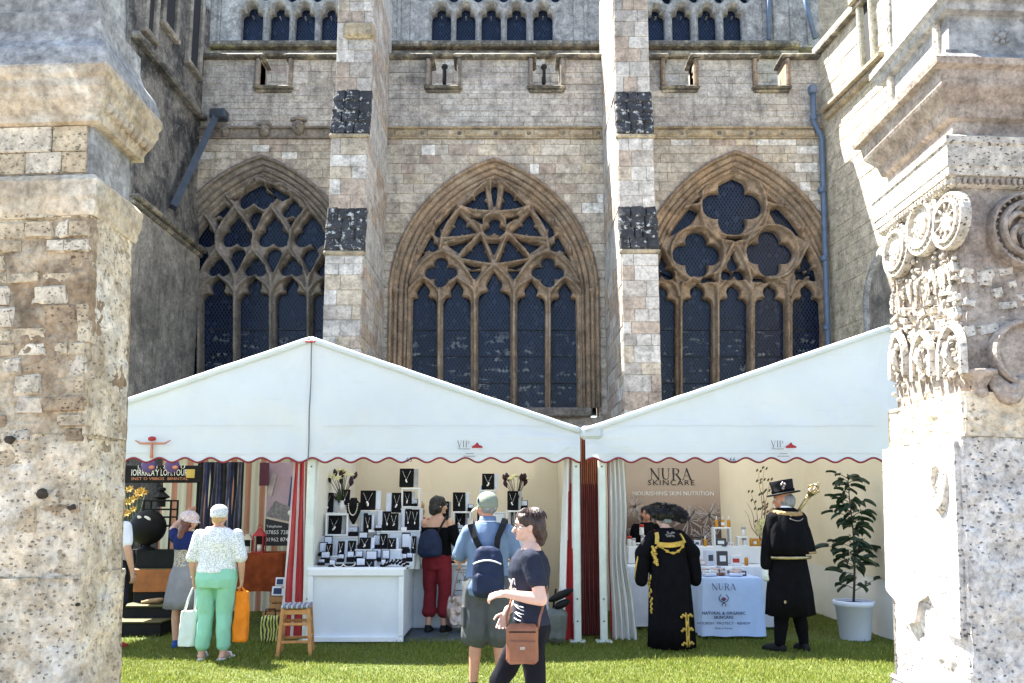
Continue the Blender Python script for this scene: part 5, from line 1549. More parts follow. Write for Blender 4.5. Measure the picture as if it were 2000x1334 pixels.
    def foot(s, m, side, e=0.0, sole=0.0):
        a = s.J['ank' + side]; k = s.k; d = s.foot_dir(side); lift = a.z - .08 * k
        heel = Vector((a.x, a.y, .034 * k + lift)) - d * .035 * k; ball = Vector((a.x, a.y, .030 * k + lift * .6)) + d * .12 * k; toe = Vector((a.x, a.y, .022 * k + lift * .4)) + d * .165 * k
        m.cone2(a, heel, (.036 + e) * k, (.034 + e) * k); m.cone2(a - Vector((0, 0, .01)), ball, (.034 + e) * k, (.032 + e) * k)
        m.cone2(heel, ball, (.032 + e) * k, (.038 + e) * k); m.cone2(ball, toe, (.038 + e) * k, (.024 + e) * k)
    def body(s, voxel=.008, hands=None, face=True):
        k = s.k; m = MB(); s.torso(m); hands = hands or {}
        for q in 'LR':
            s.arm(m, q); s.leg(m, q); s.foot(m, q); s.hand(m, q, **hands.get(q, {}))
        m.cone2((Vector((0, -.005, 1.43)) + s.bend(1.43)) * k, s.h(0, .005, .05), .057 * k, .052 * k)
        m.ball(s.h(0, .012, .125), (.074 * k, .094 * k, .098 * k), 16, 12, s.HR); m.ball(s.h(0, .04, .065), (.058 * k, .062 * k, .062 * k), 14, 10, s.HR)
        m.ball(s.h(0, .088, .030), (.026 * k, .02 * k, .02 * k), 10, 8, s.HR)
        m.cone2(s.h(0, .098, .115), s.h(0, .122, .078), .010 * k, .0145 * k, 8); m.ball(s.h(0, .090, .132), (.05 * k, .018 * k, .014 * k), 10, 6, s.HR)
        m.ball(s.h(0, .098, .052), (.024 * k, .012 * k, .011 * k), 8, 6, s.HR)
        for sx in (-1, 1):
            m.ball(s.h(sx * .076, .005, .10), (.010 * k, .02 * k, .031 * k), 8, 8, s.HR); m.ball(s.h(sx * .045, .07, .085), (.028 * k, .026 * k, .03 * k), 8, 6, s.HR)
        b = fpart('body', m, voxel, s.skin, s.o, smooth=2)
        if face:
            for sx in (-1, 1):
                e = MB(); e.smooth = True; e.ball(s.h(sx * .031, .088, .108), .0125 * k, 10, 8); eo = e.build('eye', M['eyew'], s.o, True)
                e = MB(); e.smooth = True; e.ball(s.h(sx * .031, .097, .108), .006 * k, 8, 6); e.build('iris', M['eyed'], eo, True)
                e = MB(); e.tube([s.h(sx * .015, .108, .130), s.h(sx * .033, .106, .136), s.h(sx * .05, .094, .131)], .0035 * k, 6); e.build('eyebrow', M['eyed'], s.o, True)
            e = MB(); e.smooth = True; e.ball(s.h(0, .107, .056), (.020 * k, .007 * k, .0045 * k), 10, 6, s.HR); e.ball(s.h(0, .106, .047), (.017 * k, .007 * k, .005 * k), 10, 6, s.HR); e.build('lips', M['lips'], s.o, True)
        return b
    def shirt(s, mat_, name='shirt', hem=.88, e=.018, sl=.6, sle=.022, flare=0.0, top=1.475, voxel=.011, wr=.012, chest=1.0, belly=0.0, seed=0):
        m = MB(); s.torso(m, e, hem, top, flare, chest=chest, belly=belly)
        if sl:
            for q in 'LR': s.arm(m, q, sle, sl)
        return fpart(name, m, voxel, mat_, s.o, smooth=3, wrinkle=wr, wscale=8, seed=seed)
    def trousers(s, mat_, name='trousers', frac=1.95, e=.018, top=1.0, cuff=0.0, voxel=.011, wr=.012, seed=0, hipe=None):
        m = MB(); s.torso(m, hipe if hipe is not None else e * .8, .80, top)
        for q in 'LR': s.leg(m, q, e, frac, .09, cuff)
        return fpart(name, m, voxel, mat_, s.o, smooth=3, wrinkle=wr, wscale=9, seed=seed)
    def shoes(s, mat_, name='shoe', e=.008):
        for q in 'LR':
            m = MB(); s.foot(m, q, e); o = fpart(name, m, .009, mat_, s.o, smooth=2)
    def loft(s, rows, name, mat_, n=40, voxel=None, wr=0.0, folds=0, fa=.0, seed=0, wscale=6):
        """rows of (z, x, y, rx, ry); folds deepen towards the first row"""
        m = MB(); m.smooth = True; rings = []; k = s.k; zmin = rows[0][0]; zmax = rows[-1][0]
        n = max(n, folds * 8)
        for z, x, y, rx, ry in rows:
            t = (z - zmin) / (zmax - zmin); ring = []
            for i in range(n):
                a = 2 * math.pi * i / n; f = 1 + fa * (1 - t) * math.sin(a * folds + math.sin(a * 3) + z * 1.5) if folds else 1
                ring.append(Vector((x + rx * f * math.cos(a), y + ry * f * math.sin(a), z)) * k)
            rings.append(ring)
        m.rings(rings)
        if voxel: return fpart(name, m, voxel, mat_, s.o, smooth=1, wrinkle=wr, wscale=wscale, seed=seed)
        return m.build(name, mat_, s.o, True)

def hang_bag(pos, grip, w, d, h, name, mat_, label, cat, strap_mat, drop=.3, shape=.82, lump=.014, seed=1):
    """a soft bag hanging from a hand at GRIP (world)"""
    o = thing(name, label, cat, pos)
    m = MB(); rings = []; n = 28
    for t in [i / 10 for i in range(11)]:
        z = h * t; f = (1 - (1 - shape) * t) * (1 - .12 * math.exp(-t * 9)) ; fy = (1 - .45 * t)
        rings.append([(w / 2 * f * math.copysign(abs(math.cos(a)) ** .5, math.cos(a)), d / 2 * fy * math.copysign(abs(math.sin(a)) ** .6, math.sin(a)), z) for a in [2 * math.pi * i / n for i in range(n)]])
    m.rings(rings); me = fuse(m, .011, smooth=2, wrinkle=lump, wscale=11, seed=seed)
    link_mesh('bag_body', me, o, mat_)
    g = Vector(grip) - Vector(pos)
    for sy in (-1, 1):
        s_ = MB(); s_.smooth = True
        a = Vector((-w * .27, sy * d * .22, h * .9)); b = Vector((w * .27, sy * d * .22, h * .9)); top = g + Vector((0, sy * .006, -.005))
        s_.tube([a, a.lerp(top, .55) + Vector((-.012, 0, 0)), top + Vector((-.014, 0, -.012)), top + Vector((0, 0, .004)), top + Vector((.014, 0, -.012)), b.lerp(top, .55) + Vector((.012, 0, 0)), b], .008, 6)
        s_.build('handle', strap_mat, o, True)
    return o
def wpos(p, v):
    return p.o.matrix_basis @ Vector(v)
def hair_shape(p, balls, mat_, voxel=.010, wr=.008, ws=22, name='hair', seed=0):
    m = MB()
    for (x, y, z), r in balls:
        r = r if isinstance(r, tuple) else (r, r, r)
        m.ball(p.h(x, y, z), tuple(q * p.k for q in r), 14, 10, p.HR)
    return fpart(name, m, voxel, mat_, p.o, smooth=1, wrinkle=wr, wscale=ws, wz=.25, seed=seed)

# ---- woman in mint trousers, seen from behind
gp_ = G(415, 1288); Hh = P(430, 983, gp_.y).z / 1.0
p = Person('woman in white lace top, white cap and mint green trousers', gp_, 0.0, Hh, M['skin'], 1.20, head=(-.12, 0, 0),
           elL=(-.245, -.01, 1.12), elR=(.245, -.01, 1.12), wrL=(-.235, .05, .885), wrR=(.235, .05, .885), ankL=(-.12, -.02, .08), ankR=(.125, -.02, .08), hipL=(-.10, 0, .91), hipR=(.10, 0, .91))
p.body(hands={'L': dict(d=(0, .1, -1), curl=.75), 'R': dict(d=(0, .1, -1), curl=.75)})
M['mint'] = fabric('mint_cotton', (.26, .55, .42), .08); M['lace'] = lace_mat('white_lace', (.78, .80, .82), (.42, .47, .52), 75)
p.trousers(M['mint'], frac=1.80, e=.024, cuff=.010, hipe=.034, top=1.02)
p.shirt(M['lace'], 'lace_top', hem=.97, e=.036, sl=.95, sle=.022, flare=.0, wr=.014)
hair_shape(p, [((0, -.015, .10), (.078, .088, .075)), ((0, -.045, .06), (.066, .05, .05))], M['hair_blond'], name='hair')
m = MB(); m.ball(p.h(0, .0, .155), (.095 * p.k, .112 * p.k, .085 * p.k), 18, 12, p.HR); m.ball(p.h(0, -.012, .115), (.092 * p.k, .108 * p.k, .05 * p.k), 16, 8, p.HR)
fpart('cap', m, .009, lace_mat('white_crochet', (.74, .76, .78), (.36, .40, .46), 95), p.o, smooth=2)
for q in 'LR':
    m = MB(); k = p.k; a = p.J['ank' + q]; d = p.foot_dir(q)
    m.cone2(Vector((a.x, a.y, .012)) - d * .05, Vector((a.x, a.y, .012)) + d * .15, .036, .044)
    m.v = [(v[0], v[1], v[2] if v[2] < .022 else .022) for v in m.v]; so = m.build('sandal_sole', M['wpaint'], p.o, True)
    m = MB(); m.smooth = True; c_ = Vector((a.x, a.y, 0)) + d * .09
    sd_ = Vector((d.y, -d.x, 0)); m.tube([c_ + sd_ * .048 + Vector((0, 0, .015)), c_ + sd_ * .03 + Vector((0, 0, .062)), c_ - sd_ * .03 + Vector((0, 0, .062)), c_ - sd_ * .048 + Vector((0, 0, .015))], .012, 6); m.build('sandal_strap', M['wpaint'], p.o, True)
hR = wpos(p, p.J['wrR'] + Vector((0, .015, -.085)) * p.k); hL = wpos(p, p.J['wrL'] + Vector((0, .015, -.085)) * p.k)
M['orangebag'] = fabric('orange_carrier', (.75, .22, .02), .15, rough=.45, fold=.8); M['whitebag'] = fabric('pale_canvas_bag', (.62, .70, .68), .08)
hang_bag((hR.x + .01, hR.y, hR.z - .55), hR, .17, .13, .50, 'carrier_bag', M['orangebag'], "tall orange carrier bag in the hand of the woman in mint trousers", 'bag', M['orangebag'], shape=.85, seed=3)
hang_bag((hL.x - .03, hL.y - .02, hL.z - .60), hL, .21, .10, .36, 'tote_bag', M['whitebag'], 'pale tote bag with white handles beside mint trousers', 'bag', M['wpaint'], shape=.75, seed=5)
bl = MB(); bl.smooth = True; bl.lathe([(.034, -.006), (.038, 0), (.034, .006)], p.J['wrL'] + Vector((0, 0, .02)), 14); bl.build('bracelet', M['golddull'], p.o, True)

# ---- woman in grey dress reaching up
gp_ = G(352, 1266); Hh = P(355, 996, gp_.y).z
p = Person('woman in grey dress, navy shrug and knitted pale hat', gp_, -.25, Hh, M['skin'], .92, head=(-.5, -.15, .28),
           elL=(-.30, .14, 1.50), wrL=(-.22, .30, 1.68), elR=(.22, .06, 1.14), wrR=(.17, .24, 1.10), ankL=(-.06, -.02, .08), ankR=(.09, .04, .08), toeL=(-.5, 1, 0))
p.body(hands={'L': dict(curl=.3)})
M['navy'] = fabric('navy_knit', (.012, .02, .085), .2); M['greyd'] = fabric('grey_cotton', (.20, .20, .22), .15); M['pattern'] = lace_mat('patterned_bodice', (.40, .36, .30), (.12, .12, .13), 60)
p.shirt(M['pattern'], 'bodice', hem=1.02, e=.012, sl=0, top=1.4, wr=.006)
p.shirt(M['navy'], 'shrug', hem=1.24, e=.024, sl=.55, sle=.02, wr=.01)
p.loft([(.50, 0, 0, .24, .19), (.62, 0, 0, .232, .18), (.80, 0, 0, .21, .16), (.93, 0, 0, .185, .14), (1.04, 0, .003, .15, .108), (1.08, 0, .003, .147, .105)], 'skirt', M['greyd'], folds=9, fa=.05)
hair_shape(p, [((0, -.02, .10), (.085, .095, .09)), ((.03, -.05, .0), (.075, .06, .10)), ((.04, -.05, -.08), (.06, .05, .07))], M['hair_red'])
m = MB(); m.ball(p.h(0, -.005, .165), (.108 * p.k, .125 * p.k, .085 * p.k), 18, 12, p.HR); m.lathe([(.155 * p.k, .0), (.15 * p.k, -.012), (.11 * p.k, .02), (.10 * p.k, .03)], p.h(0, -.005, .135), 24, p.HR)
fpart('knitted_hat', m, .010, lace_mat('pale_knit', (.62, .50, .46), (.36, .30, .29), 70), p.o, smooth=2)
p.shoes(fabric('blue_canvas', (.03, .07, .22)))

# ---- person half hidden by the left pier
gp_ = G(236, 1268); Hh = 1.68
p = Person('person in white t-shirt and dark shorts half hidden by the left pier', (gp_.x - .16, gp_.y, 0), -.35, Hh, M['skin'], .95, head=(-.4, 0, 0))
p.body(); p.shirt(fabric('white_jersey', (.70, .72, .78), .06), 't_shirt', hem=.86, sl=.7, sle=.018); p.trousers(fabric('dark_shorts', (.02, .02, .03)), 'shorts', frac=.9, e=.03, cuff=.02)
hair_shape(p, [((0, -.015, .14), (.085, .10, .085)), ((0, -.05, .08), (.075, .06, .07))], M['hair_black']); p.shoes(M['red'])

# ---- woman in maroon trousers at the jewellery stall
gp_ = G(852, 1236); Hh = P(842, 962, gp_.y).z * .985
p = Person('woman with black bob, black off-shoulder top and maroon trousers', gp_, -.28, Hh, M['skin'], 1.0, head=(-.85, -.05, 0),
           elR=(.27, .0, 1.13), wrR=(.29, .06, .90), elL=(-.22, .16, 1.16), wrL=(-.08, .34, 1.12), ankL=(-.10, -.03, .08), ankR=(.09, .03, .08))
p.body(hands={'R': dict(d=(0, .05, -1), curl=.8)})
p.shirt(M['blackcloth'], 'off_shoulder_top', hem=.98, e=.03, sl=.0, top=1.33, wr=.012)
for q in 'LR':
    m = MB(); a, b = p.J['sh' + q], p.J['el' + q]; p.limb(m, [a.lerp(b, .28), a.lerp(b, .9)], [.072, .075]); fpart('sleeve', m, .011, M['blackcloth'], p.o, smooth=2, wrinkle=.01, wscale=9)
p.trousers(fabric('maroon_cotton', (.16, .018, .025), .15), frac=1.55, e=.026, cuff=.02, seed=4)
hair_shape(p, [((0, -.005, .145), (.098, .112, .095)), ((0, -.045, .07), (.10, .075, .08)), ((.05, -.02, .06), (.04, .06, .06)), ((-.05, -.02, .06), (.04, .06, .06)), ((0, -.06, .02), (.08, .05, .045))], M['hair_black'], wr=.010)
p.shoes(M['black'])
bk = MB(); bk.ball((Vector((-.02, -.20, 1.13))) * p.k, (.16, .085, .17), 14, 10); bk.box(Vector((-.02, -.20, 1.06)) * p.k, (.31, .13, .2), .04)
bo = thing('shoulder_bag', 'slouchy dark navy shoulder bag on the back of the woman in black top', 'bag', p.o.location, -.28)
link_mesh('bag_body', fuse(bk, .012, 3, wrinkle=.018, wscale=8, seed=2), bo, fabric('navy_nylon', (.015, .022, .05), .2, rough=.5, fold=.7))
st = MB(); st.smooth = True; st.tube([Vector((.06, -.17, 1.25)) * p.k, Vector((.12, -.13, 1.38)) * p.k, Vector((.13, -.02, 1.465)) * p.k, Vector((.12, .10, 1.36)) * p.k], .014, 6); st.build('strap', M['black'], bo, True)
hR = wpos(p, p.J['wrR'] + Vector((0, .01, -.085)) * p.k)
M['pewter'] = plain('metallic_leather', (.30, .25, .24), .32, .4, 9, .8, 14, .75)
hang_bag((hR.x + .03, hR.y - .02, .10), hR, .42, .16, .36, 'metallic_tote', M['pewter'], 'shiny pewter tote bag hanging above the groundsheet', 'bag', plain('tote_strap', (.34, .25, .22), .5), shape=.95, lump=.022, seed=8)

# ---- man in cap and blue polo, from behind
gp_ = Vector((P(952, 1200, 6.95).x, 6.95, 0)); Hh = P(965, 955, 6.95).z * .99
p = Person('man in green cap, blue polo shirt and grey cargo shorts', gp_, -.05, Hh, M['skin_r'], 1.0, head=(.75, -.05, 0),
           elL=(-.27, .06, 1.14), wrL=(-.17, .28, 1.16), elR=(.27, .06, 1.14), wrR=(.15, .28, 1.14), ankL=(-.12, -.02, .08), ankR=(.13, -.02, .08))
p.body()
M['polo'] = fabric('blue_jersey', (.13, .19, .30), .14, 5); M['shorts'] = fabric('grey_canvas', (.075, .08, .085), .15)
p.shirt(M['polo'], 'polo_shirt', hem=.84, e=.03, sl=.82, sle=.019, belly=.06, wr=.014, seed=3)
co_ = MB(); co_.smooth = True; co_.lathe([(.072 * p.k, -.03), (.08 * p.k, -.02), (.07 * p.k, .03), (.064 * p.k, .03), (.068 * p.k, -.01)], p.neck + Vector((0, .0, -.005)), 20, cap=False); co_.build('collar', M['polo'], p.o, True)
pi = MB(); pi.smooth = True; pi.lathe([(.0815 * p.k, -.022), (.084 * p.k, -.018), (.0815 * p.k, -.014)], p.neck, 20, cap=False); pi.build('collar_piping', M['wpaint'], p.o, True)
for q in 'LR':
    a, b = p.J['sh' + q], p.J['el' + q]; m = MB(); m.smooth = True; c0 = a.lerp(b, .85); d = (b - a).normalized()
    m.tube([c0 - d * .006, c0 + d * .006], .066 * p.k, 16, False); m.build('sleeve_piping', M['wpaint'], p.o, True)
p.trousers(M['shorts'], 'cargo_shorts', frac=.98, e=.045, cuff=.035, hipe=.035, wr=.018, seed=6)
for sx in (-1, 1):
    m = MB(); m.box(Vector((sx * .20, -.01, .66)) * p.k, (.05, .15, .19), .02); o = m.build('cargo_pocket', M['shorts'], p.o, True)
p.shoes(M['black'])
hair_shape(p, [((0, -.01, .10), (.078, .094, .06))], M['hair_grey'], wr=.003)
m = MB(); m.ball(p.h(0, -.002, .15), (.092 * p.k, .108 * p.k, .098 * p.k), 18, 12, p.HR); m.ball(p.h(0, -.004, .112), (.091 * p.k, .107 * p.k, .04 * p.k), 16, 8, p.HR)
capm = fabric('khaki_green_cap', (.20, .23, .185), .12); co_ = fpart('cap', m, .008, capm, p.o, smooth=2)
m = MB(); m.smooth = True; m.sheet(lambda u, v: p.h((u - .5) * .15, .09 + .085 * v * (1 - (2 * u - 1) ** 2 * .35), .128 - .02 * v - .04 * (2 * u - 1) ** 2), 10, 5); m.sheet(lambda u, v: p.h((u - .5) * .15, .09 + .085 * v * (1 - (2 * u - 1) ** 2 * .35), .124 - .02 * v - .04 * (2 * u - 1) ** 2), 10, 5); m.build('peak', capm, co_, True)
em = MB(); em.ball(p.h(-.085, .02, .165), (.01, .02, .022), 8, 6); em.build('cap_badge', M['navy'], co_, True)
bo = thing('backpack', 'small navy backpack on the back of the man in blue polo', 'backpack', p.o.location, -.05)
m = MB(); k = p.k
rings = []
for z, rx, ry in ((.83, .07, .05), (.85, .12, .085), (.90, .135, .098), (1.0, .138, .10), (1.10, .134, .095), (1.18, .125, .082), (1.24, .105, .065), (1.27, .06, .04)):
    rings.append([Vector((.02 + rx * math.copysign(abs(math.cos(a)) ** .55, math.cos(a)), -.205 + ry * math.copysign(abs(math.sin(a)) ** .6, math.sin(a)), z)) * k for a in [2 * math.pi * i / 32 for i in range(32)]])
m.rings(rings)
M['bpack'] = fabric('navy_backpack', (.018, .026, .055), .2, rough=.6, fold=.5)
link_mesh('pack_body', fuse(m, .010, 4, wrinkle=.008, wscale=9), bo, M['bpack'])
m = MB(); m.box(Vector((.02, -.285, .955)) * k, (.225, .08, .20), .035); link_mesh('front_pocket', fuse(m, .010, 3), bo, M['bpack'])
m = MB(); m.smooth = True; m.tube([Vector((.02 + x, -.295 + .25 * x * x * 4 * .3, 1.155 - x * x * 2.2)) * k for x in [-.12 + .24 * i / 10 for i in range(11)]], .007, 6); m.build('zip_piping', M['wpaint'], bo, True)
for sx in (-1, 1):
    m = MB()
    pts = [Vector((.02 + sx * .07, -.16, 1.24)), Vector((sx * .10, -.155, 1.34)), Vector((sx * .145, -.115, 1.45)), Vector((sx * .155, .0, 1.50)), Vector((sx * .15, .12, 1.42)), Vector((sx * .16, .16, 1.25))]
    rings = []
    for i, q in enumerate(pts):
        t = (pts[min(i + 1, 5)] - pts[max(i - 1, 0)]).normalized(); x = Vector((1, 0, 0)); x = (x - t * x.dot(t)).normalized(); y = t.cross(x)
        rings.append([(q + x * a * .026 + y * b * .010) * k for a, b in ((-1, -1), (1, -1), (1, 1), (-1, 1))])
    m.rings(rings); m.build('strap', M['black'], bo, True)

# ---- young woman walking past in front
p = Person('young woman with short dark hair in navy t-shirt walking past in front', (P(1036, 1150, 5.15).x, 5.15, 0), math.pi / 2, 1.555, M['skin_p'], .95, head=(.06, -.06, 0),
           elL=(-.225, -.07, 1.115), wrL=(-.165, .175, 1.15), elR=(.23, -.0, 1.12), wrR=(.20, .17, .98), hipL=(-.085, 0, .91), hipR=(.085, 0, .91),
           kneeL=(-.085, -.04, .50), ankL=(-.085, -.33, .14), kneeR=(.085, .22, .52), ankR=(.085, .30, .10), toeL=(0, 1, 0), toeR=(0, 1, 0))
p.body(.0055, hands={'L': dict(d=(.25, 1, -.12), n=(.5, 0, -1), curl=.42), 'R': dict(d=(-.1, .35, -1), n=(-1, 0, 0), curl=.55)})
M['navytee'] = fabric('navy_cotton', (.022, .026, .042), .2, fold=.5); M['blackjean'] = fabric('black_denim', (.010, .010, .014), .25, fold=.5)
p.trousers(M['blackjean'], frac=1.9, e=.014, seed=9)
p.shirt(M['navytee'], 't_shirt', hem=.93, e=.016, sl=.52, sle=.02, chest=1.16, wr=.010, top=1.44, voxel=.009, seed=7)
hair_shape(p, [((0, -.005, .150), (.088, .105, .088)), ((0, -.05, .10), (.088, .068, .09)), ((0, -.075, .045), (.07, .045, .06)), ((.055, -.045, .12), (.036, .045, .06)), ((-.055, -.045, .12), (.036, .045, .06)), ((0, .055, .180), (.07, .045, .038)), ((-.062, .035, .162), (.02, .045, .034)), ((.062, .035, .162), (.02, .045, .034)), ((0, -.065, .0), (.05, .035, .04))], M['hair_dark'], voxel=.007, wr=.010, ws=26)
m = MB(); rr = random.Random(3)
for i in range(150):                      # loose strands
    a = rr.uniform(.9, 5.4); t0 = rr.uniform(.1, .9)
    q0 = Vector((.095 * math.sin(a) * t0, -.01 - .11 * math.cos(a + math.pi) * t0 * -1, .15 + .095 * math.sqrt(1 - t0 * t0 * .9)))
    q0 = Vector((.09 * math.cos(a) * t0, .105 * math.sin(a) * t0, .155 + .092 * math.sqrt(max(0, 1 - t0 * t0))))
    dr = Vector((q0.x * 1.1, q0.y * 1.1 - .03, -.09)); L = rr.uniform(.5, 1.0)
    f_ = math.sin(a); t1 = .25 + .5 * t0; t2 = t1 + rr.uniform(.5, .9) * (.55 if f_ > .45 else 1.0)
    pp = [p.h(.094 * math.sin(t) * math.cos(a), -.012 + .116 * math.sin(t) * f_, .147 + .098 * math.cos(t)) for t in (t1, t1 + (t2 - t1) * .35, t1 + (t2 - t1) * .7, t2)]
    m.tube(pp, [.002, .0045, .004, .001], 4)
m.build('hair_strand', M['hair_dark'], p.o, True)['kind'] = 'stuff'
gl = MB(); gl.smooth = True
for sx in (-1, 1):
    gl.tube([p.h(sx * .031 + .022 * math.cos(a), .108, .108 + .016 * math.sin(a)) for a in [2 * math.pi * i / 12 for i in range(13)]], .0022, 5)
    gl.tube([p.h(sx * .053, .107, .112), p.h(sx * .078, .03, .112), p.h(sx * .078, -.005, .108)], .002, 5)
gl.build('glasses', M['eyed'], p.o, True)
# white print and stripes on the front of her shirt
m = MB(); rr = random.Random(8)
def chest_pt(x, z, o=-.001):
    ry = .118 * 1.16 * (.6 + .4 * p.w) + .016; rx = .165 * p.w + .016
    zz = min(max((z - 1.08) / .22, 0), 1); ry = .116 + (ry - .116) * zz; rx = .16 + (rx - .16) * zz
    return Vector((x, .012 + (ry + o) * math.sqrt(max(0, 1 - (x / rx) ** 2)), z)) * p.k
for s_, sz, zz_ in (('ya', .085, 1.205), ('nature', .026, 1.165)):
    lo = text(s_, sz, (0, 0, 0), M['wtext'], None, 'printed_lettering', rz=-.95, bold=.002); lo.parent = p.o; lo.location = chest_pt(-.118, zz_, .014)
m = MB()
for i in range(5):
    z = .960 + i * .024; m.tube([chest_pt(-.152 + .012 * j, z + .006 * j * (1 if i % 2 else .4), .003) for j in range(7 - i % 3)], .003, 5)
m.build('shirt_stripe', M['wtext'], p.o, True)
bo = thing('crossbody_bag', 'brown leather crossbody bag at the hip of the walking woman', 'bag', p.o.location, math.pi / 2)
k = p.k; m = MB(); m.box(Vector((-.215, .06, .82)) * k, (.06, .20, .24), .025); link_mesh('bag_body', fuse(m, .008, 3, wrinkle=.006, wscale=10), bo, M['leather'])
m = MB(); m.box(Vector((-.248, .06, .775)) * k, (.02, .17, .13), .008); m.build('pocket', M['leather'], bo, True)
m = MB(); m.tube([Vector((-.252, -.03, .905)) * k, Vector((-.252, .15, .905)) * k], .004, 5); m.build('zip', M['black'], bo, True)
m = MB(); m.box(Vector((-.262, .06, .80)) * k, (.004, .03, .018), .001); m.build('metal_badge', M['pewter'], bo, True)
for ye, sgn in ((-.045, -1), (.165, 1)):
    m = MB(); m.smooth = True
    pts = [Vector((-.21, ye, .92)), Vector((-.205, ye * .9 + sgn * .02, 1.0)), Vector((-.12, sgn * .118 + .01, 1.13)), Vector((.0, sgn * .128 + .012, 1.28)), Vector((.10, sgn * .09, 1.415)), Vector((.12, sgn * .02, 1.46))]
    m.tube([q * k for q in pts], .008, 6); m.build('strap', M['leather'], bo, True)
# ---- mayor in black and gold robe
gp_ = G(1312, 1268); Hh = P(1312, 985, gp_.y).z
p = Person('mayor in long black robe with gold braid and a black feathered hat', gp_, .12, Hh, M['skin_p'], 1.1, head=(.35, -.45, .1), lean=.22, elL=(-.30, .06, 1.15), wrL=(-.22, .26, 1.02), elR=(.30, .10, 1.15), wrR=(.22, .30, 1.05))
p.body()
b = p.bend
p.loft([(.03, .0, -.01, .285, .23), (.30, .0, -.01, .275, .22), (.60, .0, 0, .265, .205), (.90, .0, .01, .25, .19), (1.12, 0, .045, .225, .175), (1.28, 0, .08, .225, .165), (1.36, 0, .095, .215, .15), (1.42, 0, .105, .15, .12), (1.46, 0, .11, .08, .08)], 'robe', M['blackcloth'], folds=11, fa=.05)
for q, sg in (('L', -1), ('R', 1)):
    m = MB(); a_, b_, c_ = p.J['sh' + q], p.J['el' + q], p.J['wr' + q]
    m.cone2(a_ + Vector((-sg * .02, 0, -.02)), b_, .085, .10); m.cone2(b_, b_.lerp(c_, .7) + Vector((0, 0, -.06)), .10, .10); m.cone2(b_ + Vector((0, 0, -.02)), b_ + Vector((sg * .03, -.02, -.30)), .085, .07)
    fpart('sleeve', m, .013, M['blackcloth'], p.o, smooth=3, wrinkle=.012)
def on_robe(x, z, o=.012):
    zs = [.03, .3, .6, .9, 1.12, 1.28, 1.36, 1.42]; rx = np.interp(z, zs, [.285, .275, .265, .25, .225, .225, .215, .15]); ry = np.interp(z, zs, [.23, .22, .205, .19, .175, .165, .15, .12]); oy = np.interp(z, zs, [-.01, -.01, 0, .01, .045, .08, .095, .105])
    return Vector((x, oy - (ry + o) * math.sqrt(max(0, 1 - (x / (rx + o)) ** 2)), z)) * p.k
def band(name, pts, w, mat_, thick=.010):
    m = MB(); rings = []
    for i, q in enumerate(pts):
        t = (pts[min(i + 1, len(pts) - 1)] - pts[max(i - 1, 0)]).normalized(); nn = Vector((q.x * 2.0, -1, 0)).normalized(); sdv = t.cross(nn).normalized()
        rings.append([q + sdv * a * w + nn * bb for a, bb in ((-1, -.015), (1, -.015), (1, thick), (-1, thick))])
    m.rings(rings); return m.build(name, mat_, p.o, True)
band('gold_collar_band', [on_robe(-.17 + .34 * i / 12, 1.265 - .02 * math.cos((i - 6) / 6 * 1.5) + .02 * i / 12) for i in range(13)], .026, M['gold'], .016)
band('gold_collar_band', [on_robe(-.17 + .02 * i / 6, 1.265 + .14 * i / 6) for i in range(7)], .022, M['gold'], .016)
band('gold_collar_band', [on_robe(.19 - .05 * i / 6, 1.28 + .11 * i / 6) for i in range(7)], .010, M['gold'], .014)
m = MB(); m.smooth = True
for i in range(13):
    a = i / 12; q = on_robe(-.14 + .28 * a, 1.235 - .075 * math.sin(a * math.pi), .03); m.ball(q, (.016, .008, .010), 8, 5)
    if i % 3 == 0: m.box(q, (.035, .012, .03), .004)
m.build('chain_of_office', M['gold'], p.o, True)
m = MB(); m.smooth = True; rr = random.Random(4)
c0 = on_robe(0, 1.38, .01)
for i in range(16): m.ball(c0 + Vector((rr.uniform(-.05, .05), -.004, rr.uniform(-.025, .03))), (.014, .006, .010), 7, 4)
m.build('embroidered_crest', M['inkgrey'], p.o, True)
m = MB(); m.smooth = True
for i in range(24):
    z = 1.02 + .22 * i / 24; q = on_robe(-.215 + rr.uniform(-.02, .02), z, .05); m.ball(q + Vector((0, -.0, 0)), (.02, .014, .016), 7, 4)
m.build('gold_embroidery', M['gold'], p.o, True)
m = MB(); m.smooth = True
for i in range(22): m.ball(on_robe(-.262 + rr.uniform(-.012, .008), .45 + .45 * i / 22, .012), (.012, .012, .018), 6, 4)
m.build('gold_embroidery', M['gold'], p.o, True)
m = MB(); m.smooth = True
m.tube([on_robe(.115, .06 + .40 * i / 12, .016) for i in range(13)], .010, 6); m.tube([on_robe(.145, .06 + .38 * i / 12, .016) for i in range(13)], .010, 6)
for z in (.10, .26, .42):
    for sx in (-1, 1):
        for q in range(3): m.ball(on_robe(.13 + sx * (.03 + .022 * q), z + .012 * math.sin(q * 2), .018), (.018, .010, .016), 7, 4)
for z in (.16, .33): m.ball(on_robe(.13, z, .018), (.022, .012, .03), 7, 5)
m.build('gold_frogging', M['gold'], p.o, True)
q0 = p.J['elL'] + Vector((-.06, -.05, -.02))
m = MB(); m.smooth = True; m.tube([q0 + Vector((.0, 0, .02)), q0 + Vector((-.03, .02, -.12)), q0 + Vector((-.035, .04, -.26)), q0 + Vector((.02, .02, -.32))], .012, 6); m.build('sleeve_braid', M['gold'], p.o, True)
hair_shape(p, [((0, -.02, .09), (.080, .092, .075)), ((0, -.06, .05), (.06, .04, .05))], M['hair_grey'], wr=.003)
m = MB(); k = p.k; rr = random.Random(9)
hc = p.h(0, -.0, .16)
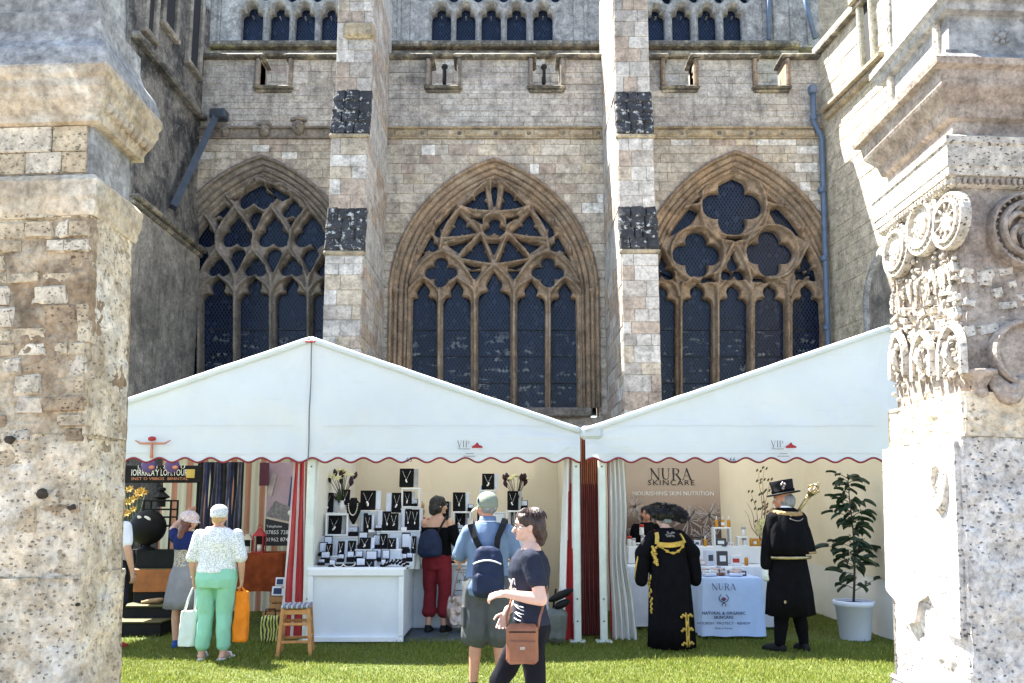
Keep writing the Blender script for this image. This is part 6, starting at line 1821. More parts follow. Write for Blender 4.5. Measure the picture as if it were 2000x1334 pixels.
for i in range(46):
    a = rr.uniform(0, 6.28); t = rr.uniform(0, 1)
    m.ball(hc + Vector((.185 * t * math.cos(a) + .03, .09 * t * math.sin(a) - .02, .05 * (1 - t) + rr.uniform(-.035, .055) - .035 * (t * math.cos(a)))), (.06, .05, .045), 8, 6)
m.ball(hc + Vector((.03, -.03, .005)), (.20, .12, .08), 16, 10); m.ball(hc + Vector((.0, -.06, -.03)), (.12, .07, .05), 12, 8)
fpart('feathered_hat', m, .012, M['hair_black'], p.o, smooth=2, wrinkle=.010, wscale=34, wz=1)
m = MB()
for i in range(700):
    a = rr.uniform(0, 6.28); e = rr.uniform(-.3, 1.2); d = Vector((math.cos(a) * math.cos(e), math.sin(a) * math.cos(e), math.sin(e)))
    q = hc + Vector((d.x * .215 + .03, d.y * .13 - .02, d.z * .095 + .015 - d.x * .035)); m.tube([q, q + d * .02 + Vector((.01, 0, .0)), q + d * .045 + Vector((.015, 0, -.012))], [.004, .0035, .001], 4)
tag(m.build('feather_wisp', M['hair_black'], p.o, True), kind='stuff')
p.shoes(M['black'])

# ---- mace bearer
gp_ = G(1547, 1272); Hh = P(1541, 948, gp_.y).z
p = Person('mace bearer in black cape, coat and tall brimmed hat', gp_, .42, Hh, M['skin_r'], 1.04, head=(.75, -.12, 0), elL=(-.25, .02, 1.12), wrL=(-.25, .06, .87), elR=(.28, .05, 1.14), wrR=(.16, .27, 1.16), ankL=(-.13, .04, .08), ankR=(.12, -.06, .08), toeL=(-.5, 1, 0))
p.body(hands={'L': dict(curl=.4)})
p.trousers(M['blackcloth'], frac=1.95, e=.02)
p.loft([(.38, 0, 0, .275, .215), (.60, 0, 0, .26, .20), (.80, 0, 0, .235, .175), (1.0, 0, 0, .205, .15), (1.1, 0, 0, .19, .145), (1.35, 0, 0, .19, .14), (1.43, 0, 0, .14, .10), (1.5, 0, 0, .07, .07)], 'long_coat', M['blackcloth'], folds=8, fa=.05)
m = MB(); p.arm(m, 'L', .03, 1.85); p.arm(m, 'R', .03, 1.85); fpart('sleeve', m, .012, M['blackcloth'], p.o, smooth=2, wrinkle=.01)
p.loft([(1.02, .015, 0, .305, .215), (1.12, .01, 0, .298, .208), (1.28, 0, 0, .27, .19), (1.40, 0, 0, .225, .155), (1.46, 0, 0, .17, .125), (1.51, 0, 0, .09, .09)], 'cape', M['blackcloth'], folds=9, fa=.06)
def ringband(z, rx, ry, w, mat_, name, x0=0, a0=0, a1=2 * math.pi, y0=0):
    m = MB(); m.smooth = True; n = 36
    m.rings([[Vector((x0 + (rx + dx) * math.cos(a), y0 + (ry + dx) * math.sin(a), z + dz)) * p.k for a in [a0 + (a1 - a0) * i / n for i in range(n + 1)]] for dx, dz in ((0, -w), (.012, -w * .6), (.012, w * .6), (0, w))], False, False)
    return m.build(name, mat_, p.o, True)
furm = plain('tan_fur', (.34, .22, .10), .9, .35, 40, .8, 60)
m = MB(); m.smooth = True
for i in range(28):
    a = 2 * math.pi * i / 28; m.ball(Vector((.155 * math.cos(a), .005 + .125 * math.sin(a), 1.455 + .02 * math.sin(a))) * p.k, (.04, .035, .035), 8, 6)
fpart('fur_collar', m, .010, furm, p.o, smooth=1, wrinkle=.006, wscale=40)
m = MB(); m.smooth = True; m.lathe([(.07 * p.k, -.01), (.072 * p.k, .02), (.066 * p.k, .03)], p.neck + Vector((0, 0, -.0)), 18, cap=False); m.build('white_collar', M['wpaint'], p.o, True)
ringband(1.035, .312, .222, .010, furm, 'cape_trim', .02, 4.9, 6.2); ringband(.985, .255, .20, .018, M['golddull'], 'gold_belt', 0, math.pi * 1.05, math.pi * 1.75)
m = MB(); m.smooth = True; m.tube([Vector((x, -.155 - .02 * math.cos(x * 20), 1.37 + 6 * x * x * .5)) * p.k for x in [-.09 + .18 * i / 10 for i in range(11)]], .006, 6); m.build('neck_chain', M['pewter'], p.o, True)
m = MB(); m.box(Vector((-.17, -.14, .535)) * p.k, (.13, .02, .035), .008, rz=.45); m.build('gold_cuff_braid', M['golddull'], p.o, True)
m = MB(); p.hand(m, 'L', curl=.4); m.v = [tuple(v) for v in m.v]; me = fuse(m, .007, 2)
n_ = len(me.vertices); cb_ = np.empty(n_ * 3); nb_ = np.empty(n_ * 3); me.vertices.foreach_get('co', cb_); me.vertices.foreach_get('normal', nb_); me.vertices.foreach_set('co', cb_ + nb_ * .006); me.update()
link_mesh('white_glove', me, p.o, fabric('white_cotton', (.72, .76, .80), .05))
p.shoes(M['black'])
hair_shape(p, [((0, -.02, .085), (.086, .095, .085)), ((0, -.05, .05), (.075, .055, .055))], M['hair_grey'], wr=.004)
k = p.k; hb = p.HR @ Matrix.Rotation(-.05, 3, 'X')
m = MB(); m.smooth = True; prof = [(.085, -.005), (.10, -.012), (.150, -.012), (.158, -.004), (.152, .004), (.105, .008), (.100, .012), (.104, .09), (.108, .135), (.104, .142), (.02, .146)]
m.lathe([(r_ * k, z_ * k) for r_, z_ in prof], p.h(0, 0, .165), 30, hb, sx=.93, sy=1.15); ho = m.build('brimmed_hat', fabric('black_felt', (.012, .012, .014), .2, rough=.6, fold=.1), p.o, True)
m = MB(); m.smooth = True; m.lathe([(.1035 * k, .012 * k), (.107 * k, .014 * k), (.107 * k, .036 * k), (.1045 * k, .038 * k)], p.h(0, 0, .165), 30, hb, sx=.93, sy=1.15, cap=False); m.build('hat_band', M['blackcloth'], ho, True)
m = MB(); m.smooth = True
for q in ((0, 0, 0), (.0, .02, .02), (0, -.015, .02), (0, .005, .035), (0, .01, -.02)): m.ball(p.h(-.10 + q[0], -.02 + q[1], .235 + q[2]), (.012, .018, .018), 8, 5)
m.build('hat_badge', M['pewter'], ho, True)
ma = thing('ceremonial_mace', 'gilt ceremonial mace with open crown on the shoulder of the mace bearer', 'mace', p.o.location, .42)
a = Vector((.16, .33, 1.14)) * k; b_ = P(1586, 960, gp_.y - .12); R_ = Matrix.Rotation(-.42, 3, 'Z'); b_ = R_ @ (b_ - Vector(p.o.location)); d = (b_ - a).normalized()
m = MB(); m.smooth = True; m.tube([a - d * .2, a, a.lerp(b_, .5), a.lerp(b_, .93)], [.016, .018, .02, .022], 10); m.build('shaft', M['golddull'], ma, True)
Rm = d.to_track_quat('Z', 'Y').to_matrix()
def mv(x, y, z): return b_ + Rm @ (Vector((x, y, z)) * .66)
m = MB(); m.smooth = True; m.lathe([(r_ * .66, z_ * .66) for r_, z_ in [(.02, -.14), (.045, -.12), (.03, -.10), (.05, -.07), (.065, -.03), (.07, .0), (.075, .005), (.075, .025), (.06, .03)]], b_, 20, Rm); m.build('mace_head', M['golddull'], ma, True)
for i in range(5):
    a_ = 2 * math.pi * i / 5; m = MB(); m.smooth = True; ca_, sa_ = math.cos(a_), math.sin(a_)
    m.tube([mv(.07 * ca_, .07 * sa_, .02), mv(.095 * ca_, .095 * sa_, .08), mv(.06 * ca_, .06 * sa_, .125), mv(0, 0, .12)], .006, 6); m.ball(mv(.075 * math.cos(a_ + .6), .075 * math.sin(a_ + .6), .055), .011, 8, 5); m.build('crown_arch', M['golddull'], ma, True)
m = MB(); m.smooth = True; m.ball(mv(0, 0, .145), .014, 8, 6); m.box(mv(0, 0, .175), (.008, .008, .03), .001, R=Rm); m.build('orb', M['golddull'], ma, True)

# ---- stall holders behind their tables
gp_ = P(1262, 1000, 11.55); 
p = Person('stall holder with dark hair behind the skincare table', (gp_.x, 11.55, 0), math.pi - .3, 1.58, M['skin_r'], .95, head=(.2, -.1, 0)); p.body(); p.shirt(M['blackcloth'], sl=1.9)
p.trousers(M['blackcloth']); hair_shape(p, [((0, -.01, .15), (.09, .105, .085)), ((0, -.05, .06), (.09, .06, .10))], M['hair_black'])
gp_ = P(818, 975, 11.6)
p = Person('fair-haired stall holder mostly hidden behind the jewellery displays', (gp_.x, 11.6, 0), math.pi, 1.66, M['skin'], .95); p.body(); p.shirt(M['red'], sl=1.9)
p.trousers(M['blackcloth']); hair_shape(p, [((0, -.01, .15), (.09, .105, .085)), ((0, -.05, .06), (.09, .06, .10))], M['hair_blond'])
# ---------------------------------------------------------------- the jewellery stall
ORD = ['first', 'second', 'third', 'fourth', 'fifth', 'sixth', 'seventh', 'eighth', 'ninth', 'tenth', 'eleventh', 'twelfth', 'thirteenth', 'fourteenth', 'fifteenth', 'sixteenth', 'seventeenth', 'eighteenth', 'nineteenth', 'twentieth']
M['velvet'] = fabric('black_velvet', (.010, .010, .012), .2, fold=.1)
M['lid'] = plain('pale_satin_lid', (.55, .60, .72), .4, .1, 6); M['silver'] = plain('silver', (.75, .75, .74), .2, .1, 40, .1, 60, .9)
M['pearl'] = plain('pearl', (.70, .66, .58), .25); M['greylid'] = plain('grey_lid', (.34, .35, .38), .5)
M['card'] = plain('white_card', (.74, .75, .78), .6, .05)
M['cloth_w'] = fabric('white_tablecloth', (.66, .70, .80), .05, fold=.5)
M['wpanel'] = plain('white_panel', (.66, .71, .76), .4, .05, 3)

ct = thing('display_counter', 'white front display counter with a framed blank panel', 'counter', (-1.79, 9.9, 0))
x0, x1 = gx(613, 9.4), gx(795, 9.4); zc = P(700, 1111, 9.38).z
m = MB(); m.box(((x0 + x1) / 2, 9.98, zc / 2 + .02), (x1 - x0 - .02, 1.14, zc - .06), .01); m.build('cabinet', M['wpanel'], ct)
for c_, sz in ((((x0 + x1) / 2, 9.39, zc - .04), (x1 - x0, .05, .08)), (((x0 + x1) / 2, 9.39, .05), (x1 - x0, .05, .06)), ((x0 + .03, 9.39, zc / 2), (.06, .05, zc - .17)), ((x1 - .03, 9.39, zc / 2), (.06, .05, zc - .17))):
    m = MB(); m.box(c_, sz, .006); m.build('frame_bar', M['wpaint'], ct)
m = MB(); m.box(((x0 + x1) / 2, 9.99, zc), (x1 - x0 + .04, 1.24, .03), .008); m.build('counter_top', M['wpaint'], ct)
rc = thing('display_counter', 'white rear counter with a printed sign, behind the shoppers', 'counter', (-.5, 10.8, 0))
y_ = 10.42; a0, a1 = gx(797, y_), gx(1070, y_); zr_ = P(850, 1103, y_).z
m = MB(); m.box(((a0 + a1) / 2, y_ + .3, zr_ / 2), (a1 - a0, .58, zr_ - .03), .01); m.build('cabinet', M['wpanel'], rc)
m = MB(); m.box(((a0 + a1) / 2, y_ + .29, zr_), (a1 - a0 + .03, .64, .03), .008); m.build('counter_top', M['wpaint'], rc)
text('er Stu', .10, P(907, 1139, y_ - .012), M['inkblue'], rc); text('mirror leather', .03, P(907, 1113, y_ - .012), M['inkgrey'], rc) if False else None
m = MB()
for py, w in ((1113, .22), (1118, .14), (1153, .26), (1167, .12)): m.box(P(908, py, y_ - .004), (w, .003, .010))
m.build('small_print_line', M['inkgrey'], rc)['kind'] = 'stuff'

def riser(px0, px1, pt, pb, Y, dep, name, label, openf=False):
    a, b = P(px0, pt, Y), P(px1, pb, Y)
    o = thing(name, label, 'display stand', ((a.x + b.x) / 2, Y + dep / 2, b.z))
    w = b.x - a.x; h = a.z - b.z
    if openf:
        t = .022
        for c_, s_ in (((0, 0, t / 2), (w, dep, t)), ((0, 0, h - t / 2), (w, dep, t)), ((-w / 2 + t / 2, 0, h / 2), (t, dep, h - 2 * t)), ((w / 2 - t / 2, 0, h / 2), (t, dep, h - 2 * t))):
            m = MB(); m.box(c_, s_, .004); m.build('board', M['wpaint'], o, True)
    else:
        m = MB(); m.box((0, 0, (h - .018) / 2), (w, dep, h - .018), .004); m.build('riser_body', M['wpanel'], o, True)
        m = MB(); m.box((0, 0, h - .008), (w + .015, dep + .015, .016), .003); m.build('riser_top', M['wpaint'], o, True)
    return o
riser(636, 679, 1003, 1047, 10.12, .2, 'display_stand', 'open white display frame under the left flowers', True)
riser(628, 700, 1048, 1112, 10.1, .28, 'display_stand', 'wide white riser under the framed necklace at left')
riser(622, 678, 1001, 1112, 10.35, .2, 'display_stand', 'tall white riser below the left flower vase')
riser(700, 742, 997, 1112, 10.32, .2, 'display_stand', 'tall white riser beside the black necklace bust')
riser(742, 784, 1002, 1112, 10.40, .16, 'display_stand', 'tall white riser left of the stacked white cube')
riser(736, 790, 1037, 1112, 10.14, .2, 'display_stand', 'low white riser carrying the pair of pendant boxes')
riser(784, 820, 953, 992, 10.45, .16, 'display_stand', 'small open white cube with the topmost necklace box on it', True)
riser(784, 822, 993, 1112, 10.44, .18, 'display_stand', 'white riser that carries the small open cube')
riser(786, 820, 1036, 1112, 10.18, .2, 'display_stand', 'low white riser at the right end of the front counter')
riser(694, 782, 1073, 1112, 9.84, .24, 'display_stand', 'low white step in the middle of the front counter')
riser(630, 693, 1086, 1112, 9.80, .2, 'display_stand', 'low white step at the left of the front counter')
riser(782, 808, 1082, 1112, 9.86, .2, 'display_stand', 'small white step at the right of the front counter')
riser(885, 920, 999, 1037, 10.78, .18, 'display_stand', 'open white cube on the rear counter between two shoppers', True)
riser(882, 922, 1038, 1102, 10.78, .2, 'display_stand', 'white riser under the open cube on the rear counter')
riser(852, 884, 1013, 1102, 10.80, .16, 'display_stand', 'white riser just right of the black haired woman')
riser(934, 986, 1000, 1102, 10.84, .16, 'display_stand', 'white riser behind the man in the green cap')
riser(988, 1032, 997, 1040, 10.72, .2, 'display_stand', 'open white frame behind the walking woman', True)
riser(986, 1034, 1041, 1102, 10.72, .2, 'display_stand', 'white riser below the open frame at the right flowers')
riser(940, 968, 957, 999, 10.86, .12, 'display_stand', 'narrow white riser above the green cap')

COUNT = {}
def where(Y, px):
    side_ = 'front counter' if px < 830 else 'rear counter'
    if px < 830: t = 'front row' if Y < 9.75 else 'second row' if Y < 10.1 else 'third row' if Y < 10.3 else 'back row'
    else: t = 'rear shelves' if px < 930 else 'far right shelves'
    return t, side_
def jewel(kind, px0, px1, py0, py1, Y):
    a, b = P(px0, py0, Y), P(px1, py1, Y); w = b.x - a.x; h = (a.z - b.z) * 1.1; w *= 1.12; cx = (a.x + b.x) / 2
    t, sd_ = where(Y, (px0 + px1) / 2)
    NM = {'N': ('necklace_box', 'open black necklace box, silver pendant'), 'M': ('necklace_box', 'black necklace box, pale lid at left'), 'R': ('ring_box', 'small black ring box, raised pale lid'), 'D': ('ring_box', 'pale square jewel box lid with black base'), 'T': ('jewellery_tray', 'low black tray with a pearl strand'), 'K': ('bracelet_tray', 'low tray of black bracelet cushions'), 'C': ('price_card', 'small white price card')}
    nm, lb = NM[kind]
    key = (kind, t, sd_); JEWELS.setdefault(key, []).append((cx, nm, lb, kind, w, h, b.z, Y))
JEWELS = {}
Q = lambda k, c, Y, ox=610: jewel(k, ox + c[0] * .1724, ox + c[1] * .1724, 890 + c[2] * .1724, 890 + c[3] * .1724, Y)
for c_ in ((105, 275, 440, 645),): Q('N', c_, 10.40)
Q('M', (285, 415, 400, 562), 10.46); Q('N', (560, 760, 415, 615), 10.42); Q('M', (845, 1000, 440, 645), 10.46); Q('N', (1002, 1190, 165, 358), 10.52)
Q('N', (1035, 1150, 420, 580), 10.5); Q('R', (1130, 1185, 500, 580), 10.48)
Q('N', (190, 370, 700, 890), 10.2); Q('N', (590, 690, 690, 870), 10.2); Q('M', (560, 620, 670, 870), 10.24); Q('M', (750, 880, 650, 850), 10.22); Q('N', (885, 995, 670, 850), 10.2)
Q('M', (1012, 1120, 625, 845), 10.24); Q('N', (1125, 1232, 630, 845), 10.24); Q('R', (710, 780, 790, 850), 10.16); Q('R', (400, 510, 815, 910), 10.2)
Q('C', (640, 710, 840, 870), 10.15); Q('C', (440, 505, 775, 808), 10.3); Q('C', (1010, 1065, 812, 845), 10.19)
Q('D', (525, 615, 880, 1055), 9.92); Q('N', (545, 695, 940, 1060), 9.9); Q('N', (770, 870, 900, 1062), 9.95); Q('N', (862, 970, 945, 1062), 9.9); Q('D', (690, 760, 910, 1060), 9.98); Q('D', (1015, 1100, 895, 1110), 9.98); Q('M', (1100, 1170, 930, 1110), 9.98); Q('D', (905, 970, 880, 960), 10.16)
Q('D', (135, 210, 930, 1140), 9.92); Q('D', (80, 158, 995, 1140), 9.85); Q('N', (160, 245, 1010, 1138), 9.86); Q('M', (255, 355, 985, 1138), 9.9); Q('M', (360, 480, 980, 1138), 9.9)
Q('R', (100, 190, 1100, 1215), 9.66); Q('R', (285, 350, 1125, 1205), 9.64); Q('R', (395, 465, 1095, 1205), 9.66); Q('R', (488, 562, 1090, 1200), 9.68); Q('D', (605, 722, 1090, 1215), 9.62); Q('D', (680, 770, 1065, 1200), 9.72); Q('D', (790, 865, 1080, 1210), 9.66)
Q('R', (190, 248, 1190, 1285), 9.48); Q('R', (66, 130, 1180, 1240), 9.55); Q('D', (500, 592, 1170, 1278), 9.5); Q('N', (610, 722, 1200, 1285), 9.5); Q('T', (355, 495, 1195, 1275), 9.5); Q('T', (245, 355, 1215, 1272), 9.48); Q('K', (820, 1065, 1150, 1280), 9.5); Q('R', (775, 822, 1185, 1275), 9.5); Q('R', (1020, 1062, 1120, 1205), 9.66); Q('R', (1070, 1130, 1110, 1200), 9.68)
for k_, c_, Y in (('N', (265, 345, 535, 712), 10.84), ('N', (385, 552, 435, 630), 10.84), ('N', (395, 548, 660, 845), 10.88), ('M', (375, 500, 905, 1085), 10.66), ('N', (1000, 1145, 420, 618), 10.80), ('N', (715, 880, 220, 385), 10.90), ('M', (680, 735, 360, 630), 10.88), ('N', (655, 745, 640, 745), 10.66), ('R', (548, 606, 555, 630), 10.80), ('R', (345, 408, 780, 855), 10.82), ('R', (432, 492, 790, 860), 10.82), ('R', (315, 352, 890, 1000), 10.7), ('R', (395, 455, 1060, 1120), 10.56), ('R', (1150, 1216, 515, 618), 10.80), ('T', (345, 500, 1130, 1215), 10.52), ('N', (1080, 1200, 1060, 1215), 10.6), ('M', (1020, 1060, 640, 860), 10.78), ('M', (1070, 1110, 640, 860), 10.78), ('N', (1115, 1165, 650, 860), 10.78), ('M', (270, 320, 720, 850), 10.8), ('R', (300, 350, 1040, 1130), 10.56)):
    Q(k_, c_, Y, 820)
def chain(m, w, h, zt, y, r=.0018):
    m.tube([Vector((-w * .3, y, zt)), Vector((-w * .12, y - .003, zt - h * .3)), Vector((0, y - .004, zt - h * .48)), Vector((w * .12, y - .003, zt - h * .3)), Vector((w * .3, y, zt))], r, 5)
rj = random.Random(2)
for (kind, t, sd_), lst in JEWELS.items():
    lst.sort()
    for i, (cx, nm, lb, kd, w, h, z, Y) in enumerate(lst):
        tw = {'front row': 'in front row', 'second row': 'in second row', 'third row': 'in third row', 'back row': 'in back row', 'rear shelves': 'beside the black-haired shopper', 'far right shelves': 'beyond the blue polo'}[t]
        lab = f'{lb} {tw}' + (f', {ORD[i]} from left' if len(lst) > 1 else '')
        o = thing(nm, lab, 'price card' if kd == 'C' else 'jewellery tray' if kd in 'TK' else 'jewellery box', (cx, Y, z), rj.uniform(-.12, .12), 'jewellery set out on the white counters')
        if kd in 'NM':
            tl = .06; R = Matrix.Rotation(-.16, 3, 'X')
            wp_ = w * (.74 if kd == 'N' else .62); ox = -w * .13 if kd == 'N' else w * .19
            m = MB(); m.box(Vector((ox, .0, h / 2)), (wp_, .035, h), .004, R=R); m.build('velvet_pad', M['velvet'], o, True)
            m = MB(); lx = (w / 2 - w * .13) if kd == 'N' else (-w / 2 + w * .19)
            m.box(Vector((lx, .01, h / 2)), (w * (.24 if kd == 'N' else .36), .02, h * .98), .003, R=R @ Matrix.Rotation(.3 if kd == 'N' else -.25, 3, 'Z')); m.build('lid', M['lid'] if kd == 'M' or i % 2 else M['greylid'], o, True)
            m = MB(); m.smooth = True; chain(m, wp_, h, h * .88, -.03); m.v = [(v[0] + ox, v[1] + (v[2] - h / 2) * .16, v[2]) for v in m.v]; m.build('chain', M['silver'], o, True)
            m = MB(); m.smooth = True; s_ = min(w, h) * rj.uniform(.06, .11)
            for q in range(3): m.ball((ox + rj.uniform(-1, 1) * s_ * .7, -.03 + (h * .35 - h / 2) * .16, h * .38 - q * s_ * .7), (s_ * .75, s_ * .4, s_ * .75), 8, 5)
            m.build('pendant', M['silver'], o, True)
        elif kd in 'RD':
            b_ = .42 if kd == 'R' else .25
            m = MB(); m.box((0, 0, h * b_ / 2), (w, max(w * .8, .05), h * b_), .004); m.build('box_base', M['velvet'], o, True)
            m = MB(); m.box((0, .035, h * (b_ + 1) / 2), (w, .012, h * (1 - b_)), .003, R=Matrix.Rotation(-.12, 3, 'X')); l_ = m.build('lid', M['velvet'], o, True)
            m = MB(); m.box((0, .026, h * (b_ + 1) / 2), (w * .84, .008, h * (1 - b_) * .84), .002, R=Matrix.Rotation(-.12, 3, 'X')); m.build('satin_lining', M['lid'], l_, True)
            m = MB(); m.smooth = True; m.lathe([(.010, -.002), (.012, 0), (.010, .002)], (0, -.005, h * b_ + .012), 12, Matrix.Rotation(math.pi / 2, 3, 'X'), cap=False); m.ball((0, -.005, h * b_ + .026), .005, 6, 4); m.build('ring', M['silver'], o, True)
        elif kd == 'T':
            m = MB(); m.box((0, 0, h * .2), (w, .12, h * .4), .006, R=Matrix.Rotation(.3, 3, 'X')); m.build('tray', M['velvet'], o, True)
            m = MB(); m.smooth = True
            for q in range(17):
                a_ = math.pi * (q / 16); m.ball((w * .4 * math.cos(a_), -.03 - .02 * math.sin(a_), h * .62 - h * .4 * math.sin(a_)), .0065, 7, 5)
            m.build('pearl_strand', M['pearl'], o, True)
        elif kd == 'K':
            for q in range(7):
                m = MB(); m.smooth = True; x_ = -w / 2 + w * (q + .5) / 7; zz = h * (.25 + .35 * math.sin(q * .5))
                m.tube([Vector((x_ - .02, -.06, zz * .6 + .012)), Vector((x_, 0, zz + .012)), Vector((x_ + .02, .06, zz * .9 + .012))], .016, 8); pr = m.build('bracelet_cushion', M['velvet'], o, True)
                m = MB(); m.smooth = True; m.tube([Vector((x_ - .02, -.055, zz * .6 + .028)), Vector((x_, 0, zz + .029))], .005, 6); m.build('bracelet', M['silver'], pr, True)
            m = MB(); m.box((0, 0, .006), (w, .16, .012), .003); m.build('tray', M['velvet'], o, True)
        else:
            m = MB(); m.box((0, 0, h / 2), (w, .006, h), .001, R=Matrix.Rotation(-.3, 3, 'X')); m.build('card', M['card'], o, True)
# necklace bust
bu = thing('necklace_bust', 'black necklace bust with a pearl strand on the tall riser', 'necklace bust', P(690, 1024, 10.18))
m = MB(); m.smooth = True; h = .31
m.lathe([(.012, .0), (.04, .05), (.085, .15), (.098, .22), (.08, .27), (.045, .30), (.042, .33), (.0, .335)], (0, 0, 0), 18, sy=.5); m.build('bust', M['velvet'], bu, True)
m = MB(); m.smooth = True
for q in range(21):
    a_ = math.pi * q / 20; m.ball((.058 * math.cos(a_), -.05 - .004 * math.sin(a_), .255 - .14 * math.sin(a_)), .008, 7, 5)
m.build('pearl_strand', M['pearl'], bu, True)

# ---------------------------------------------------------------- flowers
M['petal'] = plain('cream_petal', (.70, .66, .38), .6, .15, 20); M['darkpetal'] = plain('plum_petal', (.03, .008, .022), .6, .3, 12)
M['stem'] = plain('green_stem', (.06, .09, .03), .6); M['leaf'] = plain('dark_green_leaf', (.022, .045, .022), .38, .35, 9, .2, 40)
M['leaf2'] = plain('dry_leaf', (.10, .07, .03), .6, .3, 12); M['vase'] = plain('white_vase', (.7, .7, .7), .3)
def petal_flower(m, c, d, r, n=6):
    d = Vector(d).normalized(); q = d.to_track_quat('Z', 'Y').to_matrix()
    for i in range(n):
        a = 2 * math.pi * i / n; u = Vector((math.cos(a), math.sin(a), 0)); v = Vector((-math.sin(a), math.cos(a), 0))
        pts = [Vector((0, 0, 0)), u * r * .5 + v * r * .24 + Vector((0, 0, r * .35)), u * r + Vector((0, 0, r * .28)), u * r * .5 - v * r * .24 + Vector((0, 0, r * .35))]
        m.add([Vector(c) + q @ p_ for p_ in pts], [(0, 1, 2), (0, 2, 3)])
def bouquet(name, label, pos, spread, h, nl, nd, seed, twig=0):
    o = thing(name, label, 'flowers', pos); r = random.Random(seed)
    m = MB(); m.smooth = True; m.lathe([(.035, 0), (.05, .03), (.045, .08), (.03, .12), (.036, .135)], (0, 0, 0), 14); m.build('vase', M['vase'], o, True)
    for i in range(nl + nd):
        a = r.uniform(0, 6.28); t = r.uniform(.15, 1); e = Vector((spread * t * math.cos(a), spread * .6 * t * math.sin(a), h * (1 - .35 * t * r.random())))
        st = MB(); st.smooth = True; st.tube([Vector((0, 0, .1)), e * .5 + Vector((0, 0, .07)), e], .004, 5); so = st.build('stem', M['stem'] if i < nl else M['darkpetal'], o, True)
        m = MB()
        if i < nl: petal_flower(m, e, e - Vector((0, .12, .1)), r.uniform(.05, .075)); m.build('lily', M['petal'], o, True)
        else:
            m.smooth = True; m.lathe([(.006, -.05), (.026, -.01), (.03, .015), (.012, .05), (.001, .06)], e, 9, (e + Vector((0, -.05, 0))).to_track_quat('Z', 'Y').to_matrix(), sx=r.uniform(.8, 1.3)); m.build('dark_flower', M['darkpetal'], o, True)
    for i in range(nl + 4):
        a = r.uniform(0, 6.28); e = Vector((spread * r.uniform(.3, .9) * math.cos(a), spread * .5 * math.sin(a), h * r.uniform(.3, .6))); m = MB(); v = Vector((-e.y, e.x, .02)).normalized() * .016
        m.add([Vector((0, 0, .1)), e * .6 + v, e, e * .6 - v], [(0, 1, 2), (0, 2, 3)]); m.build('leaf', M['darkpetal'] if i % 2 else M['stem'], o, True)
    return o
bouquet('flower_arrangement', 'cream lilies with dark plum flowers above the left jewellery boxes', P(668, 998, 10.45), .21, .52, 11, 8, 3)
bouquet('flower_arrangement', 'cream and dark plum flowers on the right-hand jewellery shelves', P(1008, 997, 10.86), .21, .46, 8, 9, 8)

# ---------------------------------------------------------------- the skincare stall
bn = thing('banner', 'tall beige skincare banner with dark lettering and white seed heads', 'banner', P(1315, 1100, 12.0))
b0, b1 = P(1221, 905, 12.0), P(1411, 1105, 12.0)
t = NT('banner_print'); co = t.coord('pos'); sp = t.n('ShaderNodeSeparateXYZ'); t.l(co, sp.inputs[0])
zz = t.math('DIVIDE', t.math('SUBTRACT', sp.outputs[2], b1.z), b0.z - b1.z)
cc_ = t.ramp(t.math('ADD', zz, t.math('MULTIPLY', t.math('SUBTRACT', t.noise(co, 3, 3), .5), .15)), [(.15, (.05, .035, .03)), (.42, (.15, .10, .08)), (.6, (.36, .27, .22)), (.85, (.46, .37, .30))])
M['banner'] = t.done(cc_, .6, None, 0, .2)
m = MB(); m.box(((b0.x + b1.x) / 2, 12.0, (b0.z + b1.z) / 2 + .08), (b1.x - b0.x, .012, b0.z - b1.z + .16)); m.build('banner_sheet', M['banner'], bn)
serif('NURA', .165, P(1310, 926, 11.985), M['ink'], bn, .10); text('SKINCARE', .11, P(1311, 947.5, 11.985), M['ink'], bn, sx=1.25, space=1.15); text('NOURISHING SKIN NUTRITION', .086, P(1315, 967.5, 11.985), M['wtext'], bn, sx=1.0)
m = MB(); r = random.Random(6)
M['seedhead'] = plain('white_seed_print', (.50, .44, .42), .7)
for i, (px, py, rad) in enumerate(((1240, 990, .16), (1262, 1030, .14), (1300, 1050, .12), (1345, 1015, .22), (1385, 1005, .20), (1400, 1045, .18), (1372, 1050, .16), (1232, 1050, .13), (1330, 1060, .14))):
    c_ = P(px, py, 11.99 - i * .0012)
    for k in range(34):
        a = r.uniform(0, 6.28); L = rad * r.uniform(.5, 1); e = c_ + Vector((math.cos(a) * L, 0, math.sin(a) * L))
        if not (b0.x + .01 < e.x < b1.x - .01): continue
        w_ = Vector((-math.sin(a), 0, math.cos(a))) * .0035
        m.add([c_ - w_, e - w_, e + w_, c_ + w_], [(0, 1, 2, 3)])
        for q in (-.5, 0, .5):
            f = e + Vector((math.cos(a + q) * .03, 0, math.sin(a + q) * .03))
            if b0.x + .01 < f.x < b1.x - .01: m.add([e - w_ * .8, f - w_ * .8, f + w_ * .8, e + w_ * .8], [(0, 1, 2, 3)])
m.build('printed_seed_head', M['seedhead'], bn)['kind'] = 'stuff'

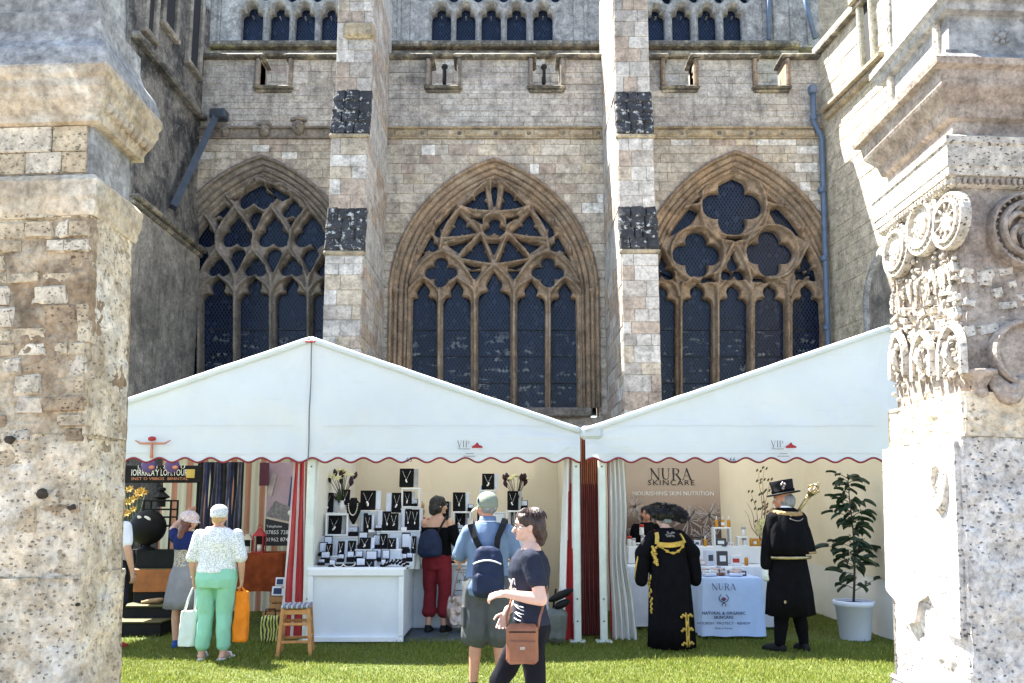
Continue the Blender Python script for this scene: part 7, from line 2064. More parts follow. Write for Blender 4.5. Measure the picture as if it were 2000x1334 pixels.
def cloth_table(o, x0, x1, y0, y1, zt, hem, mat_, taper=.0, name='tablecloth'):
    m = MB(); m.smooth = True; per = []; n = 26
    def ring(z, ex, wav):
        pts = []
        cs = [(x0 - ex, y0 - ex), (x1 + ex, y0 - ex), (x1 + ex, y1 + ex), (x0 - ex, y1 + ex)]
        for q in range(4):
            a, b = cs[q], cs[(q + 1) % 4]
            for i in range(n):
                t_ = i / n; s_ = q * n + i; w = wav * (math.sin(s_ * .9) + .6 * math.sin(s_ * .37 + 2))
                nx, ny = (b[1] - a[1]), -(b[0] - a[0]); L = math.hypot(nx, ny)
                pts.append(Vector((a[0] + (b[0] - a[0]) * t_ + nx / L * w, a[1] + (b[1] - a[1]) * t_ + ny / L * w, z + (.5 * wav * math.sin(s_ * .5) if wav else 0))))
        return pts
    R_ = [ring(zt, -.01, 0), ring(zt, 0, 0), ring(zt - .012, .006, 0)] + [ring(zt - .012 - (zt - .012 - hem) * k / 6, .006 + taper * k / 6, .010 * k / 6) for k in range(1, 7)]
    m.rings(R_, False); m.f.append(list(range(4 * n))); m.m.append(0); m.sm.append(False)
    return m.build(name, mat_, o)
lt = thing('cloth_table', 'long white clothed table along the skincare stall', 'table', (2.2, 10.8, 0))
zt_ = P(1300, 1106, 10.5).z
cloth_table(lt, gx(1216, 10.5), gx(1512, 10.5), 10.5, 11.25, zt_, .03, M['cloth_w'], .03)
rs = thing('display_stand', 'long low white riser along the back of the skincare table', 'display stand', (2.2, 11.0, zt_))
zr2 = P(1300, 1068, 10.9).z
m = MB(); m.box(((gx(1222, 10.9) + gx(1508, 10.9)) / 2, 11.05, (zt_ + zr2) / 2 + .004), (gx(1508, 10.9) - gx(1222, 10.9), .3, zr2 - zt_), .008); m.build('riser_body', M['wpaint'], rs)
ft = thing('cloth_table', 'small blue-white clothed table with skincare lettering on its front', 'table', (2.56, 9.9, 0))
fx0, fx1 = gx(1364, 9.68), gx(1484, 9.68); fz = P(1425, 1128, 9.72).z
cloth_table(ft, fx0, fx1 - .05, 9.72, 10.35, fz, .035, fabric('pale_blue_cloth', (.50, .62, .86), .05, fold=.35), .035)
Yf = 9.66
def tz(px, py): p_ = P(px, py, Yf); return Vector((p_.x, Yf - .012 - .0 * py, p_.z))
serif('NURA', .075, tz(1413, 1146), M['inkblue'], ft, .10)
text('NATURAL & ORGANIC', .047, tz(1413, 1200), M['inkblue'], ft, space=1.08, bold=.0012); text('SKINCARE', .047, tz(1413, 1208), M['inkblue'], ft, space=1.08, bold=.0012)
text('NOURISH · PROTECT · RENEW', .043, tz(1413, 1219.5), M['inkblue'], ft, space=1.02, sx=1.05); text('Made in Devon', .034, tz(1413, 1228.5), M['inkblue'], ft)
em = MB(); ec = tz(1413, 1172)
def stroke(pts, w): em.tube([ec + Vector((x, -.004, z)) for x, z in pts], w, 5)
for s_ in (-1, 1):
    stroke([(s_ * .030, .068), (s_ * .052, .035), (s_ * .058, .018), (s_ * .045, .005)], .005)
    stroke([(s_ * .05, -.002), (s_ * .02, -.018), (s_ * .0, -.032), (-s_ * .022, -.045), (-s_ * .022, -.07)], .0055)
    stroke([(s_ * .030, .012), (s_ * .012, .0), (0, -.012)], .005)
em.build('printed_emblem', M['inkblue'], ft)
em = MB()
for a in (-.9, -.45, 0, .45, .9): stroke([(0, -.005), (.030 * math.sin(a), .006 + .030 * math.cos(a))], .0045)
em.build('printed_leaf', M['trim'], ft)

M['amber'] = plain('amber_oil', (.50, .22, .015), .15, .15, 8); M['cap_w'] = plain('white_cap', (.72, .72, .70), .35); M['redlid'] = plain('red_lid', (.45, .03, .02), .4); M['dkbox'] = plain('dark_printed_box', (.05, .05, .06), .6); M['pinkbox'] = plain('pale_pink_box', (.60, .46, .42), .6)
SK = {}
def sk(kind, px, py0, py1, Y, w=.045, note=''):
    a, b = P(px, py0, Y), P(px, py1, Y); SK.setdefault((kind, round(Y * 2) / 2 if not note else note), []).append((a.x, Y, b.z, a.z - b.z, w, note))
zt_y = lambda Y: None
for px in (1399, 1411, 1423): sk('bottle', px, 1008, 1030, 10.98, .045, 'on top of the white frame')
for px in (1467, 1474, 1481, 1488): sk('bottle', px, 1046, 1069, 10.95, .045, 'in the row beside the hydrangea')
sk('bottle', 1377, 1047, 1068, 10.95, .045, 'behind the mayor'); sk('bottle', 1457, 1081, 1104, 10.62, .05, 'in front of the riser')
for i, (px, y0_, y1_) in enumerate(((1229, 1048, 1068), (1237, 1052, 1068), (1256, 1046, 1068), (1253, 1024, 1045), (1281, 1036, 1068), (1454, 1052, 1068), (1452, 1029, 1047))): sk('jar', px, y0_, y1_, 10.95, .06, ('behind the mayor at left' if px < 1300 else 'in the white frame column'))
for px, y0_, y1_, w in ((1362, 1056, 1068, .08), (1384, 1074, 1104, .12), (1408, 1052, 1068, .14), (1425, 1060, 1068, .08), (1362, 1080, 1104, .07), (1437, 1084, 1104, .14), (1410, 1076, 1104, .13), (1373, 1092, 1104, .08), (1494, 1060, 1068, .08), (1246, 1061, 1068, .08), (1272, 1055, 1068, .06)): sk('box', px, y0_, y1_, 10.95 if y1_ < 1080 else 10.62, w, 'along the riser' if y1_ < 1080 else 'in front of the riser')
sk('card', 1490, 1080, 1104, 10.64, .10, 'at the right of the riser front')
rk = random.Random(4)
for i in range(26):
    px = 1368 + (i % 9) * 9 + rk.uniform(-3, 3); Yk = 9.95 + .13 * (i // 9); zb = fz + .004
    h_ = rk.uniform(.05, .10); SK.setdefault(('pack', 'on the small clothed table'), []).append(((px - 1000) / F_PX * Yk, Yk, zb, h_, rk.uniform(.05, .10), 'on the small clothed table'))
NAMES = {'bottle': ('oil_bottle', 'amber oil bottle with white dropper cap', 'bottle'), 'jar': ('cream_jar', 'white skincare jar with a coloured lid', 'jar'), 'box': ('skincare_box', 'small printed skincare carton', 'box'), 'card': ('stick_card', 'white card holding a brown stick', 'card'), 'pack': ('skincare_pack', 'small pale pack or sample', 'pack')}
for (kind, _), lst in SK.items():
    lst.sort()
    for i, (x, Y, z, h, w, note) in enumerate(lst):
        nm, lb, cat = NAMES[kind]
        if kind == 'pack': row = ['front', 'middle', 'back'][min(2, int((Y - 9.94) / .13))]; lab = f'{lb} {note}, {ORD[i] if i < 20 else "further"} from left' if i < 20 else f'{lb} {note}, {ORD[25 - i]} from right'
        else: lab = f'{lb} {note}' + (f', {ORD[i]} from left' if len(lst) > 1 else '')
        if kind != 'pack': z = max(z, zr2 + .004 if Y > 10.8 and abs(z - zr2) < .05 else z); 
        if kind != 'pack' and Y < 10.8: z = zt_ + .002
        o = thing(nm, lab, cat, (x, Y, z), rk.uniform(-.4, .4), 'skincare goods on the tables')
        if kind == 'bottle':
            m = MB(); m.smooth = True; m.lathe([(w * .45, 0), (w * .5, .004), (w * .5, h * .62), (w * .2, h * .70)], (0, 0, 0), 12); m.build('bottle_body', M['amber'], o, True)
            m = MB(); m.smooth = True; m.lathe([(w * .24, h * .69), (w * .24, h * .82), (w * .12, h * .84), (w * .10, h)], (0, 0, 0), 10); m.build('cap', M['cap_w'], o, True)
            m = MB(); m.smooth = True; m.lathe([(w * .51, h * .18), (w * .51, h * .45)], (0, 0, 0), 12, cap=False); m.build('paper_label', M['card' if i % 2 else 'amber'], o, True)
        elif kind == 'jar':
            m = MB(); m.smooth = True; m.lathe([(w * .46, 0), (w * .5, .004), (w * .5, h * .7), (w * .44, h * .74)], (0, 0, 0), 14); m.build('jar_body', M['cap_w'], o, True)
            m = MB(); m.smooth = True; m.lathe([(w * .52, h * .74), (w * .52, h), (w * .2, h)], (0, 0, 0), 14); m.build('lid', M['redlid'] if x < 2.1 and i % 2 == 0 else M['greylid'], o, True)
        elif kind == 'card':
            m = MB(); m.box((0, 0, h / 2), (w, .01, h), .002, R=Matrix.Rotation(-.15, 3, 'X')); m.build('card', M['card'], o, True)
            m = MB(); m.tube([(-.02, -.03, h * .3), (.02, -.02, h * .85)], .009, 8); m.build('stick', M['leather'], o, True)
        else:
            cm2 = [M['card'], M['pinkbox'], M['lid'], M['dkbox'], M['card']][i % 5]
            m = MB(); m.box((0, 0, h / 2), (w, w * .7, h), .003); m.build('carton', cm2, o, True)
            m = MB(); m.box((0, -w * .35 - .001, h * .5), (w * .6, .002, h * .4)); m.build('printed_panel', [M['inkgrey'], M['card'], M['dkbox'], M['card'], M['redlid']][i % 5], o, True)
riser(1394, 1429, 1030, 1068.5, 10.9, .14, 'display_stand', 'open white frame with three oil bottles on top', True)
riser(1441, 1462, 1048, 1068.5, 10.9, .12, 'display_stand', 'small open white frame beside the hydrangea', True)
for k, (px, py, rz_) in enumerate(((1385, 1122, .3), (1437, 1123, -.3), (1405, 1118, .1))):
    p_ = P(px, py, 9.86); o = thing('sample_dish', ['pale folded sample dish at the left front of the small table', 'pale folded sample dish at the right front of the small table', 'wicker sample basket heaped on the small table'][k], 'dish', (p_.x, 9.86 + .1 * (k == 2), fz + .004), rz_)
    m = MB(); m.box((0, 0, .02), (.16, .10, .04), .012); m.build('dish', M['lid'] if k < 2 else M['leather'], o, True)
    m = MB(); m.smooth = True
    for q in range(14): m.ball((rk.uniform(-.06, .06), rk.uniform(-.035, .035), .045 + rk.uniform(0, .02)), (.018, .016, .012), 7, 4)
    m.build('sample', M['pinkbox'] if k else M['card'], o, True)['kind'] = 'stuff'
hy = thing('hydrangea', 'round cream hydrangea head in a pot beside the mace bearer', 'flowers', P(1495, 1068, 10.98))
m = MB(); m.smooth = True; m.lathe([(.05, 0), (.06, .08), (.065, .09), (.05, .09)], (0, 0, 0), 14); m.build('pot', M['vase'], hy, True)
m = MB(); 
for i in range(170):
    a = rk.uniform(0, 6.28); e = rk.uniform(-1, 1); d = Vector((math.cos(a) * math.sqrt(1 - e * e), math.sin(a) * math.sqrt(1 - e * e), e)); petal_flower(m, Vector((0, 0, .25)) + d * .115, d, .032, 4)
m.build('flower_head', M['petal'], hy, True)['kind'] = 'stuff'
m = MB(); m.smooth = True; m.tube([(0, 0, .05), (0, 0, .2)], .012, 6); m.build('stem', M['stem'], hy, True)
tw = thing('twig_arrangement', 'tall slender twig arrangement with leaves behind the hydrangea', 'plant', P(1490, 1068, 11.1)); r = random.Random(2)
for i in range(7):
    m = MB(); m.smooth = True; a = [-.5, -.3, -.15, .0, .05, .12, .25][i]; L = [.5, .6, .75, 1.05, 1.1, .9, .6][i]
    e = [Vector((math.sin(a) * L * t_ + .02 * math.sin(t_ * 9 + i), .03 * math.sin(i), L * t_)) for t_ in [k / 6 for k in range(7)]]
    m.tube(e, [.008 - .001 * k for k in range(7)], 5); m.build('twig', M['leather'], tw, True)
    if i in (2, 3, 4, 5):
        for k in range(2, 7):
            for s_ in (-1, 1):
                c_ = e[k] + Vector((s_ * .025, 0, r.uniform(-.03, .03))); v = Vector((.02, 0, .01)); u = Vector((0, -.008, .024)); m2 = MB(); m2.add([c_ - v, c_ - u, c_ + v, c_ + u], [(0, 1, 2, 3)]); m2.build('leaf', M['leaf2'] if (k + i) % 2 else M['stem'], tw, True)

# ---------------------------------------------------------------- the potted plant
gp_ = G(1671, 1249); pt = thing('potted_plant', 'dark green shrub in a round white pot beside the right pier', 'potted plant', gp_)
zt0 = P(1671, 1172, gp_.y).z; hw = 36 / F_PX * gp_.y
m = MB(); m.smooth = True; m.lathe([(hw * .72, 0), (hw * .76, .01), (hw * .93, zt0 - .07), (hw * 1.02, zt0 - .065), (hw * 1.05, zt0 - .01), (hw * 1.0, zt0), (hw * .92, zt0 - .005), (hw * .9, zt0 - .05), (.001, zt0 - .05)], (0, 0, 0), 32); m.build('pot', plain('white_plastic_pot', (.62, .66, .76), .35, .06, 2), pt, True)
m = MB(); m.smooth = True; m.lathe([(hw * .89, zt0 - .045), (hw * .5, zt0 - .025), (.001, zt0 - .02)], (0, 0, 0), 20); m.build('soil', plain('potting_soil', (.03, .022, .015), .9, .4, 30, .8), pt, True)
topz = P(1680, 925, gp_.y).z
stem = [Vector((.03 * math.sin(t_ * 5) + .05 * t_, .02 * math.sin(t_ * 7), zt0 - .05 + (topz - zt0) * t_)) for t_ in [i / 10 for i in range(11)]]
m = MB(); m.smooth = True; m.tube(stem, [.016 - .0012 * i for i in range(11)], 7); m.build('stem', plain('plant_stem', (.035, .03, .02), .7), pt, True)
lm = []
r = random.Random(5)
for k in range(3):
    m = MB(); m.smooth = True; L = .16; w = [.075, .062, .085][k]
    m.sheet(lambda u, v, w=w, L=L: ((u - .5) * w * (math.sin(math.pi * min(1, v * .93 + .05)) ** .75), L * v, -.05 * v * v - .035 * abs(u - .5) * 2 * -1 - .01), 4, 6); me = m.mesh('leaf'); me.materials.append(M['leaf']); lm.append(me)
for i in range(86):
    t_ = .10 + .90 * (i / 86) ** .85; f = t_ * 10; i0 = min(9, int(f)); b_ = stem[i0].lerp(stem[i0 + 1], f - i0)
    clump = .55 + .45 * math.sin(t_ * 19 + .6)
    if clump < .3 and i % 3: continue
    a = i * 2.4 + r.uniform(-.3, .3); L = r.uniform(.06, .24) * (1.25 - .55 * t_) * (.6 + .6 * clump)
    e = b_ + Vector((math.cos(a) * L, math.sin(a) * L * .9, L * r.uniform(.1, .6)))
    m = MB(); m.smooth = True; m.tube([b_, b_.lerp(e, .5) + Vector((0, 0, .01)), e], [.005, .004, .003], 5)
    tg = m.build('twig', M['leaf'], pt, True)
    for q in range(2):
        o = bpy.data.objects.new('leaf', lm[(i + q) % 3]); C.objects.link(o); o.parent = pt; o.location = b_.lerp(e, 1 - .35 * q)
        o.rotation_euler = (r.uniform(-.5, .5), r.uniform(-.6, .6), a - math.pi / 2 + r.uniform(-.5, .5) + (.9 if q else 0)); s_ = r.uniform(.9, 1.35) * (1 - .25 * t_); o.scale = (s_, s_, s_)

# ---------------------------------------------------------------- the stall on the left
curtain('striped_backcloth', tent1, (-5.3, -2.42), (-5.3, -2.42), .02, 3.0, 12.1, 30, .008, [pvc('salmon_stripe', (.58, .27, .18), .3), pvc('cream_stripe', (.76, .70, .56), .3)], lambda u, v: 0 if (u * 13 + .3) % 1 < .40 else 1)
sg = thing('shop_sign', 'long dark sign board with white lettering hanging at the left stall', 'sign', P(320, 940, 10.2))
a, b_ = P(215, 909, 10.2), P(394, 943, 10.2)
m = MB(); m.box(((a.x + b_.x) / 2, 10.22, (a.z + b_.z) / 2), (b_.x - a.x, .05, a.z - b_.z), .01); m.build('board', M['black'], sg)
text("IOIRRKLA'Y LOM.TOUR NI", .115, P(318, 929, 10.185), M['wtext'], sg, sx=.60); text('L o N i . & . D U', .06, P(315, 915, 10.185), M['wtext'], sg, sx=1.5); text('INST O VBBOS  BINNTAL', .05, P(312, 937.5, 10.185), M['orange'], sg, sx=1.3)
m = MB(); m.box(P(372, 925, 10.19), (.11, .012, .11), .004); m.build('yellow_panel', plain('yellow_print', (.55, .40, .10), .6), sg)
for px in (290, 336):
    m = MB(); m.smooth = True; p_ = P(px, 910, 10.19); m.lathe([(.07, -.01), (.10, .0), (.075, .012), (.03, .02)], p_, 14, Matrix.Rotation(math.pi / 2, 3, 'X')); m.build('scroll_ornament', plain('purple_scroll', (.10, .06, .22), .5), sg)
    m = MB(); m.smooth = True; m.ball(p_ + Vector((.05, -.02, -.02)), (.04, .015, .025), 8, 5); m.build('orange_scroll', M['orange'], sg)
hk = m = MB(); m.tube([P(250, 905, 10.22), P(250, 880, 10.22)], .01, 6); m.tube([P(390, 905, 10.22), P(390, 880, 10.22)], .01, 6); m.build('hanging_cord', M['black'], sg)
rl = thing('scarf_rail', 'black rail of dark hanging scarves in the middle of the left stall', 'clothes rail', (P(435, 1000, 11.0).x, 11.0, 0))
m = MB(); zt3 = P(435, 903, 11.0).z
m.tube([(gx(393, 11.0), 11.0, 0), (gx(393, 11.0), 11.0, zt3), (gx(478, 11.0), 11.0, zt3), (gx(478, 11.0), 11.0, 0)], .018, 8); m.build('rail', M['black'], rl)
sc_m = [fabric('charcoal_scarf', (.03, .03, .035), .3, fold=.8), fabric('slate_scarf', (.10, .10, .14), .3, fold=.8), fabric('blue_scarf', (.05, .06, .13), .3, fold=.8), fabric('grey_scarf', (.17, .165, .165), .3, fold=.8)]
for i in range(11):
    x = gx(397 + i * 7.6, 11.0); zb = P(435, 1075 + (i * 37) % 17, 11.0).z
    m = MB(); m.smooth = True; m.sheet(lambda u, v, x=x, i=i, zb=zb: (x + (u - .5) * .07 * (1 + .25 * math.sin(v * 7 + i)) + .008 * math.sin(v * 5 + i * 2), 10.985 + .02 * math.sin(u * 9 + i) + .01 * math.sin(v * 8), zt3 - (zt3 - zb) * v), 8, 14); m.build('scarf', sc_m[(i * 5 + i // 3) % 4], rl)
po = thing('poster', 'tall poster of shoes over a black telephone panel beside the curtain', 'poster', P(540, 1075, 11.2))
a, b_ = P(523, 903, 11.2), P(574, 1066, 11.2); mz = P(540, 1016, 11.2).z
m = MB(); m.box(((a.x + b_.x) / 2, 11.22, (a.z + b_.z) / 2), (b_.x - a.x, .02, a.z - b_.z)); m.build('poster_sheet', plain('mauve_print', (.33, .24, .30), .6, .2, 3), po)
m = MB(); m.prism([(a.x, b_.z), (b_.x, b_.z), (b_.x, mz - .06), (a.x + .02, mz + .04), (a.x, mz + .04)], 11.198, 11.206); m.build('black_panel', M['ink'], po)
m = MB(); m.prism([(a.x, mz + .07), (a.x + .13, mz + .27), (a.x + .22, mz + .22), (b_.x, mz + .16), (b_.x, mz - .03), (a.x + .05, mz + .05)], 11.193, 11.2); m.build('printed_shoe', plain('grey_shoe_print', (.17, .16, .17), .7, .5, 30), po)
m = MB(); m.prism([(a.x + .0, mz + .05), (b_.x, mz - .035), (b_.x, mz - .065), (a.x, mz + .025)], 11.189, 11.195); m.build('printed_sole', plain('pale_sole_print', (.50, .42, .36), .7), po)
m = MB(); m.smooth = True; m.lathe([(.03, 0), (.04, .004), (.02, .008)], (b_.x - .06, 11.192, mz + .10), 12, Matrix.Rotation(math.pi / 2, 3, 'X')); m.build('printed_eyelet', M['card'], po)
m = MB(); m.prism([(b_.x - .10, mz + .2), (b_.x - .005, mz + .16), (b_.x - .005, mz + .62), (b_.x - .07, mz + .60)], 11.193, 11.2); m.build('printed_trouser', plain('blue_trouser_print', (.03, .05, .16), .7), po)
m = MB(); m.prism([(a.x + .01, mz + .35), (a.x + .07, mz + .32), (a.x + .14, mz + .62), (a.x + .06, mz + .66)], 11.193, 11.2); m.build('printed_ankle', plain('pale_print', (.40, .34, .36), .7), po)
text('Telephone', .05, (a.x + .02, 11.185, mz - .10), M['wtext'], po, align='LEFT'); text('07855 728', .075, (a.x + .01, 11.185, mz - .19), M['wtext'], po, align='LEFT'); text('01962 874', .075, (a.x + .01, 11.185, mz - .29), M['wtext'], po, align='LEFT')
ms = thing('hanging_banner', 'small maroon banner hanging beside the shoe poster', 'banner', P(516, 948, 11.1)); m = MB(); m.box(P(516, 926, 11.1), (.13, .015, .32), .003); m.build('banner_sheet', plain('maroon_print', (.07, .012, .03), .7), ms)
rt = thing('cloth_table', 'table under a rust-coloured cloth in the left stall', 'table', (P(510, 1100, 10.7).x, 10.9, 0))
zt4 = P(510, 1080, 10.65).z; cloth_table(rt, gx(462, 10.65), gx(562, 10.65), 10.65, 11.1, zt4, P(510, 1155, 10.65).z, fabric('rust_cloth', (.20, .045, .015), .3, fold=.6), .02)
for x in (gx(468, 10.75), gx(556, 10.75)):
    m = MB(); m.tube([(x, 10.75, 0), (x, 10.75, .45)], .02, 6); m.build('leg', M['wood'], rt)
def lantern(px, py, Y, w, h, mat_, lab):
    o = thing('lantern', lab, 'lantern', P(px, py, Y))
    m = MB(); m.box((0, 0, .01), (w, w, .02), .004); m.build('base', mat_, o, True)
    for sx in (-1, 1):
        for sy in (-1, 1):
            m = MB(); m.box((sx * w * .42, sy * w * .42, h * .33), (.014, .014, h * .6), .002); m.build('corner_post', mat_, o, True)
    m = MB(); m.smooth = False; m.lathe([(w * .74, h * .62), (w * .70, h * .65), (w * .3, h * .82), (w * .28, h * .86), (.01, h * .9)], (0, 0, 0), 4, Matrix.Rotation(math.pi / 4, 3, 'Z')); m.build('roof', mat_, o, True)
    m = MB(); m.smooth = True; m.tube([Vector((.03 * math.cos(a_), 0, h * .93 + .03 * math.sin(a_))) for a_ in [2 * math.pi * i / 10 for i in range(11)]], .004, 5); m.build('hanging_ring', mat_, o, True)
    m = MB(); m.smooth = True; m.lathe([(w * .2, .02), (w * .2, h * .3), (.01, h * .31)], (0, 0, 0), 12); m.build('candle', M['pearl'], o, True)
    m = MB(); m.box((0, w * .3, h * .33), (w * .7, .004, h * .56)); m.build('back_glass', M['black'], o, True)
lantern(483, 1080, 10.75, .15, .28, plain('cream_metal', (.45, .38, .28), .5), 'cream metal lantern on the rust cloth')
lantern(506, 1080, 10.72, .15, .36, M['red'], 'taller dark red lantern on the rust cloth')
def crate(px, py, Y, w, d, h, lab, rz=0):
    o = thing('wooden_crate', lab, 'crate', P(px, py, Y), rz)
    o.location.z = max(o.location.z, 0)
    for sy in (-1, 1):
        for j in range(2): m = MB(); m.box((0, sy * d / 2, h * (.25 + .5 * j)), (w, .012, h * .42), .003); m.build('slat', M['wood'], o, True)
    for sx in (-1, 1):
        for j in range(2): m = MB(); m.box((sx * (w / 2 - .007), 0, h * (.25 + .5 * j)), (.012, d - .014, h * .42), .003); m.build('slat', M['wood'], o, True)
    m = MB(); m.box((0, 0, .008), (w - .03, d - .03, .012), .002); m.build('bottom', M['wood'], o, True)
    return o
gz_ = G(535, 1240)
c1 = crate(538, 1232, gz_.y, .26, .26, .30, 'lowest wooden crate of the stack beside the stool'); c1.location.z = 0
c2 = crate(545, 1232, gz_.y, .22, .22, .17, 'middle wooden crate of the stack beside the stool', .1); c2.location.z = .305
c3 = crate(549, 1232, gz_.y, .17, .18, .11, 'topmost small wooden crate beside the stool', -.1); c3.location.z = .48
for i, (px, z, w, h) in enumerate(((545, .48, .14, .11), (548, .595, .11, .10), (538, .31, .10, .1))):
    m = MB(); o = thing('picture_card', ['white framed picture card on the middle crate', 'small white picture card on the topmost crate', 'dark picture card tucked in the lowest crate'][i], 'picture', (P(px, 1200, gz_.y - .08).x - .02, gz_.y - .10 + .02 * i, z))
    m.box((0, 0, h / 2), (w, .012, h), .002, R=Matrix.Rotation(-.2, 3, 'X')); m.build('frame', M['card'], o, True)
    m = MB(); m.box((0, -.009, h / 2), (w * .7, .004, h * .65), 0, R=Matrix.Rotation(-.2, 3, 'X')); m.build('picture', M['inkblue'] if i != 2 else M['leather'], o, True)
pb = thing('patterned_bag', 'yellow and black patterned bag on the grass beside the crates', 'bag', G(526, 1256), .1)
t = NT('zigzag_print'); co = t.coord('obj'); wv = t.n('ShaderNodeTexWave'); wv.inputs['Scale'].default_value = 9; wv.inputs['Distortion'].default_value = 6; t.l(co, wv.inputs['Vector'])
pm = t.done(t.ramp(wv.outputs['Color'], [(.45, (.025, .02, .02)), (.55, (.52, .50, .10))]), .7)
m = MB(); m.box((0, 0, .155), (.21, .11, .31), .03); link_mesh('bag_body', fuse(m, .012, 3, wrinkle=.015, wscale=9), pb, pm)
m = MB(); m.smooth = True; m.tube([(-.06, 0, .29), (-.05, 0, .38), (.05, 0, .38), (.06, 0, .29)], .008, 6); m.build('handle', M['black'], pb, True)
# bar stool
gp_ = G(577, 1280); so = thing('bar_stool', 'tall wooden stool with a woven grey seat on the grass', 'stool', gp_, .16)
hs_ = P(577, 1183, gp_.y).z; w = .30
for sx in (-1, 1):
    for sy in (-1, 1):
        m = MB(); m.add(*(lambda b_: (b_[0], b_[1]))(cham(.019, .019, hs_ / 2, .004))); m.v = [(v[0] + sx * (w / 2 - .02 + (.035 if v[2] < 0 else 0)), v[1] + sy * (w / 2 - .02 + (.035 if v[2] < 0 else 0)), v[2] + hs_ / 2) for v in m.v]; m.build('leg', M['wood'], so, True)
for z in (.16, .34, hs_ - .05):
    for s_ in (-1, 1):
        e = .035 * (1 - z / hs_); m = MB(); m.box((0, s_ * (w / 2 - .02 + e), z), (w - .04 + 2 * e, .018, .03 if z < .4 else .05), .004); m.build('rail', M['wood'], so, True)
        m = MB(); m.box((s_ * (w / 2 - .02 + e), 0, z + .035), (.018, w - .04 + 2 * e, .03), .004); m.build('rail', M['wood'], so, True)
wm = [plain('grey_weave', (.38, .39, .42), .7, .2, 20), plain('dark_weave', (.16, .17, .2), .7, .2, 20)]
for i in range(12):
    m = MB(); m.smooth = True; x = -w / 2 + (i + .5) * w / 12; m.tube([(x, -w / 2 - .005, hs_ - .01), (x, -w / 2 + .01, hs_ + .012), (x, w / 2 - .01, hs_ + .012), (x, w / 2 + .005, hs_ - .01)], .0125, 6); m.build('seat_strand', wm[i % 2], so, True)
# dark stepped stand, iron bowl and lantern frame
gp_ = G(290, 1246); y0_ = gp_.y + .1
ss = thing('stepped_stand', 'dark stepped display stand with an orange-brown panel at the left', 'display stand', (P(290, 1200, y0_).x, y0_ + .5, 0))
xa, xb = gx(240, y0_), gx(336, y0_); gs = plain('dark_green_paint', (.018, .022, .010), .6, .3, 6)
for i, (pt_, dy) in enumerate(((1213, 0), (1182, .28), (1110, .56))):
    zt5 = P(290, pt_, y0_ + dy).z; m = MB(); m.box(((xa + xb) / 2, y0_ + dy + .14, zt5 / 2 - .015), (xb - xa, .28, zt5 - .03), .005); m.build('step', M['black'], ss)
    m = MB(); m.box(((xa + xb) / 2, y0_ + dy + .13, zt5 - .012), (xb - xa + .03, .31, .024), .005); m.build('tread', plain('olive_paint', (.075, .065, .02), .6), ss)
pz0, pz1 = P(290, 1156, y0_ + .54).z, P(290, 1112, y0_ + .54).z
m = MB(); m.box(((xa + xb) / 2, y0_ + .53, (pz0 + pz1) / 2), (xb - xa - .02, .02, pz1 - pz0), .004); m.build('orange_panel', plain('orange_wood', (.32, .10, .02), .5, .35, 5), ss)
ztop5 = P(290, 1074, y0_ + .6).z; zz5 = P(290, 1110, y0_ + .56).z
m = MB(); m.box(((xa + xb) / 2, y0_ + .70, (zz5 + ztop5) / 2), (xb - xa, .26, ztop5 - zz5), .005); m.build('step', M['black'], ss)
cu = thing('driftwood', 'pale piece of driftwood lying on the stepped stand', 'driftwood', P(295, 1180, y0_ + .4)); m = MB(); m.smooth = True; m.tube([(-.12, 0, .02), (-.03, .01, .035), (.08, 0, .045), (.15, -.01, .06)], [.02, .03, .034, .02], 8); m.build('wood', plain('pale_driftwood', (.32, .2, .10), .8, .3, 12, .3), cu, True)
fb = thing('iron_globe', 'black iron globe with cut-out openings on the stepped stand', 'ornament', (P(286, 1030, y0_ + .62).x, y0_ + .66, ztop5))
R1 = 34 / F_PX * (y0_ + .6)
m = MB(); m.smooth = True; zc5 = P(286, 1030, y0_ + .62).z - ztop5
m.ball((0, 0, zc5), R1, 24, 16); gb = m.build('globe', M['black'], fb, True)
m = MB(); m.smooth = True; m.lathe([(R1 * .5, 0), (R1 * .45, .02), (R1 * .2, .04), (R1 * .2, max(.06, zc5 - R1 * .9))], (0, 0, 0), 16); m.build('foot', M['black'], fb, True)
for ax, az, w_ in ((-.03, .13, .035), (.07, .12, .05)):
    m = MB(); m.smooth = True; d = Vector((ax, -math.sqrt(max(.001, R1 * R1 - ax * ax - az * az)), az)); m.ball(Vector((0, 0, zc5)) + d, (w_, .008, .022), 8, 5, R=Matrix.Rotation(.5, 3, 'Y')); m.build('cut_out', M['pearl'], gb, True)
la = thing('iron_lantern_frame', 'tall black iron lantern frame with a star finial at the left stall', 'lantern', (P(312, 1050, y0_ + .8).x, y0_ + .78, ztop5))
yl = y0_ + .8
def lz(py): return P(312, py, yl).z - ztop5
hw_ = 26 / F_PX * yl
m = MB()
for sx in (-1, 1):
    for sy in (-.6, .6): m.box((sx * hw_, sy * hw_, lz(978) / 2), (.022, .022, lz(978)), .003)
m.build('frame_post', M['black'], la, True)['kind'] = 'stuff'
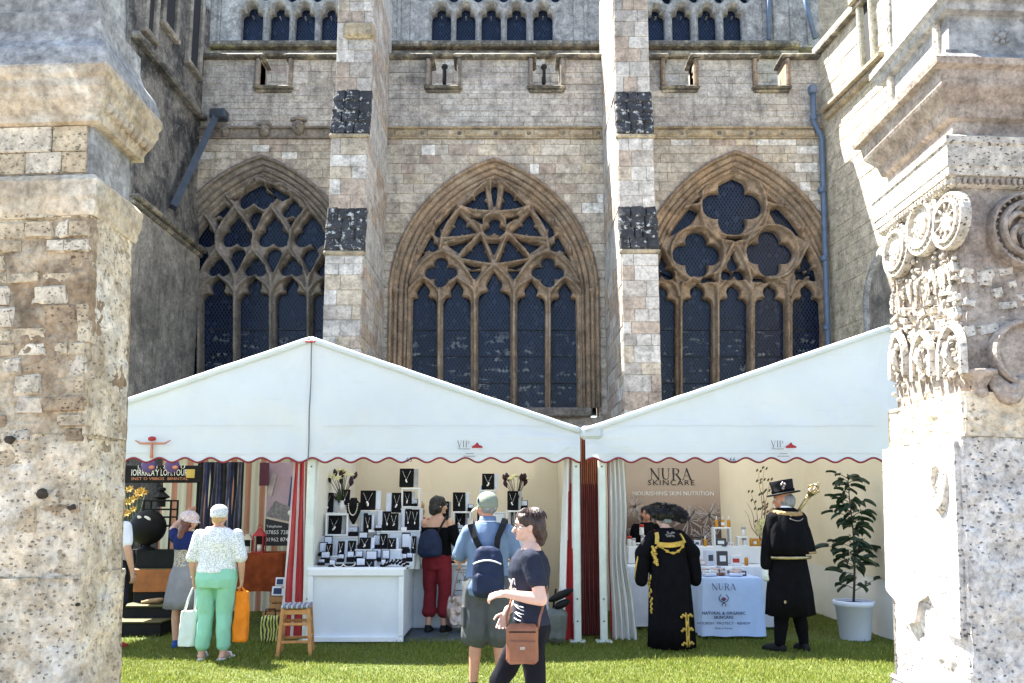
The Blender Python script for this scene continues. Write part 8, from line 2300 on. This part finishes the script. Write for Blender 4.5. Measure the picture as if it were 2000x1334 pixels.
for py in (978, 995, 1010, 1027):
    m = MB(); m.box((0, -.6 * hw_, lz(py)), (hw_ * 2 + .022, .018, .022), .003); m.box((0, .6 * hw_, lz(py)), (hw_ * 2 + .022, .018, .022), .003); m.build('cross_bar', M['black'], la, True)['kind'] = 'stuff'
m = MB(); m.lathe([(.06, lz(990)), (.06, lz(975)), (.12, lz(971)), (.05, lz(962)), (.035, lz(960)), (.06, lz(957)), (.05, lz(953)), (.012, lz(951)), (.006, lz(942))], (0, 0, 0), 8); m.build('finial', M['black'], la, True)
yf = thing('flower_bunch', 'bunch of yellow and orange flowers behind the iron globe', 'flowers', (P(262, 1000, 11.5).x, 11.5, 0)); r = random.Random(3)
m = MB(); m.smooth = True; m.lathe([(.1, 0), (.14, .5), (.12, .95)], (0, 0, 0), 14); m.build('urn', M['black'], yf, True)
for i in range(14):
    e = Vector((r.uniform(-.20, .10), r.uniform(-.2, .2), r.uniform(1.45, 1.9))); m = MB(); m.smooth = True; m.tube([(0, 0, .9), Vector((e.x * .5, e.y * .5, (e.z + .9) / 2 + .1)), e], .005, 4); m.build('stem', M['stem'], yf, True)
    m = MB(); petal_flower(m, e, (e.x, -.6, .4), r.uniform(.05, .08), 7); m.build('flower', plain('yellow_petal', (.42, .27, .05), .6) if i == 0 else bpy.data.materials['yellow_petal'], yf, True)
# trolley bag behind the walking woman
gp_ = G(1085, 1262); tb = thing('trolley_bag', 'grey shopping trolley bag with black flaps by the tent pole', 'bag', (gp_.x, gp_.y + .03, 0), -.2)
m = MB(); m.box((0, 0, .22), (.26, .2, .38), .06); link_mesh('bag_body', fuse(m, .013, 4, wrinkle=.02, wscale=8), tb, fabric('grey_green_canvas', (.12, .13, .12), .2))
for s_, z in ((0, .56), (.06, .46)):
    m = MB(); m.smooth = True; m.ball((.07 + s_ * .2, -.02, z + .0), (.16 - s_, .06, .045), 12, 8, Matrix.Rotation(-.45, 3, 'Y')); m.build('flap', M['black'], tb, True)
m = MB(); m.tube([(-.05, .08, .3), (.0, .08, .62)], .012, 6); m.build('handle', M['black'], tb, True)
